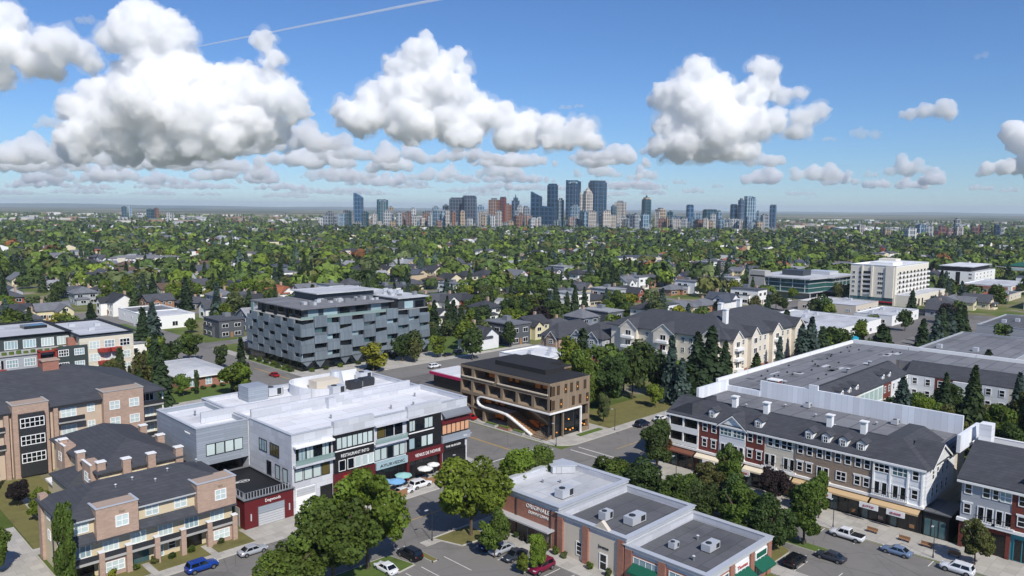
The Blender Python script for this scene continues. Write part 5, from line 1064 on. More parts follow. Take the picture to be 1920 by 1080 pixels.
def make_house(kind):
    """returns (walls, roof, chimney, extra wall, extra roof, openings[(mesh, loc, rz)])"""
    w, r, c, w2, r2 = MB(), MB(), MB(), MB(), MB(); op = []
    def wn(face, a, z, at, k='a'): op.append((k, (a, at, z) if face == 0 else (at, a, z), 0 if face == 0 else -math.pi / 2))
    if kind == 0:      # two storeys, ridge along x, front gable wing
        w.gwall(-6, -4.5, 6, 4.5, 0, 5.4, 2.6, 'x'); r.gable(-6, -4.5, 6, 4.5, 5.4, 2.6, 'x'); w2.gwall(-5.2, -7, -.6, -4.51, 0, 5.0, 1.7, 'y'); r2.gable(-5.2, -7, -.6, -1.5, 5.0, 1.7, 'y', .4)
        c.box(3, .6, 6.2, 4, 1.5, 9.2)
        for x in (1.2, 4): wn(0, x, 3.4, -4.5); wn(0, x, .8, -4.5)
        wn(0, -2.9, 3.2, -7, 'b'); wn(0, -2.9, .8, -7, 'b'); [wn(1, y, z, -6) for y in (-2, 2) for z in (.9, 3.5)]; wn(1, 0, 5.6, -6); op.append(('d', (-.1, -4.5, .1), 0))
    elif kind == 1:    # hipped bungalow
        w.box(-7, -4.5, 0, 7, 4.5, 3.1); r.hip(-7, -4.5, 7, 4.5, 3.32, 2.4, .7); c.box(1, .5, 4.2, 2, 1.3, 6.8); w2.box(2, -6.4, 0, 6.4, -4.51, 2.9); r2.hip(2, -6.4, 6.4, -2, 3.12, 1.5, .5)
        for x in (-5, -2.2): wn(0, x, .9, -4.5, 'b')
        wn(0, 4.2, .9, -6.4, 'b'); [wn(1, y, .9, -7) for y in (-2.4, 1, 3)]; op.append(('d', (.2, -4.5, .1), 0))
    elif kind == 2:    # storey and a half, gable to the street
        w.gwall(-4.6, -6.5, 4.6, 6.5, 0, 3.6, 3.4, 'y'); r.gable(-4.6, -6.5, 4.6, 6.5, 3.6, 3.4, 'y', .6); c.box(1.4, 2, 5, 2.3, 2.9, 8.2); w2.box(-3.6, -8.6, 0, 3.6, -6.51, .7); r2.hip(-3.8, -8.8, 3.8, -6.52, 2.9, .7, .2)
        wn(0, -2.4, 1, -6.5, 'b'); wn(0, 2.6, 1, -6.5, 'b'); wn(0, 0, 4.3, -6.5, 'b'); [wn(1, y, 1.1, -4.6) for y in (-4, -.5, 3.4)]; op.append(('d', (.3, -6.5, .7), 0))
    elif kind == 3:    # modern flat-roofed infill
        w.box(-4.6, -7, 0, 4.6, 7, 6.6); r.box(-4.9, -7.3, 6.6, 4.9, 7.3, 6.95); c.box(1, 1, 6.95, 3.2, 3.4, 8.3); w2.box(-3.4, -5, 6.96, 3.0, 4.6, 9.2) if False else w2.box(-5.6, -3, 0, -4.61, 5, 4.2); r2.box(-5.8, -3.2, 4.2, -4.62, 5.2, 4.4)
        for z in (.8, 4.0): wn(0, -2.4, z, -7, 'b'); wn(0, 2.2, z, -7, 'b'); [wn(1, y, z if z > 2 else .8, -4.6 if z > 4.1 else -5.6, 'b') for y in (-1, 3)]
        op.append(('d', (0, -7, .1), 0))
    elif kind == 4:    # L of two gables
        w.gwall(-6.5, -1, 6.5, 6, 0, 4.4, 2.4, 'x'); r.gable(-6.5, -1, 6.5, 6, 4.4, 2.4, 'x', .6); w2.gwall(.4, -7.5, 6.4, -1.01, 0, 4.2, 2.3, 'y'); r2.gable(.4, -7.5, 6.4, 2.4, 4.2, 2.3, 'y', .6); c.box(-4, 3, 5.5, -3, 4, 8.4)
        wn(0, 3.4, 1, -7.5, 'b'); wn(0, 3.4, 4.0, -7.5); wn(0, -4, 1, -1, 'b'); wn(0, -1.4, 1, -1); [wn(1, y, 1.1, -6.5) for y in (1, 4)]; wn(1, -4, 1.1, .4); op.append(('d', (-2.6, -1, .1), 0))
    else:              # hipped two storeys
        w.box(-5.2, -5.2, 0, 5.2, 5.2, 5.6); r.hip(-5.2, -5.2, 5.2, 5.2, 5.82, 2.8, .8); c.box(2.4, 1, 7, 3.3, 1.9, 9.6); w2.box(-5, -7.4, 0, .8, -5.21, 2.7); r2.hip(-5, -7.4, .8, -5, 2.92, 1.0, .4)
        for x in (-2.8, 2.8): wn(0, x, 3.5, -5.2, 'b')
        wn(0, 3, .9, -5.2, 'b'); wn(0, -2, .8, -7.4, 'b'); [wn(1, y, z, -5.2) for y in (-2.4, 2.4) for z in (.9, 3.6)]; op.append(('d', (1.3, -5.2, .1), 0))
    ms = []
    for b, nm in ((w, 'wall'), (r, 'roof'), (c, 'chimney'), (w2, 'wing_wall'), (r2, 'wing_roof')):
        me = b.mesh(nm); me.materials.append(None); ms.append(me)
    return ms, op, (w, r, w2, r2)
HT = [make_house(k) for k in range(6)]
HN = ['gabled house', 'hipped bungalow', 'steep gabled cottage', 'flat roofed modern house', 'L shaped gabled house', 'square hipped house']
spots = []
hr = random.Random(21)
for yi, ys in enumerate(STY):
    for side in (-1, 1):
        x = -900.0
        while x < 3600:
            x += hr.uniform(14.5, 19); y = ys + side * hr.uniform(17, 23)
            if not in_view(x, y, 1.04, 255) or depth(x, y) > 1900: continue
            if y < 160 or not clear(x, y, 9): continue
            if any(abs(x - s) < 12 for s in STX): continue
            if x > 262 and y < 200 and x < 480: continue
            spots.append((depth(x, y), x, y, 0 if side > 0 else math.pi))
for x in np.arange(430, 2400, 19):   # rows below the cross street on the right
    for y in (20, 62, 128):
        xx, yy = x + hr.uniform(-3, 3), y + hr.uniform(-4, 4)
        if in_view(xx, yy, 1.04, 400) and clear(xx, yy, 9) and depth(xx, yy) < 1900 and abs(yy - 105.5) > 18: spots.append((depth(xx, yy), xx, yy, 0))
spots.sort(); items = []
HOUSE_AT = []
wsel = [0, 0, 0, 1, 1, 2, 3, 4, 5, 7, 9, 10, 11, 11, 2, 3, 1, 0, 6, 8]; rsel = [0, 0, 1, 1, 2, 2, 3, 4, 5, 6, 6, 0, 1, 2, 5, 6, 4, 0, 2, 7]
for i, (d, x, y, rz) in enumerate(spots[:300]):
    k = hr.choice((0, 0, 1, 1, 2, 3, 3, 4, 4, 5)); wi, ri = hr.choice(wsel), hr.choice(rsel)
    if k == 3: wi, ri = hr.choice((0, 1, 3, 10, 11)), hr.choice((1, 4, 2))
    # windows are modelled on the sides that face the street and the lane; the fronts of both rows look down the slope
    rot = hr.uniform(-.04, .04) + (0 if hr.random() < .75 else (-math.pi / 2 if k in (0, 4) else 0)); s = hr.uniform(1.0, 1.25)
    t = thing('house', '', 'house', (x, y, 0), rot, 'houses of the residential streets'); t.scale = (s, s, s * hr.uniform(.95, 1.1)); HOUSE_AT.append((x, y, 8.5))
    ms, op, _ = HT[k]
    wm, rm = MATS['house_wall_%d' % wi], MATS['house_roof_%d' % ri]
    link('wall', ms[0], t, mat=wm); ro = link('roof', ms[1], t, mat=rm); link('chimney', ms[2], ro, mat=MATS['brick_tan' if k != 3 else 'metal_grey']); link('wing_wall', ms[3], t, mat=wm); link('wing_roof', ms[4], t, mat=rm)
    for kk, loc, orz in op: link('door' if kk == 'd' else 'window', HW[kk], t, loc, orz)
    items.append((x, y, '%s %s, %s roof' % (WALLS[wi][0], HN[k], ROOFS[ri][0]), t))
label_sorted(items)
# the remaining houses towards downtown: one mass
def attr_mat(name, rough=.85, leaf=False):
    m = bpy.data.materials.new(name); m.use_nodes = True; N = m.node_tree.nodes; L = m.node_tree.links; b = N['Principled BSDF']
    a = N.new('ShaderNodeVertexColor'); a.layer_name = 'tint'; b.inputs['Roughness'].default_value = rough; b.inputs['Specular IOR Level'].default_value = .2
    L.new(a.outputs[0], b.inputs['Base Color']); return m
def big_mesh(name, V, Fc, C, mat):
    """V (n,3), Fc list of equally long faces (m,k), C (m,3) colour per face"""
    me = bpy.data.meshes.new(name); m_, k_ = Fc.shape
    me.vertices.add(len(V)); me.vertices.foreach_set('co', np.ascontiguousarray(V, np.float32).ravel())
    me.loops.add(m_ * k_); me.loops.foreach_set('vertex_index', np.ascontiguousarray(Fc, np.int32).ravel())
    me.polygons.add(m_); me.polygons.foreach_set('loop_start', np.arange(0, m_ * k_, k_, dtype=np.int32)); me.polygons.foreach_set('loop_total', np.full(m_, k_, np.int32))
    me.update(calc_edges=True)
    at = me.color_attributes.new('tint', 'FLOAT_COLOR', 'CORNER'); c4 = np.ones((m_ * k_, 4), np.float32); c4[:, :3] = np.repeat(C, k_, axis=0); at.data.foreach_set('color', c4.ravel())
    me.materials.append(mat); return me
V, Fq, Cq = [], [], []
for d, x, y, rz in spots[300:]:
    a, b_ = hr.uniform(5, 8.5), hr.uniform(5, 8); h = hr.choice((3.4, 5.8, 6.4, 6.0, 8.2)); rh = hr.uniform(1.6, 2.8) if hr.random() < .8 else .1
    wc, rc = WALLS[hr.choice(wsel)][1], ROOFS[hr.choice(rsel)][1]; n = len(V); ax = hr.random() < .5
    V += [(x - a, y - b_, 0), (x + a, y - b_, 0), (x + a, y + b_, 0), (x - a, y + b_, 0), (x - a, y - b_, h), (x + a, y - b_, h), (x + a, y + b_, h), (x - a, y + b_, h)]
    V += [(x - a, y, h + rh), (x + a, y, h + rh)] if ax else [(x, y - b_, h + rh), (x, y + b_, h + rh)]
    Fq += [(n, n + 1, n + 5, n + 4), (n + 3, n, n + 4, n + 7), (n + 1, n + 2, n + 6, n + 5), (n + 2, n + 3, n + 7, n + 6)]; Cq += [wc] * 4
    if ax: Fq += [(n + 4, n + 5, n + 9, n + 8), (n + 7, n + 8, n + 9, n + 6), (n + 4, n + 8, n + 8, n + 7), (n + 5, n + 6, n + 9, n + 9)]
    else: Fq += [(n + 4, n + 8, n + 9, n + 7), (n + 5, n + 6, n + 9, n + 8), (n + 4, n + 5, n + 8, n + 8), (n + 7, n + 9, n + 9, n + 6)]
    Cq += [rc, rc, wc, wc]
for i in range(420):   # warehouses, schools and strip malls out on the plain
    d = math.sqrt(hr.uniform(1250 ** 2, 4600 ** 2)); l = hr.uniform(-1, 1) * d * .68
    if 1850 < d < 2700 and -600 < l < 800: continue
    x, y = (d + l) * _h, (d - l) * _h; a, b_ = hr.uniform(9, 38), hr.uniform(8, 20); h = hr.uniform(5, 11); n = len(V); wc = hr.choice((S(214, 214, 212), S(190, 186, 176), S(170, 172, 176), S(150, 120, 100), S(205, 198, 184))); rc = hr.choice((S(205, 207, 210), S(150, 152, 156), S(180, 182, 186)))
    V += [(x - a, y - b_, 0), (x + a, y - b_, 0), (x + a, y + b_, 0), (x - a, y + b_, 0), (x - a, y - b_, h), (x + a, y - b_, h), (x + a, y + b_, h), (x - a, y + b_, h)]
    Fq += [(n, n + 1, n + 5, n + 4), (n + 3, n, n + 4, n + 7), (n + 1, n + 2, n + 6, n + 5), (n + 2, n + 3, n + 7, n + 6), (n + 4, n + 5, n + 6, n + 7)]; Cq += [wc] * 4 + [rc]
me = bpy.data.meshes.new('far_houses'); me.from_pydata(V, [], [tuple(dict.fromkeys(f)) for f in Fq]); at = me.color_attributes.new('tint', 'FLOAT_COLOR', 'CORNER')
ca = []
for p, c in zip(me.polygons, Cq): ca += [(*c, 1)] * p.loop_total
at.data.foreach_set('color', np.array(ca, np.float32).ravel()); me.materials.append(attr_mat('far_house_paint'))
stuff(tag(link('far_houses', me), 'distant mass of houses between the trees before downtown', 'houses'))

# ---- downtown
def tower_mat(i, base, glass, sx, sz, met):
    m = bpy.data.materials.new('tower_facade_%d' % i); m.use_nodes = True; N = m.node_tree.nodes; L = m.node_tree.links; b = N['Principled BSDF']
    tc = N.new('ShaderNodeTexCoord'); sep = N.new('ShaderNodeSeparateXYZ'); L.new(tc.outputs['Object'], sep.inputs[0]); ad = N.new('ShaderNodeMath'); L.new(sep.outputs[0], ad.inputs[0]); L.new(sep.outputs[1], ad.inputs[1])
    cm = N.new('ShaderNodeCombineXYZ'); L.new(ad.outputs[0], cm.inputs[0]); L.new(sep.outputs[2], cm.inputs[1]); br = N.new('ShaderNodeTexBrick'); L.new(cm.outputs[0], br.inputs['Vector'])
    br.offset = 0; br.inputs['Scale'].default_value = 1; br.inputs['Brick Width'].default_value = sx; br.inputs['Row Height'].default_value = sz; br.inputs['Mortar Size'].default_value = min(sx, sz) * .17
    br.inputs['Color1'].default_value = (*glass, 1); br.inputs['Color2'].default_value = (*[c * .55 for c in glass], 1); br.inputs['Mortar'].default_value = (*base, 1); L.new(br.outputs[0], b.inputs['Base Color'])
    b.inputs['Roughness'].default_value = .3 if met else .6; b.inputs['Metallic'].default_value = met; return m
TM = {'blue': tower_mat(0, S(96, 128, 156), S(46, 82, 116), 9, 12, .3), 'navy': tower_mat(1, S(58, 90, 116), S(26, 54, 80), 12, 12, .3), 'teal': tower_mat(2, S(72, 110, 122), S(28, 66, 82), 8, 10, .3), 'white': tower_mat(3, S(196, 196, 194), S(120, 130, 140), 6, 8, 0), 'stone': tower_mat(4, S(206, 196, 184), S(130, 128, 128), 5, 9, 0),
      'grey': tower_mat(5, S(140, 146, 152), S(78, 90, 102), 7, 8, 0), 'brown': tower_mat(6, S(150, 110, 88), S(92, 66, 56), 6, 9, 0), 'tan': tower_mat(7, S(184, 164, 138), S(118, 106, 94), 7, 8, 0), 'dark': tower_mat(8, S(96, 106, 120), S(48, 58, 72), 8, 10, .2), 'pale': tower_mat(9, S(160, 182, 196), S(92, 124, 148), 7, 10, .2), 'red': tower_mat(10, S(140, 74, 62), S(84, 44, 40), 8, 8, 0)}
TW = '''73,105,178,white;113,145,160,tan;150,190,180,grey;190,212,165,grey;212,248,85,blue,slant;298,345,110,teal,frame;345,362,135,tan;392,420,162,tan;428,450,140,white;425,468,185,white;475,515,152,grey;512,540,135,pale;522,560,150,grey;540,575,170,dark;552,575,128,dark;575,640,103,dark,box;590,640,125,pale;625,682,95,dark,box;652,682,122,red;682,710,130,pale;705,735,165,tan;727,770,105,brown;770,795,100,red,box;765,820,125,brown;815,845,95,navy,spire;830,860,130,white;855,886,135,grey;887,932,80,navy,slant;930,990,135,navy,slant;947,995,50,navy,round;990,1015,105,pale;1020,1080,37,navy,frame;1040,1078,130,pale;1042,1085,68,stone,pyramid;1085,1125,63,stone,pyramid;1107,1177,38,navy,box;1175,1195,150,grey;1195,1215,130,teal;1207,1255,115,stone;1255,1290,165,dark;1290,1310,190,white;1312,1348,95,teal,crown;1365,1405,142,tan;1410,1435,152,teal;1435,1470,170,blue,slant;1482,1512,130,blue,round;1512,1545,160,pale;1548,1600,148,teal,box;1575,1598,162,white;1600,1620,152,pale;1650,1680,128,navy,round;1680,1705,105,blue;1705,1745,98,pale,frame;1750,1765,152,pale;1770,1800,165,grey;1800,1830,130,blue,box;1645,1690,182,white'''.split(';')
FORM = {'slant': 'with slanted top', 'frame': 'with open crown frame', 'box': 'with flat plant floor', 'spire': 'with spire', 'round': 'with rounded corners', 'pyramid': 'with pyramid top', 'crown': 'with narrow crown', '': 'with stepped top'}
COLN = {'blue': 'blue glass', 'navy': 'dark blue glass', 'teal': 'teal glass', 'white': 'white', 'stone': 'pale stone', 'grey': 'grey', 'brown': 'brown', 'tan': 'tan', 'dark': 'dark grey', 'pale': 'pale blue', 'red': 'brick red'}
tr = random.Random(3); tl = []
def tower(px0, px1, py, colr, form, dist, group='downtown towers', base_rot=None):
    p0, p1 = D(px0, 420, dist), D(px1, 420, dist); c = (p0 + p1) / 2; wv = (p1 - p0).length
    q = D((px0 + px1) / 2, py, dist); h = q.z; rot = math.radians(-45 + tr.choice((-24, 18, 28, -14, 8))) if base_rot is None else base_rot
    ang = rot + math.pi / 4; w = wv / (abs(math.cos(ang)) + abs(math.sin(ang)) * .8); d = w * .8; a, b_ = w / 2, d / 2
    t = thing('office_tower', '', 'tower', (c.x, c.y, 0), rot, group); m = TM[colr]
    def put(nm, mb, mat): return link(nm, mb.mesh(nm, (0, 0, 0), mat), t)
    hb = h
    if form == 'slant': put('body', MB().add([(-a, -b_, 0), (a, -b_, 0), (a, b_, 0), (-a, b_, 0), (-a, -b_, h), (a, -b_, h * .86), (a, b_, h * .86), (-a, b_, h)], [(0, 3, 2, 1), (4, 5, 6, 7), (0, 1, 5, 4), (1, 2, 6, 5), (2, 3, 7, 6), (3, 0, 4, 7)]), m)
    elif form == 'round': k = [(a * math.copysign(abs(math.cos(u)) ** .5, math.cos(u)), b_ * math.copysign(abs(math.sin(u)) ** .5, math.sin(u))) for u in np.arange(0, 6.28, .3)]; put('body', MB().prism(k, 0, h * .97), m); put('crown', MB().prism([(x * .8, y * .8) for x, y in k], h * .97, h), TM['navy'])
    else:
        top = {'frame': .93, 'box': .96, 'spire': .84, 'pyramid': .84, 'crown': .88, '': .94}[form]
        put('body', MB().box(-a, -b_, 0, a, b_, h * top), m)
        if form == 'frame': put('crown_frame', MB().box(-a, -b_, h * top, -a * .7, b_, h).box(a * .7, -b_, h * top, a, b_, h * .98).box(-a * .7, -b_ * .2, h * .97, a * .7, b_ * .2, h), m); put('core', MB().box(-a * .4, -b_ * .4, h * top, a * .4, b_ * .4, h * .96), TM['dark'])
        elif form == 'box': put('plant_floor', MB().box(-a * .86, -b_ * .86, h * top, a * .86, b_ * .86, h), TM['dark'])
        elif form == 'spire': put('shoulder', MB().box(-a * .6, -b_ * .6, h * .84, a * .6, b_ * .6, h * .93), m); put('spire', MB().cyl(0, 0, h * .93, h * 1.04, 2.5, .6, 8), TM['dark'])
        elif form == 'pyramid': put('shoulder', MB().box(-a * .8, -b_ * .8, h * .84, a * .8, b_ * .8, h * .9), m); put('pyramid_roof', MB().prism([(-a * .6, -b_ * .6), (a * .6, -b_ * .6), (a * .6, b_ * .6), (-a * .6, b_ * .6)], h * .9, h, [(-.5, -.5), (.5, -.5), (.5, .5), (-.5, .5)]), TM['stone'])
        elif form == 'crown': put('shoulder', MB().box(-a * .7, -b_ * .7, h * .88, a * .7, b_ * .7, h * .94), TM['tan']); put('crown', MB().cyl(0, 0, h * .94, h * 1.0, a * .3, a * .2, 10), TM['dark'])
        else: put('roof_core', MB().box(-a * .55, -b_ * .6, h * .94, a * .5, b_ * .5, h), TM['grey'])
        fn = MB()
        for u in (-.5, 0, .5): fn.box(a * u - .5, -b_ - .7, 4, a * u + .5, -b_, h * top)
        for u in (-.4, .4): fn.box(-a - .7, b_ * u - .5, 4, -a, b_ * u + .5, h * top)
        put('facade_fins', fn, TM[tr.choice(('grey', 'white', 'dark', colr))])
    put('podium', MB().box(-a * 1.25, -b_ * 1.3, 0, a * 1.25, b_ * 1.3, min(14, h * .2)), TM['grey'])
    return t
for e in TW:
    v = e.split(','); cx0, cx1, cyt = map(float, v[:3]); f_ = v[4] if len(v) > 4 else ''
    big = cyt < 130
    px0, px1, py = 560 + cx0 / 2.0426, 560 + cx1 / 2.0426, 320 + cyt / 2.0426
    if cyt < 90 and v[3] == 'stone': py += 0
    t = tower(px0, px1, py, v[3], f_, 2130 + (0 if not big else tr.uniform(60, 220)) - (60 if cyt > 150 else 0)); tl.append((px0, '%s tower %s' % (COLN[v[3]], FORM[f_]), t))
for i in range(120):   # low downtown blocks between the towers
    px = tr.uniform(600, 1440); w = tr.uniform(7, 18); hpx = tr.uniform(392, 416) if px < 1250 else tr.uniform(405, 418)
    cc = tr.choice(('grey', 'white', 'tan', 'pale', 'stone', 'white', 'pale', 'grey', 'brown', 'teal', 'stone')); t = tower(px, px + w, hpx, cc, '', tr.uniform(1960, 2060), 'low downtown blocks'); t.name = 'downtown_block'; tl.append((px, 'low %s downtown block' % COLN[cc], t))
for px0, px1, py, cc, dist in ((228, 240, 386, 'teal', 3300), (243, 249, 384, 'pale', 3300), (276, 289, 391, 'teal', 3000), (289, 299, 389, 'brown', 3000), (312, 320, 398, 'white', 2700), (321, 327, 399, 'white', 2700),
                               (1697, 1718, 426, 'white', 1500), (1718, 1738, 420, 'pale', 1900), (1735, 1752, 422, 'white', 1750), (1752, 1762, 430, 'red', 1720), (1760, 1775, 422, 'red', 1750), (1775, 1790, 428, 'red', 1720), (1788, 1800, 409, 'white', 1900), (1790, 1806, 424, 'stone', 1720), (1822, 1838, 424, 'red', 1900), (1838, 1846, 421, 'red', 1950), (1864, 1876, 419, 'navy', 1800), (1876, 1884, 424, 'white', 1800), (1650, 1672, 428, 'tan', 1700), (1608, 1622, 421, 'stone', 1900)):
    t = tower(px0, px1, py, cc, '', dist, 'outlying mid rise blocks'); t.name = 'mid_rise_block'; tl.append((px0, '%s mid rise block beyond the trees' % COLN[cc], t))
buck = {}
for px, ph, t in tl: buck.setdefault(ph, []).append((px, t))
for ph, l in buck.items():
    l.sort(key=lambda q: q[0]); n = len(l)
    for i, (px, t) in enumerate(l):
        od = ['leftmost', 'second from left', 'third from left', 'fourth from left', 'fifth from left', 'sixth from left', 'seventh from left', 'eighth from left', 'ninth from left', 'tenth from left']
        t['label'] = ('%s on the skyline' % ph if 'downtown' not in ph and 'mid rise' not in ph else ph + ' at the tower feet' * ('downtown' in ph)) if n == 1 else '%s, %s of its kind' % (ph, od[i] if i < 10 else '%dth from left' % (i + 1))
# stadium with a saddle roof
c = D(1605, 425, 2150); t = thing('stadium', 'white saddle roofed stadium on the right of the skyline', 'stadium', (c.x, c.y, 0), -math.pi / 4)
n = 28; vs = []; fs = []
for i in range(n): u = 2 * math.pi * i / n; vs += [(58 * math.cos(u), 50 * math.sin(u), 0), (58 * math.cos(u), 50 * math.sin(u), 12 + 3.5 * math.cos(2 * u))]
for i in range(n): j = (i + 1) % n; fs.append((2 * i, 2 * j, 2 * j + 1, 2 * i + 1))
link('bowl', MB().add(vs, fs).mesh('bowl', (0, 0, 0), MATS['concrete_wall']), t)
vs = [(0, 0, 15)]; fs = []
for k_ in (.5, 1):
    for i in range(n): u = 2 * math.pi * i / n; vs.append((58 * k_ * math.cos(u), 50 * k_ * math.sin(u), 15 + (3.5 * math.cos(2 * u) - 3) * k_ * k_))
for i in range(n): j = (i + 1) % n; fs += [(0, 1 + i, 1 + j), (1 + i, 1 + n + i, 1 + n + j, 1 + j)]
link('saddle_roof', MB().add(vs, fs).mesh('saddle_roof', (0, 0, 0), MATS['membrane_white']), t)
# pale rows in the middle distance seen left of centre and centre
def long_row(label, px0, px1, py, h, wall, roof, n, dep=14):
    a, b_ = P(px0, py), P(px1, py); c = (a + b_) / 2; L_ = (b_ - a).length; ang = math.atan2(b_.y - a.y, b_.x - a.x)
    t = thing('apartment_row', label, 'row houses', (c.x, c.y, 0), ang); KEEP.append((c.x - L_ * .4, c.y - L_ * .4, c.x + L_ * .4, c.y + L_ * .4))
    def put(nm, mb, mat): return link(nm, mb.mesh(nm, (0, 0, 0), MATS[mat]), t)
    put('wall', MB().box(-L_ / 2, 0, 0, L_ / 2, dep, h), wall); put('roof', MB().hip(-L_ / 2, 0, L_ / 2, dep, h + .22, 2.2, .6), roof); w = L_ / n
    for i in range(n):
        x = -L_ / 2 + (i + .5) * w
        if i % 2: put('bay', MB().box(x - w * .42, -1.4, 0, x + w * .42, -.01, h + .6), 'siding_cream' if wall != 'siding_cream' else 'siding_white')
        for z in (1.2, 4.2, 7.2):
            if z + 1.6 < h:
                for dx in (-w * .22, w * .22): link('window', HW['b' if w > 9 else 'a'], t, (x + dx, -1.4 if i % 2 else 0, z))
    return t
long_row('long white and tan terrace with grey roof in the middle distance on the left', 203, 342, 503, 8.5, 'siding_white', 'membrane_grey', 8)
long_row('red brick three storey apartment house left of centre beyond the trees', 637, 690, 487, 9, 'house_wall_6', 'house_roof_0', 5)
long_row('white three storey terrace behind the tall spruces left of centre', 703, 778, 485, 9, 'siding_white', 'membrane_grey', 6)
long_row('white terrace with dark gables near the middle of the suburb', 890, 935, 487, 9, 'siding_white', 'house_roof_5', 5)
long_row('white flat terrace at left of centre beside the zinc block roofline', 448, 512, 492, 8, 'siding_white', 'membrane_dark', 5)
long_row('blue grey roofed white terrace right of centre', 1160, 1240, 499, 8, 'siding_white', 'house_roof_5', 6)
long_row('long low school with dark flat roof on the right before the tree belt', 1300, 1420, 462, 8, 'stucco_beige', 'membrane_dark', 9, 30)
# ================================================================ trees
def leaf_mat():
    m = bpy.data.materials.new('foliage'); m.use_nodes = True; N = m.node_tree.nodes; L = m.node_tree.links; b = N['Principled BSDF']
    oi = N.new('ShaderNodeObjectInfo'); at = N.new('ShaderNodeVertexColor'); at.layer_name = 'tint'
    mx = N.new('ShaderNodeMix'); mx.data_type = 'RGBA'; mx.blend_type = 'MULTIPLY'; mx.inputs[0].default_value = 1; L.new(oi.outputs['Color'], mx.inputs[6]); L.new(at.outputs[0], mx.inputs[7])
    L.new(mx.outputs[2], b.inputs['Base Color']); b.inputs['Roughness'].default_value = .65; b.inputs['Specular IOR Level'].default_value = .25
    tr_ = N.new('ShaderNodeBsdfTranslucent'); L.new(mx.outputs[2], tr_.inputs[0]); ms = N.new('ShaderNodeMixShader'); ms.inputs[0].default_value = .3
    L.new(b.outputs[0], ms.inputs[1]); L.new(tr_.outputs[0], ms.inputs[2]); L.new(ms.outputs[0], N['Material Output'].inputs[0]); return m
LEAF = leaf_mat(); M('bark', S(92, 78, 64), .95, .25, 2.0); M('bark_dark', S(66, 54, 46), .95, .25, 2.0)
def quads(P_, Nn, size, rng, asp=1.0):
    """leaf clump quads at points P_ with normals near Nn"""
    n = len(P_); Nn = Nn / (np.linalg.norm(Nn, axis=1, keepdims=True) + 1e-9); r = rng.normal(size=(n, 3)); a = np.cross(Nn, r); a /= np.linalg.norm(a, axis=1, keepdims=True) + 1e-9; b_ = np.cross(Nn, a)
    s = (size * rng.uniform(.6, 1.3, n))[:, None]; a = a * s * .5; b_ = b_ * s * .5 * asp
    V = np.stack([P_ - a * .6 - b_, P_ + a * .7 - b_ * .4, P_ + a * .4 + b_, P_ - a - b_ * -.3], 1).reshape(-1, 3); return V, np.arange(4 * n, dtype=np.int32).reshape(-1, 4)
def crown_points(rng, n, lobes, flat=.85, spread=.62, lob=(.3, .5), shape='round'):
    """points on the shells of lobes gathered in a unit crown (z 0..1 wide 1)"""
    C_, R_ = [], []
    for i in range(lobes):
        d = rng.normal(size=3); d /= np.linalg.norm(d); r = spread * rng.uniform(.25, 1) ** .6
        c = d * r
        if shape == 'tall': c *= (.62, .62, 1.25)
        elif shape == 'vase': c = c * (1, 1, .8); c[:2] *= .75 + .5 * (c[2] + .5)
        C_.append(c); R_.append(rng.uniform(*lob))
    C_, R_ = np.array(C_), np.array(R_); w = R_ ** 2 / (R_ ** 2).sum(); k = rng.choice(lobes, n, p=w)
    d = rng.normal(size=(n, 3)); d /= np.linalg.norm(d, axis=1, keepdims=True)
    p = C_[k] + d * (R_[k] * rng.uniform(.72, 1.02, n))[:, None] * np.array((1, 1, flat)); tint = .66 + .6 * rng.random(lobes)[k] + rng.uniform(-.16, .16, n); return p, d, tint
def crown_mesh(seed, n, size, lobes, shape='round', **kw):
    rng = np.random.default_rng(seed); p, d, tint = crown_points(rng, n, lobes, shape=shape, **kw); p[:, 2] = np.maximum(p[:, 2], -.72)
    V, Fc = quads(p, d * .8 + rng.normal(size=d.shape) * .55 + (0, 0, .25), size, rng); C = np.clip(tint, .5, 1.5)[:, None] * np.array((1, 1, .95)); return big_mesh('crown', V, Fc, C, LEAF)
def spruce_mesh(seed, tiers, per, size, droop=.35, power=.9):
    """unit conifer: height 1, base radius 1 (scaled on use); whorls of drooping boughs"""
    rng = np.random.default_rng(seed); Pn, Nn, T = [], [], []
    for t_ in range(tiers):
        z = .06 + .92 * (t_ / tiers); rad = (1 - z) ** power * rng.uniform(.86, 1.1) + .03; nb = max(5, int(per * (.35 + (1 - z))))
        off = rng.uniform(0, 6.28)
        for b_ in range(nb):
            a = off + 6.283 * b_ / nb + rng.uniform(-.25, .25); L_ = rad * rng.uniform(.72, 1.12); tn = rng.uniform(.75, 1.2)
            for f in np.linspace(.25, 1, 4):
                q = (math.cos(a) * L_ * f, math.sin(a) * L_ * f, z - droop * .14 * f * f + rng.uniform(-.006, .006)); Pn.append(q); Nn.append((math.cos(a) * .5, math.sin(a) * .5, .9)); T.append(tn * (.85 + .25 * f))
    Pn, Nn, T = np.array(Pn), np.array(Nn), np.array(T); V, Fc = quads(Pn, Nn + rng.normal(size=Nn.shape) * .35, size, rng)
    c = np.repeat(Pn, 4, axis=0); dv = V - c; dv[:, 2] *= .32; V = c + dv; V[:, 2] = np.maximum(V[:, 2], .02); return big_mesh('crown', V, Fc, np.clip(T, .5, 1.5)[:, None] * np.ones(3), LEAF)
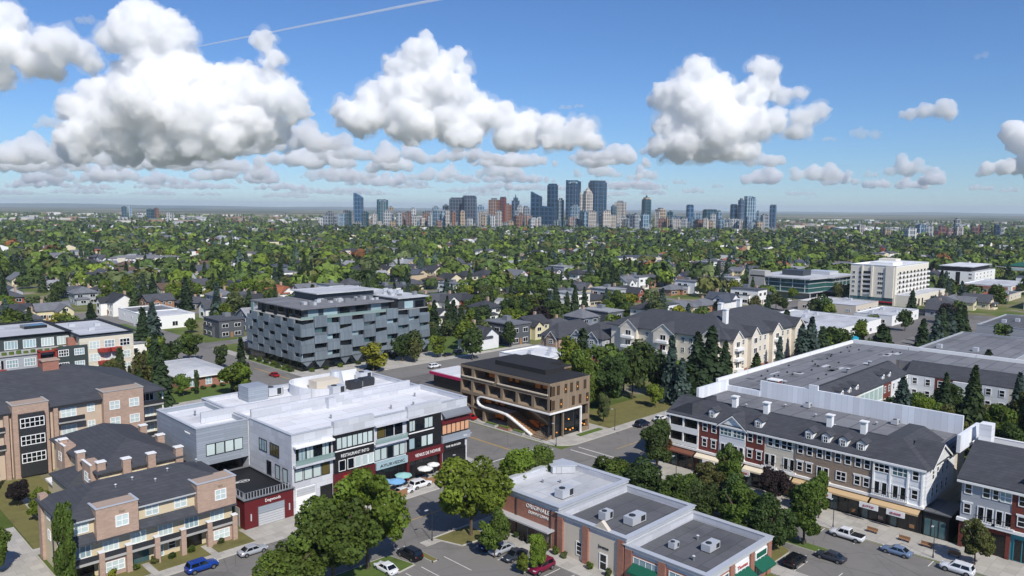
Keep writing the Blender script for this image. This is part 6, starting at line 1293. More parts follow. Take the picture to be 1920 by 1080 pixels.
def trunk_mesh(seed, limbs=5):
    rr = random.Random(seed); b = MB(); b.tube([(0, 0, 0), (.04, .02, .3), (-.02, .03, .62)], .085, 7, .05)
    for i in range(limbs):
        a = 6.28 * i / limbs + rr.uniform(-.4, .4); z = rr.uniform(.28, .5); b.tube([(0, 0, z), (.5 * math.cos(a), .5 * math.sin(a), z + .2), (1.0 * math.cos(a), 1.0 * math.sin(a), z + .38)], .045, 5, .015)
    return b.mesh('trunk', (0, 0, 0), MATS['bark'])
CR_NEAR = [crown_mesh(s, 9500, .088, 40, sh, lob=(.17, .33), spread=.78) for s, sh in ((1, 'round'), (2, 'round'), (3, 'tall'), (4, 'vase'))]
CR_MID = [crown_mesh(s, 1500, .17, 17, sh, lob=(.26, .44), spread=.68) for s, sh in ((11, 'round'), (12, 'round'), (13, 'tall'), (14, 'vase'), (15, 'round'), (16, 'tall'))]
CR_COL = crown_mesh(21, 7000, .1, 40, 'tall', lob=(.2, .3), spread=.8)
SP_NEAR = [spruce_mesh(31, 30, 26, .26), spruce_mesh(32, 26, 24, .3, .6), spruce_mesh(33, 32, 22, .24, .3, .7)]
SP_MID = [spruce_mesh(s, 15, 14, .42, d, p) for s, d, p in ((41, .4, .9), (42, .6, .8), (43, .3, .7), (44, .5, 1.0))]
TRUNK = [trunk_mesh(i) for i in range(4)]; POLE = MB().cyl(0, 0, 0, .9, .03, .006, 6).mesh('trunk', (0, 0, 0), MATS['bark_dark'])
GR = [('bright green', (.14, .195, .024)), ('yellow green', (.22, .24, .026)), ('mid green', (.1, .148, .025)), ('dark green', (.062, .098, .025)), ('olive green', (.11, .118, .034)), ('rust coloured', (.17, .075, .028)), ('dark purple', (.03, .021, .022)), ('pale green', (.11, .14, .05))]
SG_ = [('dark green', (.036, .062, .024)), ('blue green', (.062, .098, .078)), ('deep green', (.028, .05, .02)), ('mid green', (.05, .078, .026))]
tr = random.Random(99); TREES = []
def leafy(x, y, h, w, ci, near=False, z=0, mesh=None, label=None):
    t = thing('leafy_tree', label or '', 'tree', (x, y, z), tr.uniform(0, 6.28), 'leafy trees'); c_ = GR[ci][1]; v = tr.uniform(.85, 1.18)
    ch = h * .92; crown = link('crown', mesh or tr.choice(CR_NEAR if near else CR_MID), t, (0, 0, h - ch * .5)); crown.scale = (w / 2 * .98, w / 2 * .98, ch / 2 * .98); crown.color = (c_[0] * v * tr.uniform(.92, 1.08), c_[1] * v, c_[2] * v, 1)
    tk = link('trunk', tr.choice(TRUNK), t); tk.scale = (w * .25, w * .25, h * .95); TREES.append((x, y, w / 2)); return t, ci
def conifer(x, y, h, w, ci, near=False, z=0, label=None):
    t = thing('spruce_tree', label or '', 'spruce', (x, y, z), tr.uniform(0, 6.28), 'spruce trees'); c_ = SG_[ci][1]; v = tr.uniform(.85, 1.2)
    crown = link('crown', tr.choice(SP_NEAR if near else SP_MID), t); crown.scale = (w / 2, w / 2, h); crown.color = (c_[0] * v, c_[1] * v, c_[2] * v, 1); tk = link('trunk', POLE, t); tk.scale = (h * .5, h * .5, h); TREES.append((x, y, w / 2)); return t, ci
# hand-placed: (kind, px base, py base, height, width, colour, label)
HAND = '''L|64.5,95|14|11|0|broad green tree at the left corner of the car park, the farther of two
L|57.5,93.6|12.5|11.5|2|broad green tree at the bottom edge left of the parked black car
L|50.5,93.2|8|9|2|lower dark green tree at the bottom edge left of the broad car park trees
L|84,93.3|12.5|11.5|0|big fresh green tree on the corner bed beside the brick shop block
L|97.5,96|10.5|9|0|green tree behind the brick shop block at the street corner
L|104,95.6|9.5|7|2|green tree between the brick shop block and the crossing
L|81.2,84.5|7|4.6|2|slim green tree in the car park row left of the brick shops
L|82.2,76.2|5.5|3.6|0|small bright green tree between parked cars before the brick shops
L|80.4,77.5|3|2|0|smallest sapling in the car park before the brick shops
L|113.6,85.6|8.5|8|2|green tree on the avenue island nearest the crossing
L|113.8,80.8|8.5|8|3|dark green tree second along the avenue island from the crossing
L|113.5,72|8.6|7.6|2|green tree third along the brick shop side of the avenue
L|113.9,68|8.2|7|3|dark green tree beside the third avenue tree
L|113.8,60.4|8.8|7.4|2|green tree on the avenue island behind the dark shop roofs
L|114,54.8|8.6|7|3|dark green tree on the avenue island nearest the camera
L|121.2,70.6|8.5|7|4|olive tree on the median island before the red brick fronts
L|121.2,65|8|6.5|3|dark green tree on the median island before the tan awnings
L|121.2,52.5|10|7.8|2|tallest green tree on the median island before the white shop signs
L|133.6,90|10|9|3|dark green tree before the corner gallery of the mixed use row
L|134,73.5|8.2|5.6|2|green street tree before the red brick front of the mixed use row
L|134,64|6.8|6.2|6|purple leaved street tree before the cream front of the mixed use row
L|134,55.6|7.8|4.8|2|slim green street tree before the brown brick front
L|133.6,30.6|6.6|4.6|4|olive brown street tree before the grey row house at the right
L|137.6,92.6|7|5|5|reddish small tree under the corner gallery
L|21,124|5|4|6|small purple tree at the left edge beside the driveway
L|24,132|7|5|2|green tree at the left edge behind the driveway
L|10,120|6|5|0|light green tree at the lower left corner
L|155.5,121.6|7.4|5.2|7|pale leaved small tree on the lawn right of the timber office
L|158,131|17|12|2|tall green tree right behind the timber office
L|166,128|16|12|3|tall dark green tree behind the lawn right of the timber office
L|164,140|18|13|0|tallest bright green tree behind the timber office
L|172,135|16|11|2|tall green tree left of the blue spruce
L|178,121|7|5|0|small bright green tree on the lawn below the spruces
L|181,131|15|10|3|dark green tree between the tall trees and the blue spruce
L|186,138|14|10|2|green tree behind the blue spruce
L|190,128|13|9|3|dark green tree between the spruces and the lawn
L|148,213.5|9.5|10|1|yellow green tree before the zinc block entrance
L|186,206|11|9|3|dark green tree right of the zinc block
L|214,215|10|8|3|dark round tree beside the lawn right of the zinc block
L|200,222|9|8|2|green tree on the lawn behind the corner car park
L|88,222|7|5|2|green tree before the brick bungalow
L|76,222|14|8|4|tall scraggly olive tree left of the brick bungalow
L|70,226|13|8|4|olive tree at the right end of the dark green apartment block
L|82,232|12|8|3|dark tree behind the scraggly olive tree
L|100,262|10|9|3|dark green tree behind the brick bungalow
L|110,270|11|9|2|green tree beside the street behind the brick bungalow
L|112,250|8|6|3|dark green tree right of the brick bungalow
L|180,48|12.2|8|4|olive tree in the courtyard
L|185,40|13.5|8|2|green tree in the courtyard before the rear wing
L|192,34|14.9|9|4|tall olive tree in the courtyard
L|176,36|12.2|8|3|dark tree near the white wall in the courtyard
L|206,30|12.2|8|2|green tree far back in the courtyard
L|170,28|12.2|8|2|green tree at the right side of the courtyard
L|252,76|9|9|0|bright green tree behind the courtyard block parapet
L|258,86|8|8|2|green tree beside the small white office
S|187,122|18|7|1|tall blue spruce on the lawn right of the timber office
S|196,119|19|9|2|tall dark spruce right of the blue spruce
S|203,118.6|20|9|2|tallest dark spruce left of the cream apartments
S|210,118|15|7|0|dark spruce nearest the cream apartments corner
S|176,146|19|8|0|green spruce behind the trees of the timber office
S|262,117.6|15|7|1|blue spruce right of the cream hipped apartments
S|268,117|17|8|1|larger blue spruce right of the cream hipped apartments
S|275,116|13|8|0|green spruce behind the courtyard block corner
S|246,118|12|5|1|slender blue spruce before the cream apartment front
S|230,118|9|6|3|young spruce before the cream apartment corner
S|276,96|16|10|0|broad spruce at the rear corner of the courtyard block
S|284,97|14|8|3|green spruce right of the broad spruce behind the courtyard block
S|264,98|13|7|0|dark spruce behind the courtyard parapet beside the tank
S|260,60|14|7|0|dark spruce behind the rear wing parapet
S|262,48|15|8|1|blue spruce at the right edge behind the rear wing
S|340,97|14|7|1|blue spruce first in the row along the cross street
S|350,98|15|7|0|dark spruce second in the row along the cross street
S|360,98|14|8|1|blue spruce third in the row along the cross street
S|372,98|15|7|0|dark spruce fourth in the row along the cross street
S|384,99|13|7|3|green spruce fifth in the row along the cross street
S|326,98|13|7|0|dark spruce at the near end of the street row
S|188,60|16.2|7|1|blue spruce in the courtyard beside the glazed wing
S|198,48|18.8|8|3|green spruce in the middle of the courtyard
S|212,42|16.2|7|1|blue spruce at the right of the courtyard
S|206,56|15.0|6|0|dark spruce in the courtyard corner
S|74,216|10|5|3|green spruce before the scraggly trees left of the brick bungalow
S|96,276|16|8|2|dark spruce behind the brick bungalow roof
S|102,292|17|8|0|tall dark spruce left of the zinc block
S|86,268|15|8|2|dark spruce right of the dark green apartment block
S|80,285|14|8|0|spruce behind the dark green apartment roof
S|112,310|17|8|1|blue spruce left of the zinc block
L|188,20|14|9|4|tall olive tree right of the long white wall in the courtyard
L|178,24|13|9|3|dark green tree just behind the right end of the white wall
L|184,30|15|9|2|tall green tree behind the right end of the white wall
L|200,38|15|9|4|high olive tree in the middle of the courtyard
L|196,22|14|9|3|dark green tree at the right of the courtyard
L|205,62|11|8|2|green tree close to the inner courtyard corner
L|212,57|12|8|3|dark green tree before the red brick courtyard front
L|208,49|11|8|4|olive tree before the rear courtyard wing
L|196,58|11|8|0|bright green tree before the glazed courtyard wing
L|190,52|11.5|8|2|green tree nearest the middle of the long white wall
L|200,66|9|6|3|dark small tree under the courtyard dormers
L|296,54|9|8|2|green tree before the grey roof shed
L|306,50|10|9|3|dark green tree beside the near corner of the grey shed
L|318,52|9|8|0|bright green tree along the near side of the grey shed
L|334,50|10|8|2|green tree at the far end of the grey shed
L|356,60|10|9|3|dark green tree between the grey shed and the dark hall
L|358,78|10|8|2|green tree between the two right hand roofs
L|34,150|5|4|0|light green garden tree left of the cream townhouse block
L|33,160|4.5|4|6|purple garden tree before the long brick apartment house
L|26,165|7|5|3|dark green garden tree at the left edge of the lawn
L|14,150|7|6|2|green tree at the left edge beyond the driveway
L|268,108|8|7|2|green tree beside the storage tanks
L|290,118|9|8|2|green tree left of the pale warehouse
L|380,122|10|9|3|dark green tree right of the pale warehouse
L|386,160|9|8|0|bright green tree behind the pale warehouse
L|440,116|10|9|2|green tree beside the cross street near the white shop
L|300,106|9|8|3|dark green tree on the cross street beyond the tanks
C|29.2,116.6|13|4.2|2|tall columnar green tree at the left end of the townhouse row
C|30.5,168|9|1.6|2|slender columnar tree before the long brick apartment house
C|91.5,221|7|2.2|3|columnar cedar before the brick bungalow'''.split('\n')
for e in HAND:
    k, xy, h, w, ci, lb = e.split('|'); x, y = map(float, xy.split(',')); near = depth(x, y) < 210; g_ = 1.22 if depth(x, y) < 165 and k == 'L' else 1.12; h, w = float(h) * (1 + (g_ - 1) * .8), float(w) * g_
    if k == 'L': leafy(x, y, float(h), float(w), int(ci), near, .1, label=lb)
    elif k == 'C': leafy(x, y, float(h), float(w), int(ci), True, .1, CR_COL, lb)
    else: conifer(x, y, float(h), float(w), int(ci), near, .1, label=lb)
nL = sum(1 for e in HAND if e[0] != 'S'); nS = len(HAND) - nL
# scattered garden trees
rng = np.random.default_rng(5); cand = []
HA = np.array(HOUSE_AT)
for band, (d0, d1, area) in enumerate(((205, 420, 88), (420, 900, 112), (900, 1500, 190), (1500, 2100, 360), (2100, 4200, 3200))):
    W = 960 / F * 1.06; A = W * (d1 * d1 - d0 * d0); n = int(A / area)
    dep = np.sqrt(rng.uniform(d0 * d0, d1 * d1, n)); lat = rng.uniform(-1, 1, n) * (dep * W + 8); cl = np.sin(dep * .021 + lat * .013) + np.sin(lat * .034 - dep * .011)
    for d, l, c in zip(dep, lat, cl):
        x, y = (d + l) * _h, (d - l) * _h
        if rng.random() < .34 - .3 * c: continue
        if d < 900 and (on_road(x, y) or not clear(x, y, 4)): continue
        if d < 420 and (x > 262 and 110 < y < 200 and rng.random() < .45 or (131 < x < 206 and 155 < y < 200)): continue
        if d < 300 and y < 213 and x < 110: continue
        if 1900 < d < 2500 and -560 < l < 760: continue
        if d > 1950 and -560 < l < 760 and d < 3000: continue
        if d < 700 and len(HA) and (np.hypot(HA[:, 0] - x, HA[:, 1] - y) < 7.6).any(): continue
        if d < 330 and y < 96 : continue
        cand.append((d, x, y))
cand.sort(); items = []; far = []
for d, x, y in cand:
    con = tr.random() < .34
    if con and nS < 298 and d < 760:
        nS += 1; ci = tr.choice((0, 0, 1, 2, 3)); h = tr.uniform(10, 19); t, _ = conifer(x, y, h, h * tr.uniform(.36, .5), ci); items.append((x, y, '%s spruce among the houses' % SG_[ci][0], t))
    elif not con and nL < 298 and d < 760:
        nL += 1; ci = tr.choice((0, 0, 0, 1, 2, 2, 2, 3, 3, 4, 7, 7, 5 if tr.random() < .15 else 0, 6 if tr.random() < .4 else 3)); h = tr.uniform(7, 14.5); t, _ = leafy(x, y, h, h * tr.uniform(.8, 1.2), ci); items.append((x, y, '%s leafy tree among the houses' % GR[ci][0], t))
    else: far.append((d, x, y, con))
label_sorted(items)
# all remaining trees: one mass of leaf clumps
def far_trees(lst, name, nq, label):
    VV, CC = [], []
    n = len(lst); A = np.array([(d, x, y, c) for d, x, y, c in lst], float)
    for i in range(n):
        d, x, y, con = A[i]
        if con:
            h = rng.uniform(9, 18); r = h * .21; k = nq; zz = rng.uniform(.08, 1, k) ** 1.0; a = rng.uniform(0, 6.283, k); rad = (1 - zz) * r + .3
            p = np.stack([x + np.cos(a) * rad, y + np.sin(a) * rad, zz * h], 1); nn = np.stack([np.cos(a), np.sin(a), np.full(k, .6)], 1); s = h * .17; c = np.array(SG_[rng.integers(0, 4)][1])
        else:
            h = rng.uniform(6.5, 14); w = h * rng.uniform(.48, .72); k = nq; dd = rng.normal(size=(k, 3)); dd /= np.linalg.norm(dd, axis=1, keepdims=True); dd[:, 2] = np.where(dd[:, 2] < -.5, -dd[:, 2], dd[:, 2]); lob = 1 + .22 * np.sin(dd[:, 0] * 5 + i) * np.sin(dd[:, 1] * 5 + i * .7)
            p = np.stack([x + dd[:, 0] * w * lob, y + dd[:, 1] * w * lob, h * .56 + dd[:, 2] * h * .42 * lob], 1); nn = dd; s = w * .54; c = np.array(GR[rng.choice((0, 2, 2, 2, 3, 3, 3, 4, 7, 5 if rng.random() < .12 else 2))][1])
        V_, F_ = quads(p, nn + rng.normal(size=nn.shape) * .35, s * (1.0 if nq > 30 else 1.75), rng); VV.append(V_); CC.append((c * rng.uniform(.7, 1.4))[None, :] * rng.uniform(.7, 1.3, (k, 1)))
    V_ = np.concatenate(VV); C_ = np.concatenate(CC); m_ = bpy.data.materials.get('far_foliage') or attr_mat('far_foliage', .7)
    stuff(tag(link(name, big_mesh(name, V_, np.arange(len(V_), dtype=np.int32).reshape(-1, 4), C_, m_)), label, 'trees'))
f1 = [f for f in far if f[0] < 1000]; f2 = [f for f in far if 1000 <= f[0]]
far_trees(f1, 'suburb_trees', 105, 'dense mass of garden trees across the middle suburb'); far_trees(f2, 'distant_trees', 22, 'far belt of trees before and around downtown')
print('trees', len(TREES), 'far', len(f1), len(f2), 'houses', len(spots))
# ================================================================ vehicles and street furniture
M('tyre', S(28, 28, 30), .9, .1); M('rim', S(150, 152, 156), .35, .05, met=.7); M('car_glass', S(18, 24, 30), .05, .1, spec=.7); M('headlamp', S(225, 230, 235), .15, .02, spec=.8); M('taillamp', S(150, 16, 20), .25, .05)
def car_paint(n, c): return M('car_paint_' + n, c, .28, .03, spec=.6, met=.15)
PAINT = {'white': S(232, 233, 235), 'black': S(22, 24, 28), 'dark blue': S(28, 44, 84), 'bright blue': S(26, 66, 150), 'silver': S(170, 174, 180), 'grey': S(98, 104, 114), 'steel blue': S(112, 132, 160), 'maroon': S(120, 26, 58), 'red': S(160, 24, 30), 'navy': S(24, 34, 58), 'dark grey': S(56, 62, 72)}
for k_, c in PAINT.items(): car_paint(k_, c)
def loft(st):
    """stations (x, half width, z bottom, z top): rounded body shell"""
    b = MB(); vs = []; n = 10
    for x, w, zb, zt in st:
        h = zt - zb
        vs += [(x, -w * .86, zb), (x, -w, zb + h * .3), (x, -w, zb + h * .62), (x, -w * .93, zt - h * .08), (x, -w * .62, zt), (x, w * .62, zt), (x, w * .93, zt - h * .08), (x, w, zb + h * .62), (x, w, zb + h * .3), (x, w * .86, zb)]
    fs = [tuple(range(n - 1, -1, -1)), tuple(range(len(vs) - n, len(vs)))]
    for i in range(len(st) - 1):
        for k in range(n): fs.append((i * n + k, i * n + (k + 1) % n, (i + 1) * n + (k + 1) % n, (i + 1) * n + k))
    return b.add(vs, fs)
def car_meshes(kind):
    if kind == 'sedan': L_, W_, belt, roof, cab = 2.3, .9, .92, 1.45, (-1.75, -1.0, .35, 1.15); st = [(-2.3, .74, .38, .82), (-2.2, .82, .3, .92), (-1.5, .89, .22, .95), (0, .9, .2, .95), (1.0, .9, .2, .93), (1.9, .86, .22, .82), (2.2, .78, .28, .72), (2.3, .66, .36, .62)]
    elif kind == 'suv': L_, W_, belt, roof, cab = 2.35, .95, 1.08, 1.78, (-2.2, -1.9, .45, 1.15); st = [(-2.35, .82, .42, 1.0), (-2.25, .9, .36, 1.1), (-1.5, .95, .28, 1.12), (0, .95, .26, 1.12), (1.1, .94, .26, 1.1), (2.0, .9, .3, 1.0), (2.28, .82, .36, .88), (2.35, .7, .42, .78)]
    else: L_, W_, belt, roof, cab = 2.8, .98, 1.12, 1.85, (-.75, -.55, .95, 1.55); st = [(-2.8, .9, .5, 1.05), (-2.72, .95, .42, 1.12), (-1.2, .98, .36, 1.12), (.2, .98, .34, 1.14), (1.4, .97, .34, 1.12), (2.4, .93, .38, 1.02), (2.72, .86, .44, .92), (2.8, .74, .5, .82)]
    x0, x1, x2, x3 = cab; w, u = W_ * .93, W_ * .72; zb, zt = belt - .02, roof
    A = [(x0, -w, zb), (x3, -w * .95, zb), (x3, w * .95, zb), (x0, w, zb)]; B_ = [(x1, -u, zt - .06), (x2, -u, zt - .04), (x2, u, zt - .04), (x1, u, zt - .06)]
    body = loft(st); cabin = MB().add(A + B_, [(0, 1, 5, 4), (1, 2, 6, 5), (2, 3, 7, 6), (3, 0, 4, 7), (4, 5, 6, 7)])
    cabin.add([(x1 - .02, -u - .02, zt - .06), (x2 + .05, -u - .02, zt - .04), (x2 + .05, u + .02, zt - .04), (x1 - .02, u + .02, zt - .06), (x1 + .1, -u * .8, zt), (x2 - .12, -u * .8, zt + .01), (x2 - .12, u * .8, zt + .01), (x1 + .1, u * .8, zt)], [(0, 1, 5, 4), (1, 2, 6, 5), (2, 3, 7, 6), (3, 0, 4, 7), (4, 5, 6, 7), (3, 2, 1, 0)])
    def lerp(p, q, t): return tuple(p[i] + (q[i] - p[i]) * t for i in range(3))
    def pane(a, b, c, d, off, s0=.08, s1=.92, t0=.1, t1=.86):
        q = [lerp(lerp(a, b, s0), lerp(d, c, s0), t0), lerp(lerp(a, b, s1), lerp(d, c, s1), t0), lerp(lerp(a, b, s1), lerp(d, c, s1), t1), lerp(lerp(a, b, s0), lerp(d, c, s0), t1)]
        o = Vector(off); o1 = o * .018; o2 = o * -.01; return MB().add([tuple(Vector(p) + o1) for p in q] + [tuple(Vector(p) + o2) for p in q], [(0, 1, 2, 3), (7, 6, 5, 4), (0, 4, 5, 1), (1, 5, 6, 2), (2, 6, 7, 3), (3, 7, 4, 0)])
    P0, P1, P2, P3 = A; Q0, Q1, Q2, Q3 = B_
    gl = [('windshield', pane(P1, P2, Q2, Q1, (.7, 0, .7), .04, .96, .08, .94)), ('rear_window', pane(P3, P0, Q0, Q3, (-.8, 0, .6), .06, .94, .1, .9))]
    for nm, a, b, c, d, o in (('side_window', P0, P1, Q1, Q0, (0, -1, .3)), ('side_window', P2, P3, Q3, Q2, (0, 1, .3))):
        gl.append((nm, pane(a, b, c, d, o, .08, .48))); gl.append((nm, pane(a, b, c, d, o, .52, .9)))
    ex = []
    wx = L_ * .62; wr = .33 if kind == 'sedan' else .38
    for sy in (-1, 1): ex.append(('headlight', MB().box(L_ - .14, sy * W_ * .6 - .18, .6 if kind == 'sedan' else .78, L_ - .02, sy * W_ * .6 + .14, .74 if kind == 'sedan' else .92), 'headlamp')); ex.append(('taillight', MB().box(-L_ - .0, sy * W_ * .7 - .14, .66 if kind == 'sedan' else .8, -L_ + .1, sy * W_ * .7 + .12, .84 if kind == 'sedan' else 1.02), 'taillamp'))
    if kind == 'pickup': ex.append(('bed_cover', MB().box(-2.68, -.86, 1.1, -.82, .86, 1.2), 'black_paint'))
    ty = MB(); rm = MB(); seg = 14
    ty.add([(wr * math.cos(2 * math.pi * i / seg), y, wr * math.sin(2 * math.pi * i / seg)) for y in (-.11, .11) for i in range(seg)], [tuple(range(seg)), tuple(range(2 * seg - 1, seg - 1, -1))] + [(i, (i + 1) % seg, seg + (i + 1) % seg, seg + i) for i in range(seg)])
    rm.add([(wr * .62 * math.cos(2 * math.pi * i / seg), y, wr * .62 * math.sin(2 * math.pi * i / seg)) for y in (-.125, .125) for i in range(seg)], [tuple(range(seg)), tuple(range(2 * seg - 1, seg - 1, -1))] + [(i, (i + 1) % seg, seg + (i + 1) % seg, seg + i) for i in range(seg)])
    arch = MB()
    for sx in (-1, 1):
        for sy in (-1, 1): arch.add([(sx * wx + (wr + .06) * math.cos(math.pi * i / 8), sy * (W_ + .006) , wr + (wr + .06) * math.sin(math.pi * i / 8)) for i in range(9)] + [(sx * wx + (wr + .06) * math.cos(math.pi * i / 8), sy * (W_ - .1), wr + (wr + .06) * math.sin(math.pi * i / 8)) for i in range(9)], [tuple(range(9)), tuple(range(17, 8, -1))] + [(i, i + 1, 10 + i, 9 + i) for i in range(8)])
    bm_ = body.mesh('body', smooth=True); bm_.materials.append(None); cm_ = cabin.mesh('cabin'); cm_.materials.append(None)
    return bm_, cm_, [(n_, b.mesh(n_, (0, 0, 0), MATS['car_glass'])) for n_, b in gl], [(n_, b.mesh(n_, (0, 0, 0), MATS[m_])) for n_, b, m_ in ex], ty.mesh('tyre', (0, 0, 0), MATS['tyre']), rm.mesh('rim', (0, 0, 0), MATS['rim']), arch.mesh('wheel_arch', (0, 0, 0), MATS['black_paint']), (wx, W_ - .1, wr)
CARM = {k: car_meshes(k) for k in ('sedan', 'suv', 'pickup')}
def car(kind, paint, x, y, rz, label, z=.04):
    bm_, cm_, gl, ex, ty, rm, ar, (wx, wy, wr) = CARM[kind]
    t = thing('parked_car' if kind != 'pickup' else 'pickup_truck', label, 'pickup' if kind == 'pickup' else 'car', (x, y, z), rz, 'parked cars'); pm = MATS['car_paint_' + paint]
    link('body', bm_, t, mat=pm); link('cabin', cm_, t, mat=pm); link('wheel_arch', ar, t)
    for n_, m_ in gl: link(n_, m_, t)
    for n_, m_ in ex: link(n_, m_, t)
    for sx in (-1, 1):
        for sy in (-1, 1): w = link('wheel', ty, t, (sx * wx, sy * wy, wr)); link('rim', rm, w)
    return t
U, VV_ = 0.0, math.pi / 2      # headings along X and along Y
def carp(kind, paint, px, py, rz, label): p = P(px, py, 0); return car(kind, paint, p.x, p.y, rz + random.uniform(-.03, .03), label)
carp('suv', 'black', 769, 1046, VV_, 'black wagon parked by the kerb at the bottom centre')
carp('sedan', 'white', 724, 1072, VV_, 'white sedan parked beside the black wagon at the bottom')
carp('sedan', 'navy', 722, 938, U, 'dark blue grey sedan parked before the red mall sign')
carp('sedan', 'white', 756, 927, U, 'white and grey car parked just ahead of the dark sedan by the mall')
carp('suv', 'white', 788, 914, U, 'white car at the head of the row before the mall patio')
carp('sedan', 'grey', 812, 882, U, 'grey car half hidden by the tree at the mall corner')
for k_, pt, y, lb in (('sedan', 'dark blue', 88.0, 'dark blue car in the stall nearest the street before the brick shops'), ('sedan', 'silver', 85.2, 'silver grey car second from the street before the brick shops'), ('sedan', 'dark grey', 82.2, 'dark grey car third from the street before the brick shops'), ('suv', 'maroon', 76.5, 'maroon car at the bottom edge before the brick shops')): car(k_, pt, 83.4, y, math.pi, lb)
car('pickup', 'white', 129.2, 48.6, VV_, 'white pickup truck with black bed cover at the kerb by the shop signs')
car('sedan', 'steel blue', 128.9, 40.6, VV_, 'steel blue sedan parked behind the white pickup')
car('suv', 'white', 129, 31.8, VV_, 'white four wheel drive at the lower right corner')
for k_, pt, x, y, lb in (('sedan', 'dark grey', 119.2, 47.2, 'dark grey car beside the grass median tip'), ('suv', 'black', 113.6, 50.4, 'black car in the shade behind the nearest shop roof'), ('sedan', 'silver', 129, 64.6, 'silver car at the kerb under the slim street tree'), ('sedan', 'dark grey', 129, 71.2, 'dark grey car at the kerb before the red brick front'), ('suv', 'grey', 129, 77.6, 'grey car at the kerb nearest the corner gallery'), ('sedan', 'steel blue', 114, 64.6, 'steel blue car between the avenue islands'), ('sedan', 'white', 114, 77, 'white car between the farther avenue islands')): car(k_, pt, x, y, VV_ if x > 117 else U, lb)
for k_, pt, x, lb in (('suv', 'navy', 160, 'dark blue car nearest the crossing on the cross street'), ('sedan', 'white', 168, 'white car second on the cross street lawn side'), ('sedan', 'bright blue', 175, 'bright blue car third on the cross street lawn side')): car(k_, pt, x, 112.6, U, lb)
car('suv', 'steel blue', 166, 99, U, 'steel blue car beside the corner gallery on the cross street')
for k_, pt, x, lb in (('suv', 'bright blue', 46.4, 'bright blue car before the townhouse row'), ('sedan', 'silver', 54.6, 'silver sedan at the kerb before the maroon garage'), ('sedan', 'dark blue', 38.6, 'dark blue car at the bottom edge before the townhouses')): car(k_, pt, x, 112.4, U, lb)
for k_, pt, px, py, lb in (('suv', 'black', 458, 688, 'black car on the street beside the zinc block'), ('sedan', 'silver', 450, 706, 'silver car on the street before the brick bungalow'), ('sedan', 'red', 514, 706, 'red car on the street left of the mall roof'), ('sedan', 'red', 880, 786, 'red car at the kerb left of the timber office')): carp(k_, pt, px, py, VV_, lb)
cr = random.Random(8)
for i, (px, py) in enumerate(((1652, 600), (1668, 606), (1683, 602), (1700, 596), (1640, 648), (1660, 645), (1690, 655), (1480, 566), (1510, 568), (1545, 567), (840, 668), (860, 663), (815, 690), (1760, 572), (1780, 570))):
    nm = cr.choice(('white', 'silver', 'black', 'dark grey', 'red')); carp(cr.choice(('sedan', 'suv')), nm, px, py, cr.choice((U, VV_)), '%s car, %s from the left in the far yards' % (nm, ['first', 'second', 'third', 'fourth', 'fifth', 'sixth', 'seventh', 'eighth', 'ninth', 'tenth', 'eleventh', 'twelfth', 'thirteenth', 'fourteenth', 'fifteenth'][sorted(range(15), key=lambda j: [1652, 1668, 1683, 1700, 1640, 1660, 1690, 1480, 1510, 1545, 840, 860, 815, 1760, 1780][j]).index(i)]))
# patio before the mall
M('cloth_white', S(228, 228, 224), .9, .06); M('cloth_teal', S(150, 196, 192), .9, .06); M('cloth_blue', S(120, 170, 210), .9, .06); M('wood_plank', S(150, 114, 82), .85, .15, 1.5)
def parasol(x, y, r, mat, label, h=2.6):
    t = thing('parasol', label, 'parasol', (x, y, .15), 0, 'parasols on the mall patio')
    MB().cyl(x, y, .15, h + .1, .04, n=8).build('pole', MATS['metal_grey'], t); MB().cyl(x, y, .15, .25, .35, .3, 12).build('base', MATS['metal_dark'], t)
    a = [2 * math.pi * i / 8 for i in range(8)]; b = MB(); b.add([(x, y, h + .45)] + [(x + r * math.cos(q), y + r * math.sin(q), h) for q in a] + [(x + r * math.cos(q), y + r * math.sin(q), h - .18) for q in a], [(0, 1 + i, 1 + (i + 1) % 8) for i in range(8)] + [(1 + i, 9 + i, 9 + (i + 1) % 8, 1 + (i + 1) % 8) for i in range(8)]); b.build('canopy', MATS[mat], t)
    rb = MB(); [rb.tube([(x, y, h + .36), (x + r * .95 * math.cos(q), y + r * .95 * math.sin(q), h - .02)], .02, 4) for q in a]; rb.build('ribs', MATS['metal_dark'], t)
parasol(89.6, 119.4, 1.7, 'cloth_teal', 'pale teal round parasol at the middle of the mall patio'); parasol(95.2, 119.6, 1.6, 'cloth_white', 'white round parasol before the red restaurant sign'); parasol(86.6, 117.6, 1.7, 'cloth_blue', 'pale blue parasol at the near end of the mall patio'); parasol(98, 120.4, 1.3, 'cloth_white', 'smaller white parasol behind the white one'); parasol(84.9, 119.2, 1.4, 'cloth_blue', 'pale blue parasol beside the wooden screen')
for i, (x, y, w) in enumerate(((88.6, 119.9, 'round patio table under the teal parasol'), (94.4, 119.0, 'round patio table under the white parasol'), (86, 118.2, 'round patio table under the blue parasol'), (91.8, 118.4, 'round patio table between the teal and white parasols'))):
    t = thing('patio_table', w, 'table', (x, y, .15), 0, 'patio tables'); MB().cyl(x, y, .85, .9, .5, n=14).build('table_top', MATS['wood_plank'], t); MB().cyl(x, y, .15, .85, .05, n=6).build('leg', MATS['metal_dark'], t)
    for q in (0, 2.1, 4.2): MB().box(x + .85 * math.cos(q) - .2, y + .85 * math.sin(q) - .2, .55, x + .85 * math.cos(q) + .2, y + .85 * math.sin(q) + .2, .62).box(x + 1.02 * math.cos(q) - .18, y + 1.02 * math.sin(q) - .18, .15, x + 1.02 * math.cos(q) - .12, y + 1.02 * math.sin(q) - .12, 1.0).build('seat', MATS['metal_dark'], t)
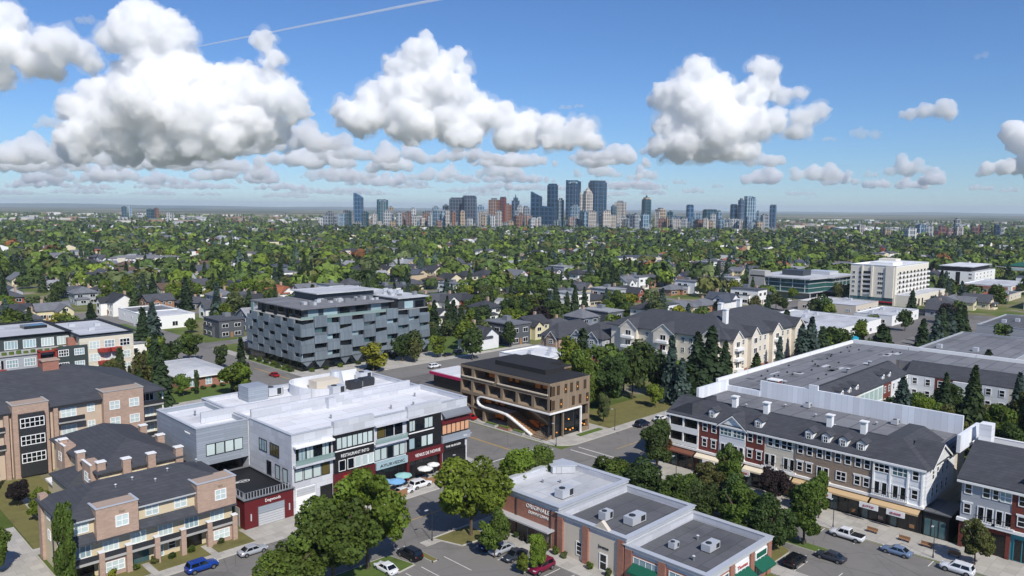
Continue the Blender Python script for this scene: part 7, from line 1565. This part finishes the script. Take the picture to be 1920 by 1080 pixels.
for nm, a, b, lb in (('x', (84.0, 115.8), (84.0, 121.0), 'wooden plank screen at the left end of the mall patio'), ('y', (84.2, 115.6), (87.6, 115.6), 'low plank fence along the kerb of the mall patio'), ('y', (93.0, 117.2), (97.6, 117.2), 'plank fence round the white parasol')):
    t = thing('plank_fence', lb, 'fence', (*a, .15)); L_ = max(abs(a[0] - b[0]), abs(a[1] - b[1])); n = 5
    for i in range(n):
        z = .25 + i * .24
        if nm == 'x': MB().box(a[0] - .03, a[1], z, a[0] + .03, b[1], z + .21).build('plank', MATS['wood_plank'], t)
        else: MB().box(a[0], a[1] - .03, z, b[0], a[1] + .03, z + .21).build('plank', MATS['wood_plank'], t)
    for f in (0, .5, 1): x, y = a[0] + (b[0] - a[0]) * f, a[1] + (b[1] - a[1]) * f; MB().box(x - .06, y - .06, .15, x + .06, y + .06, 1.5).build('post', MATS['wood_plank'], t)
# street lamps
for i, (x, y, lb) in enumerate(((131.6, 84, 'street lamp nearest the corner gallery'), (131.6, 68, 'street lamp before the cream front'), (131.6, 52, 'street lamp before the brown brick front'), (131.6, 36, 'street lamp at the gap beside the grey row house'), (110.2, 124, 'street lamp at the mall corner'), (110.2, 146, 'street lamp along the end of the mall'), (131.6, 116.6, 'street lamp on the timber office corner'), (152, 115.2, 'street lamp on the cross street beside the pale small tree'), (182, 115.2, 'street lamp on the lawn under the blue spruce'), (74, 114.8, 'street lamp before the maroon shopfront'), (100, 114.8, 'street lamp before the mall corner shop'), (78, 96.2, 'street lamp on the car park corner bed'))):
    t = thing('street_lamp', lb, 'street lamp', (x, y, .15), 0, 'street lamps'); MB().cyl(x, y, .15, .7, .14, .1, 8).build('base', MATS['metal_dark'], t); MB().cyl(x, y, .7, 5.4, .07, .05, 8).build('pole', MATS['metal_dark'], t)
    sx = 1 if x in (110.2,) else -1; MB().tube([(x, y, 5.3), (x + sx * .5, y, 5.7), (x + sx * 1.1, y, 5.75)], .035).build('arm', MATS['metal_dark'], t); MB().box(x + sx * .9, y - .14, 5.62, x + sx * 1.5, y + .14, 5.74).build('lantern', MATS['metal_light'], t)
# shrubs
SHR = crown_mesh(61, 900, .26, 9, 'round', lob=(.35, .55), spread=.5)
def shrub(x, y, h, w, ci, label, group):
    o = link('shrub', SHR, None, (x, y, .15 + h * .36), random.uniform(0, 6.28)); o.scale = (w / 2, w / 2, h * .55); c = GR[ci][1]; o.color = (*c, 1); return tag(o, label, 'shrub', group)
od = ['first', 'second', 'third', 'fourth', 'fifth', 'sixth', 'seventh', 'eighth', 'ninth', 'tenth', 'eleventh', 'twelfth']
for i, (y, ci) in enumerate(((92.6, 1), (91.2, 4), (89.6, 2), (87.6, 3), (85.8, 6), (84.4, 3), (82.6, 1), (80.6, 4), (78.6, 2), (76.8, 7), (71.6, 2), (68.2, 7))): shrub(89.0, y, 1.3 + .3 * (i % 3), 1.3, ci, '%s shrub from the street along the brick shop wall' % od[i], 'shrubs along the shop wall')
for i, x in enumerate((33.2, 36, 39.2, 42.2, 44.6, 47.6, 52.4)): shrub(x, 119.4, 1.2 + .3 * (i % 2), 1.5, (3, 1, 2, 4, 3, 2, 7)[i], '%s garden shrub from the left before the townhouse row' % od[i], 'garden shrubs of the townhouses')
for i, x in enumerate((93, 96, 99, 102, 105)): shrub(x, 227, 1.4, 2.0, 3, '%s hedge bush from the left before the brick bungalow' % od[i], 'hedge bushes')
for i, y in enumerate((232, 236, 240.5, 245, 250, 255, 260)): shrub(128, y, 2.2, 2.6, (3, 2, 3, 0, 3, 2, 3)[i], '%s bush along the left side of the zinc block' % od[i], 'bushes beside the zinc block')
for i, x in enumerate((133, 138, 144, 151, 158, 166)): shrub(x, 227, 1.8, 2.4, (2, 3, 0, 3, 2, 3)[i], '%s bush along the front of the zinc block' % od[i], 'bushes before the zinc block')
# planters on the timber office pavement
for i, (x, y, m_, lb) in enumerate(((131.9, 139, 'grass', 'long low planter with yellow green grass left of the ribbon stair'), (132.2, 134.6, 'brick_red', 'terracotta bench planter beside the ribbon stair'), (132, 129.4, 'grass', 'small planter at the foot of the ribbon stair'))):
    t = thing('planter', lb, 'planter', (x, y, .15)); MB().box(x - .6, y - 2, .15, x + .4, y + 1.6, .75).build('trough', MATS['concrete_wall' if m_ == 'grass' else m_], t); MB().box(x - .5, y - 1.9, .75, x + .3, y + 1.5, 1.0).build('planting', MATS['grass'], t)
# boulders and benches on the shop pavement
for i, (x, y) in enumerate(((134.5, 46.5), (134.8, 41.4), (135, 38), (134.6, 33.8))):
    t = thing('bench', '%s bench from the left on the pavement before the shop signs' % od[i], 'bench', (x, y, .15), 0, 'pavement benches'); MB().box(x - .25, y - .9, .5, x + .25, y + .9, .58).build('seat', MATS['wood_plank'], t); MB().box(x + .22, y - .9, .58, x + .28, y + .9, 1.0).build('backrest', MATS['wood_plank'], t)
    for s in (-.7, .7): MB().box(x - .22, y + s - .05, .15, x + .22, y + s + .05, .5).build('leg', MATS['metal_dark'], t)
# ================================================================ clouds, contrail, haze
def cloud_mat(name, dens):
    m = bpy.data.materials.new(name); m.use_nodes = True; N = m.node_tree.nodes; N.clear(); o_ = N.new('ShaderNodeOutputMaterial'); v_ = N.new('ShaderNodeVolumePrincipled')
    v_.inputs['Color'].default_value = (.999, .999, .999, 1); v_.inputs['Density'].default_value = dens; v_.inputs['Anisotropy'].default_value = 0
    m.node_tree.links.new(v_.outputs[0], o_.inputs['Volume']); return m
CMAT = [cloud_mat('cloud_vapour_%d' % i, d) for i, d in enumerate((.013, .008, .0048, .003, .0017))]
def vor(name, sc_):
    t = bpy.data.textures.new(name, 'VORONOI'); t.noise_scale = sc_; t.distance_metric = 'DISTANCE'; return t
CT = [vor('billow_large', 34), vor('billow', 15), vor('billow_small', 6.5)]
ctex3 = bpy.data.textures.new('tatter_broad', 'CLOUDS'); ctex3.noise_scale = 26; ctex3.noise_depth = 3
ctex = bpy.data.textures.new('tatter', 'CLOUDS'); ctex.noise_scale = 9; ctex.noise_depth = 4
ico = bmesh.new(); bmesh.ops.create_icosphere(ico, subdivisions=2, radius=1); IV = np.array([v.co[:] for v in ico.verts]); IF = np.array([[v.index for v in f.verts] for f in ico.faces]); ico.free()
def cloud(blobs, dist, label, seed, base=None, vox=2.0, depthf=.55, sub=22, group='cumulus clouds', disp=15, mi=0, veil=False):
    """puffs given in photo pixels, turned into metres at their distance"""
    rng = np.random.default_rng(seed); B_ = np.array(blobs, float); cx, cyp = B_[:, 0].mean(), B_[:, 1].max(); s = dist / F
    SP = []
    for px, py, r in B_:
        c = np.array((px - cx, rng.uniform(-1, 1) * r * depthf, cyp - py)); SP.append((c, r * .8))
        for k in range(sub):
            d = rng.normal(size=3); d /= np.linalg.norm(d); d[2] = abs(d[2]) * .9 - .25 if rng.random() < .8 else d[2]; rr = r * rng.uniform(.22, .42); c2 = c + d * r * rng.uniform(.55, .85); SP.append((c2, rr))
            for q in range(5):
                e = rng.normal(size=3); e /= np.linalg.norm(e); SP.append((c2 + e * rr * .8, rr * rng.uniform(.3, .5)))
    VV, FF, n = [], [], 0
    for c, r in SP: VV.append(IV * r + c); FF.append(IF + n); n += len(IV)
    V = np.concatenate(VV); Fc = np.concatenate(FF)
    if base is not None: zb = cyp - base; V[:, 2] = np.where(V[:, 2] < zb, zb + (V[:, 2] - zb) * .12, V[:, 2])
    me = bpy.data.meshes.new('cloud'); me.vertices.add(len(V)); me.vertices.foreach_set('co', V.astype(np.float32).ravel()); me.loops.add(Fc.size); me.loops.foreach_set('vertex_index', Fc.astype(np.int32).ravel())
    me.polygons.add(len(Fc)); me.polygons.foreach_set('loop_start', np.arange(0, Fc.size, 3, dtype=np.int32)); me.polygons.foreach_set('loop_total', np.full(len(Fc), 3, np.int32)); me.update(calc_edges=True); me.materials.append(CMAT[mi])
    o = link('cloud', me, None, D(cx, cyp, dist), -math.pi / 4); o.scale = (s, s, s)
    m = o.modifiers.new('union', 'REMESH'); m.mode = 'VOXEL'; m.voxel_size = vox; m.use_smooth_shade = True
    for tx, st in ((CT[0], -disp * 1.1), (CT[1], -disp * .75), (CT[2], -disp * .6), (ctex, disp * .55)):
        m = o.modifiers.new('billow', 'DISPLACE'); m.texture = tx; m.strength = st; m.mid_level = .52 if tx is not ctex else .5; m.texture_coords = 'LOCAL'
    m = o.modifiers.new('closed', 'REMESH'); m.mode = 'VOXEL'; m.voxel_size = vox * 1.1; m.use_smooth_shade = True
    if veil:
        v = link('veil', me.copy(), o); v.data.materials.clear(); v.data.materials.append(CMAT[4])
        m = v.modifiers.new('union', 'REMESH'); m.mode = 'VOXEL'; m.voxel_size = vox * 1.3
        for tx, st in ((CT[1], -disp * .6), (ctex, disp * 1.9), (ctex3, disp * 1.5)):
            m = v.modifiers.new('tatter', 'DISPLACE'); m.texture = tx; m.strength = st; m.mid_level = .4; m.texture_coords = 'LOCAL'
        m = v.modifiers.new('closed', 'REMESH'); m.mode = 'VOXEL'; m.voxel_size = vox * 1.2
    return tag(o, label, 'cloud', group)
cloud([(280, 82, 60), (235, 95, 33), (332, 88, 38), (300, 130, 58), (345, 150, 44), (260, 172, 50), (200, 192, 42), (165, 212, 32), (300, 212, 80), (382, 172, 44), (430, 168, 46), (470, 182, 42), (492, 102, 20), (503, 130, 21), (497, 156, 20), (520, 196, 36), (440, 218, 55), (372, 232, 66), (250, 250, 66), (172, 266, 42), (150, 290, 28), (320, 268, 60), (420, 262, 44), (482, 246, 36), (540, 214, 22)], 12000, 'tallest towering white cumulus on the left', 1, 305, veil=True)
cloud([(795, 112, 36), (762, 132, 38), (838, 126, 26), (862, 110, 15), (868, 135, 18), (800, 170, 56), (750, 180, 42), (858, 172, 34), (700, 192, 33), (705, 172, 22), (660, 216, 28), (690, 226, 42), (770, 230, 52), (850, 226, 52), (900, 216, 40), (940, 222, 32), (980, 236, 36), (1030, 240, 32), (1080, 244, 30), (1100, 236, 18), (1040, 262, 32), (960, 262, 40), (870, 256, 38), (1105, 266, 24)], 12600, 'broad white cumulus above the middle of downtown', 2, 276, veil=True)
cloud([(1300, 146, 31), (1270, 176, 33), (1330, 166, 33), (1248, 192, 25), (1238, 200, 15), (1310, 210, 52), (1352, 200, 38), (1420, 140, 25), (1425, 166, 28), (1398, 182, 28), (1340, 250, 46), (1290, 266, 42), (1400, 232, 36), (1270, 278, 26), (1360, 280, 30), (1400, 272, 22), (1256, 238, 30), (1320, 286, 34), (1385, 286, 26), (1375, 250, 38), (1236, 276, 18)], 13000, 'twin topped white cumulus right of downtown', 3, 300, veil=True)
cloud([(1470, 185, 18), (1495, 180, 11), (1450, 228, 26), (1500, 222, 24), (1522, 214, 18), (1490, 246, 22), (1430, 245, 20)], 13600, 'small puffs on the right flank of the twin topped cumulus', 4, 262, 2.0, disp=12, mi=1, veil=True)
cloud([(8, 58, 38), (-25, 100, 58), (30, 100, 32), (60, 122, 32), (110, 96, 32), (138, 112, 26), (88, 130, 22), (162, 126, 11), (8, 140, 26), (-30, 160, 40)], 10500, 'white cumulus cut by the upper left edge', 5, 178, veil=True)
cloud([(160, 38, 8), (150, 38, 6), (170, 39, 6)], 9000, 'tiny wisp high on the left', 7, 46, 1.2, .5, 8, disp=6, mi=2)
cloud([(1735, 208, 17), (1760, 204, 20), (1712, 214, 12), (1775, 214, 14), (1700, 214, 7)], 14500, 'small flat cumulus high on the right', 8, 228, 1.6, .6, 9, disp=8, mi=1)
cloud([(1620, 250, 11), (1605, 248, 8), (1640, 254, 9)], 14500, 'thin wisp left of the small flat cumulus', 9, 262, 1.5, .5, 8, disp=8, mi=3)
cloud([(1905, 262, 24), (1892, 258, 16), (1930, 280, 40), (1880, 314, 16), (1860, 318, 12), (1910, 312, 18), (1950, 310, 30)], 15000, 'white cumulus cut by the right edge', 10, 330, 2.0, disp=12)
cloud([(1842, 104, 7), (1835, 106, 5)], 9000, 'tiny faint puff high at the far right', 11, 112, 1.2, .5, 6, disp=6, mi=3)
rb = random.Random(17)
def low_cloud(px, py, w, h, dist, seed, label):
    n = max(4, int(w / (h * .42))); bl = []
    for i in range(n):
        f = (i + rb.uniform(.2, .8)) / n * 2 - 1; e = (1 - f * f); r = h * rb.uniform(.3, .44) * (.6 + .6 * e); bl.append((px + f * w * .5, py - r * .5 - rb.random() * h * .35 * e, r))
        if rb.random() < .5: r2 = r * rb.uniform(.6, .85); bl.append((px + f * w * .5 + rb.uniform(-.4, .4) * r, bl[-1][1] - r * .7, r2))
    cloud(bl, dist, label, seed, py, max(1.2, h * .06), .9, 8, 'low cumulus above the horizon', disp=max(2.2, h * .17), mi=1 if dist < 24000 else (2 if dist < 45000 else 3))
def cdist(py): return min(60000, 1050 * F / (391 - py))
spec = [(1205, 338, 60, 26), (1440, 312, 70, 34), (1430, 345, 80, 40), (1530, 338, 80, 40), (1572, 346, 60, 26), (1700, 328, 70, 34), (1645, 352, 50, 20), (1710, 353, 60, 20), (1750, 347, 36, 30), (1635, 332, 24, 14), (1840, 356, 36, 12), (1892, 360, 30, 10), (1275, 345, 26, 10), (1300, 362, 40, 12), (1345, 352, 20, 8), (1500, 366, 60, 8), (1180, 300, 24, 12), (1220, 290, 30, 26), (1225, 365, 50, 12), (90, 240, 50, 22), (1060, 204, 26, 10), (1085, 202, 18, 10), (210, 130, 14, 10), (1555, 264, 24, 8)]
spec += [(40, 305, 150, 56), (480, 290, 120, 50), (575, 285, 120, 56), (650, 300, 100, 44), (1120, 300, 100, 26), (150, 308, 150, 50), (380, 320, 190, 36), (880, 304, 140, 36), (760, 306, 120, 40)]
for py, hh, ww, n in ((318, 40, 130, 7), (333, 34, 120, 8), (347, 24, 110, 9), (358, 16, 100, 10), (368, 10, 100, 11)):
    for i in range(n): spec.append((round(-20 + (1190 + (py - 318) * 1.5) * (i + rb.uniform(.1, .9)) / n, 1), round(py + rb.uniform(-7, 5), 1), ww * rb.uniform(.6, 1.5), hh * rb.uniform(.6, 1.35)))
spec = [(a, b, c, d, cdist(b)) for a, b, c, d in spec]
names = []
for i, (px, py, w, h, dist) in enumerate(spec):
    ph = 'small' if w < 70 else ('long low' if h < 26 else 'flat based'); tier = 'lowest' if py > 360 else ('low' if py > 325 else 'middle')
    names.append(('%s cumulus of the %s tier' % (ph, tier), px))
cnt = {}
for nm, px in names: cnt.setdefault(nm, []).append(px)
odc = ['leftmost'] + ['%s from left' % w for w in 'second third fourth fifth sixth seventh eighth ninth tenth eleventh twelfth thirteenth fourteenth fifteenth sixteenth seventeenth eighteenth nineteenth twentieth'.split()] + ['%dth from left' % i for i in range(24, 60)]
odc_ = ['leftmost', 'second from left', 'third from left', 'fourth from left', 'fifth from left', 'sixth from left', 'seventh from left', 'eighth from left', 'ninth from left', 'tenth from left', 'eleventh from left', 'twelfth from left', 'thirteenth from left', 'fourteenth from left', 'fifteenth from left', 'sixteenth from left', 'seventeenth from left']
for i, (px, py, w, h, dist) in enumerate(spec):
    nm = names[i][0]; k = sorted(cnt[nm]).index(px); low_cloud(px, py, w, h, dist, 100 + i, '%s, %s of them' % (nm, odc[k]))
# contrail
a, b_ = D(372, 87, 26000), D(830, -3, 21000)
tag(MB().tube([a + (b_ - a) * t_ + Vector((0, 0, 2 * math.sin(t_ * 17))) for t_ in np.linspace(0, 1, 60)], 24, 10, 42).build('contrail', cloud_mat('ice_trail', .011), None), 'thin straight white contrail slanting across the upper sky', 'contrail')
# far low ridge behind the plain
vs, fs = [], []; n = 60
for i in range(n + 1):
    ang = math.pi / 4 + R(50) - R(100) * i / n; hh = 40 + 60 * (i < n * .45) * (1 - i / (n * .45)) + 18 * math.sin(i * .9) * math.sin(i * .37)
    for r_, z in ((21000, -5), (24000, hh), (27000, -5)): vs.append((r_ * math.cos(ang), r_ * math.sin(ang), z))
for i in range(n):
    for k in (0, 1): fs.append((i * 3 + k, i * 3 + 3 + k, i * 3 + 4 + k, i * 3 + 1 + k))
struct(MB().add(vs, fs).build('hills', M('far_hill', S(74, 84, 62), .95, .2, .0006)))
# the air
hm = bpy.data.materials.new('air'); hm.use_nodes = True; N = hm.node_tree.nodes; N.clear(); o_ = N.new('ShaderNodeOutputMaterial'); v_ = N.new('ShaderNodeVolumePrincipled')
v_.inputs['Color'].default_value = (.74, .86, 1, 1); v_.inputs['Density'].default_value = 5.2e-5; v_.inputs['Anisotropy'].default_value = 0; hm.node_tree.links.new(v_.outputs[0], o_.inputs['Volume'])
hz = MB().box(-30000, -30000, -8, 30000, 30000, 230).mesh('haze', (0, 0, 0), hm); stuff(tag(link('haze', hz), 'thin blue air fading the far plain and skyline', 'haze'))
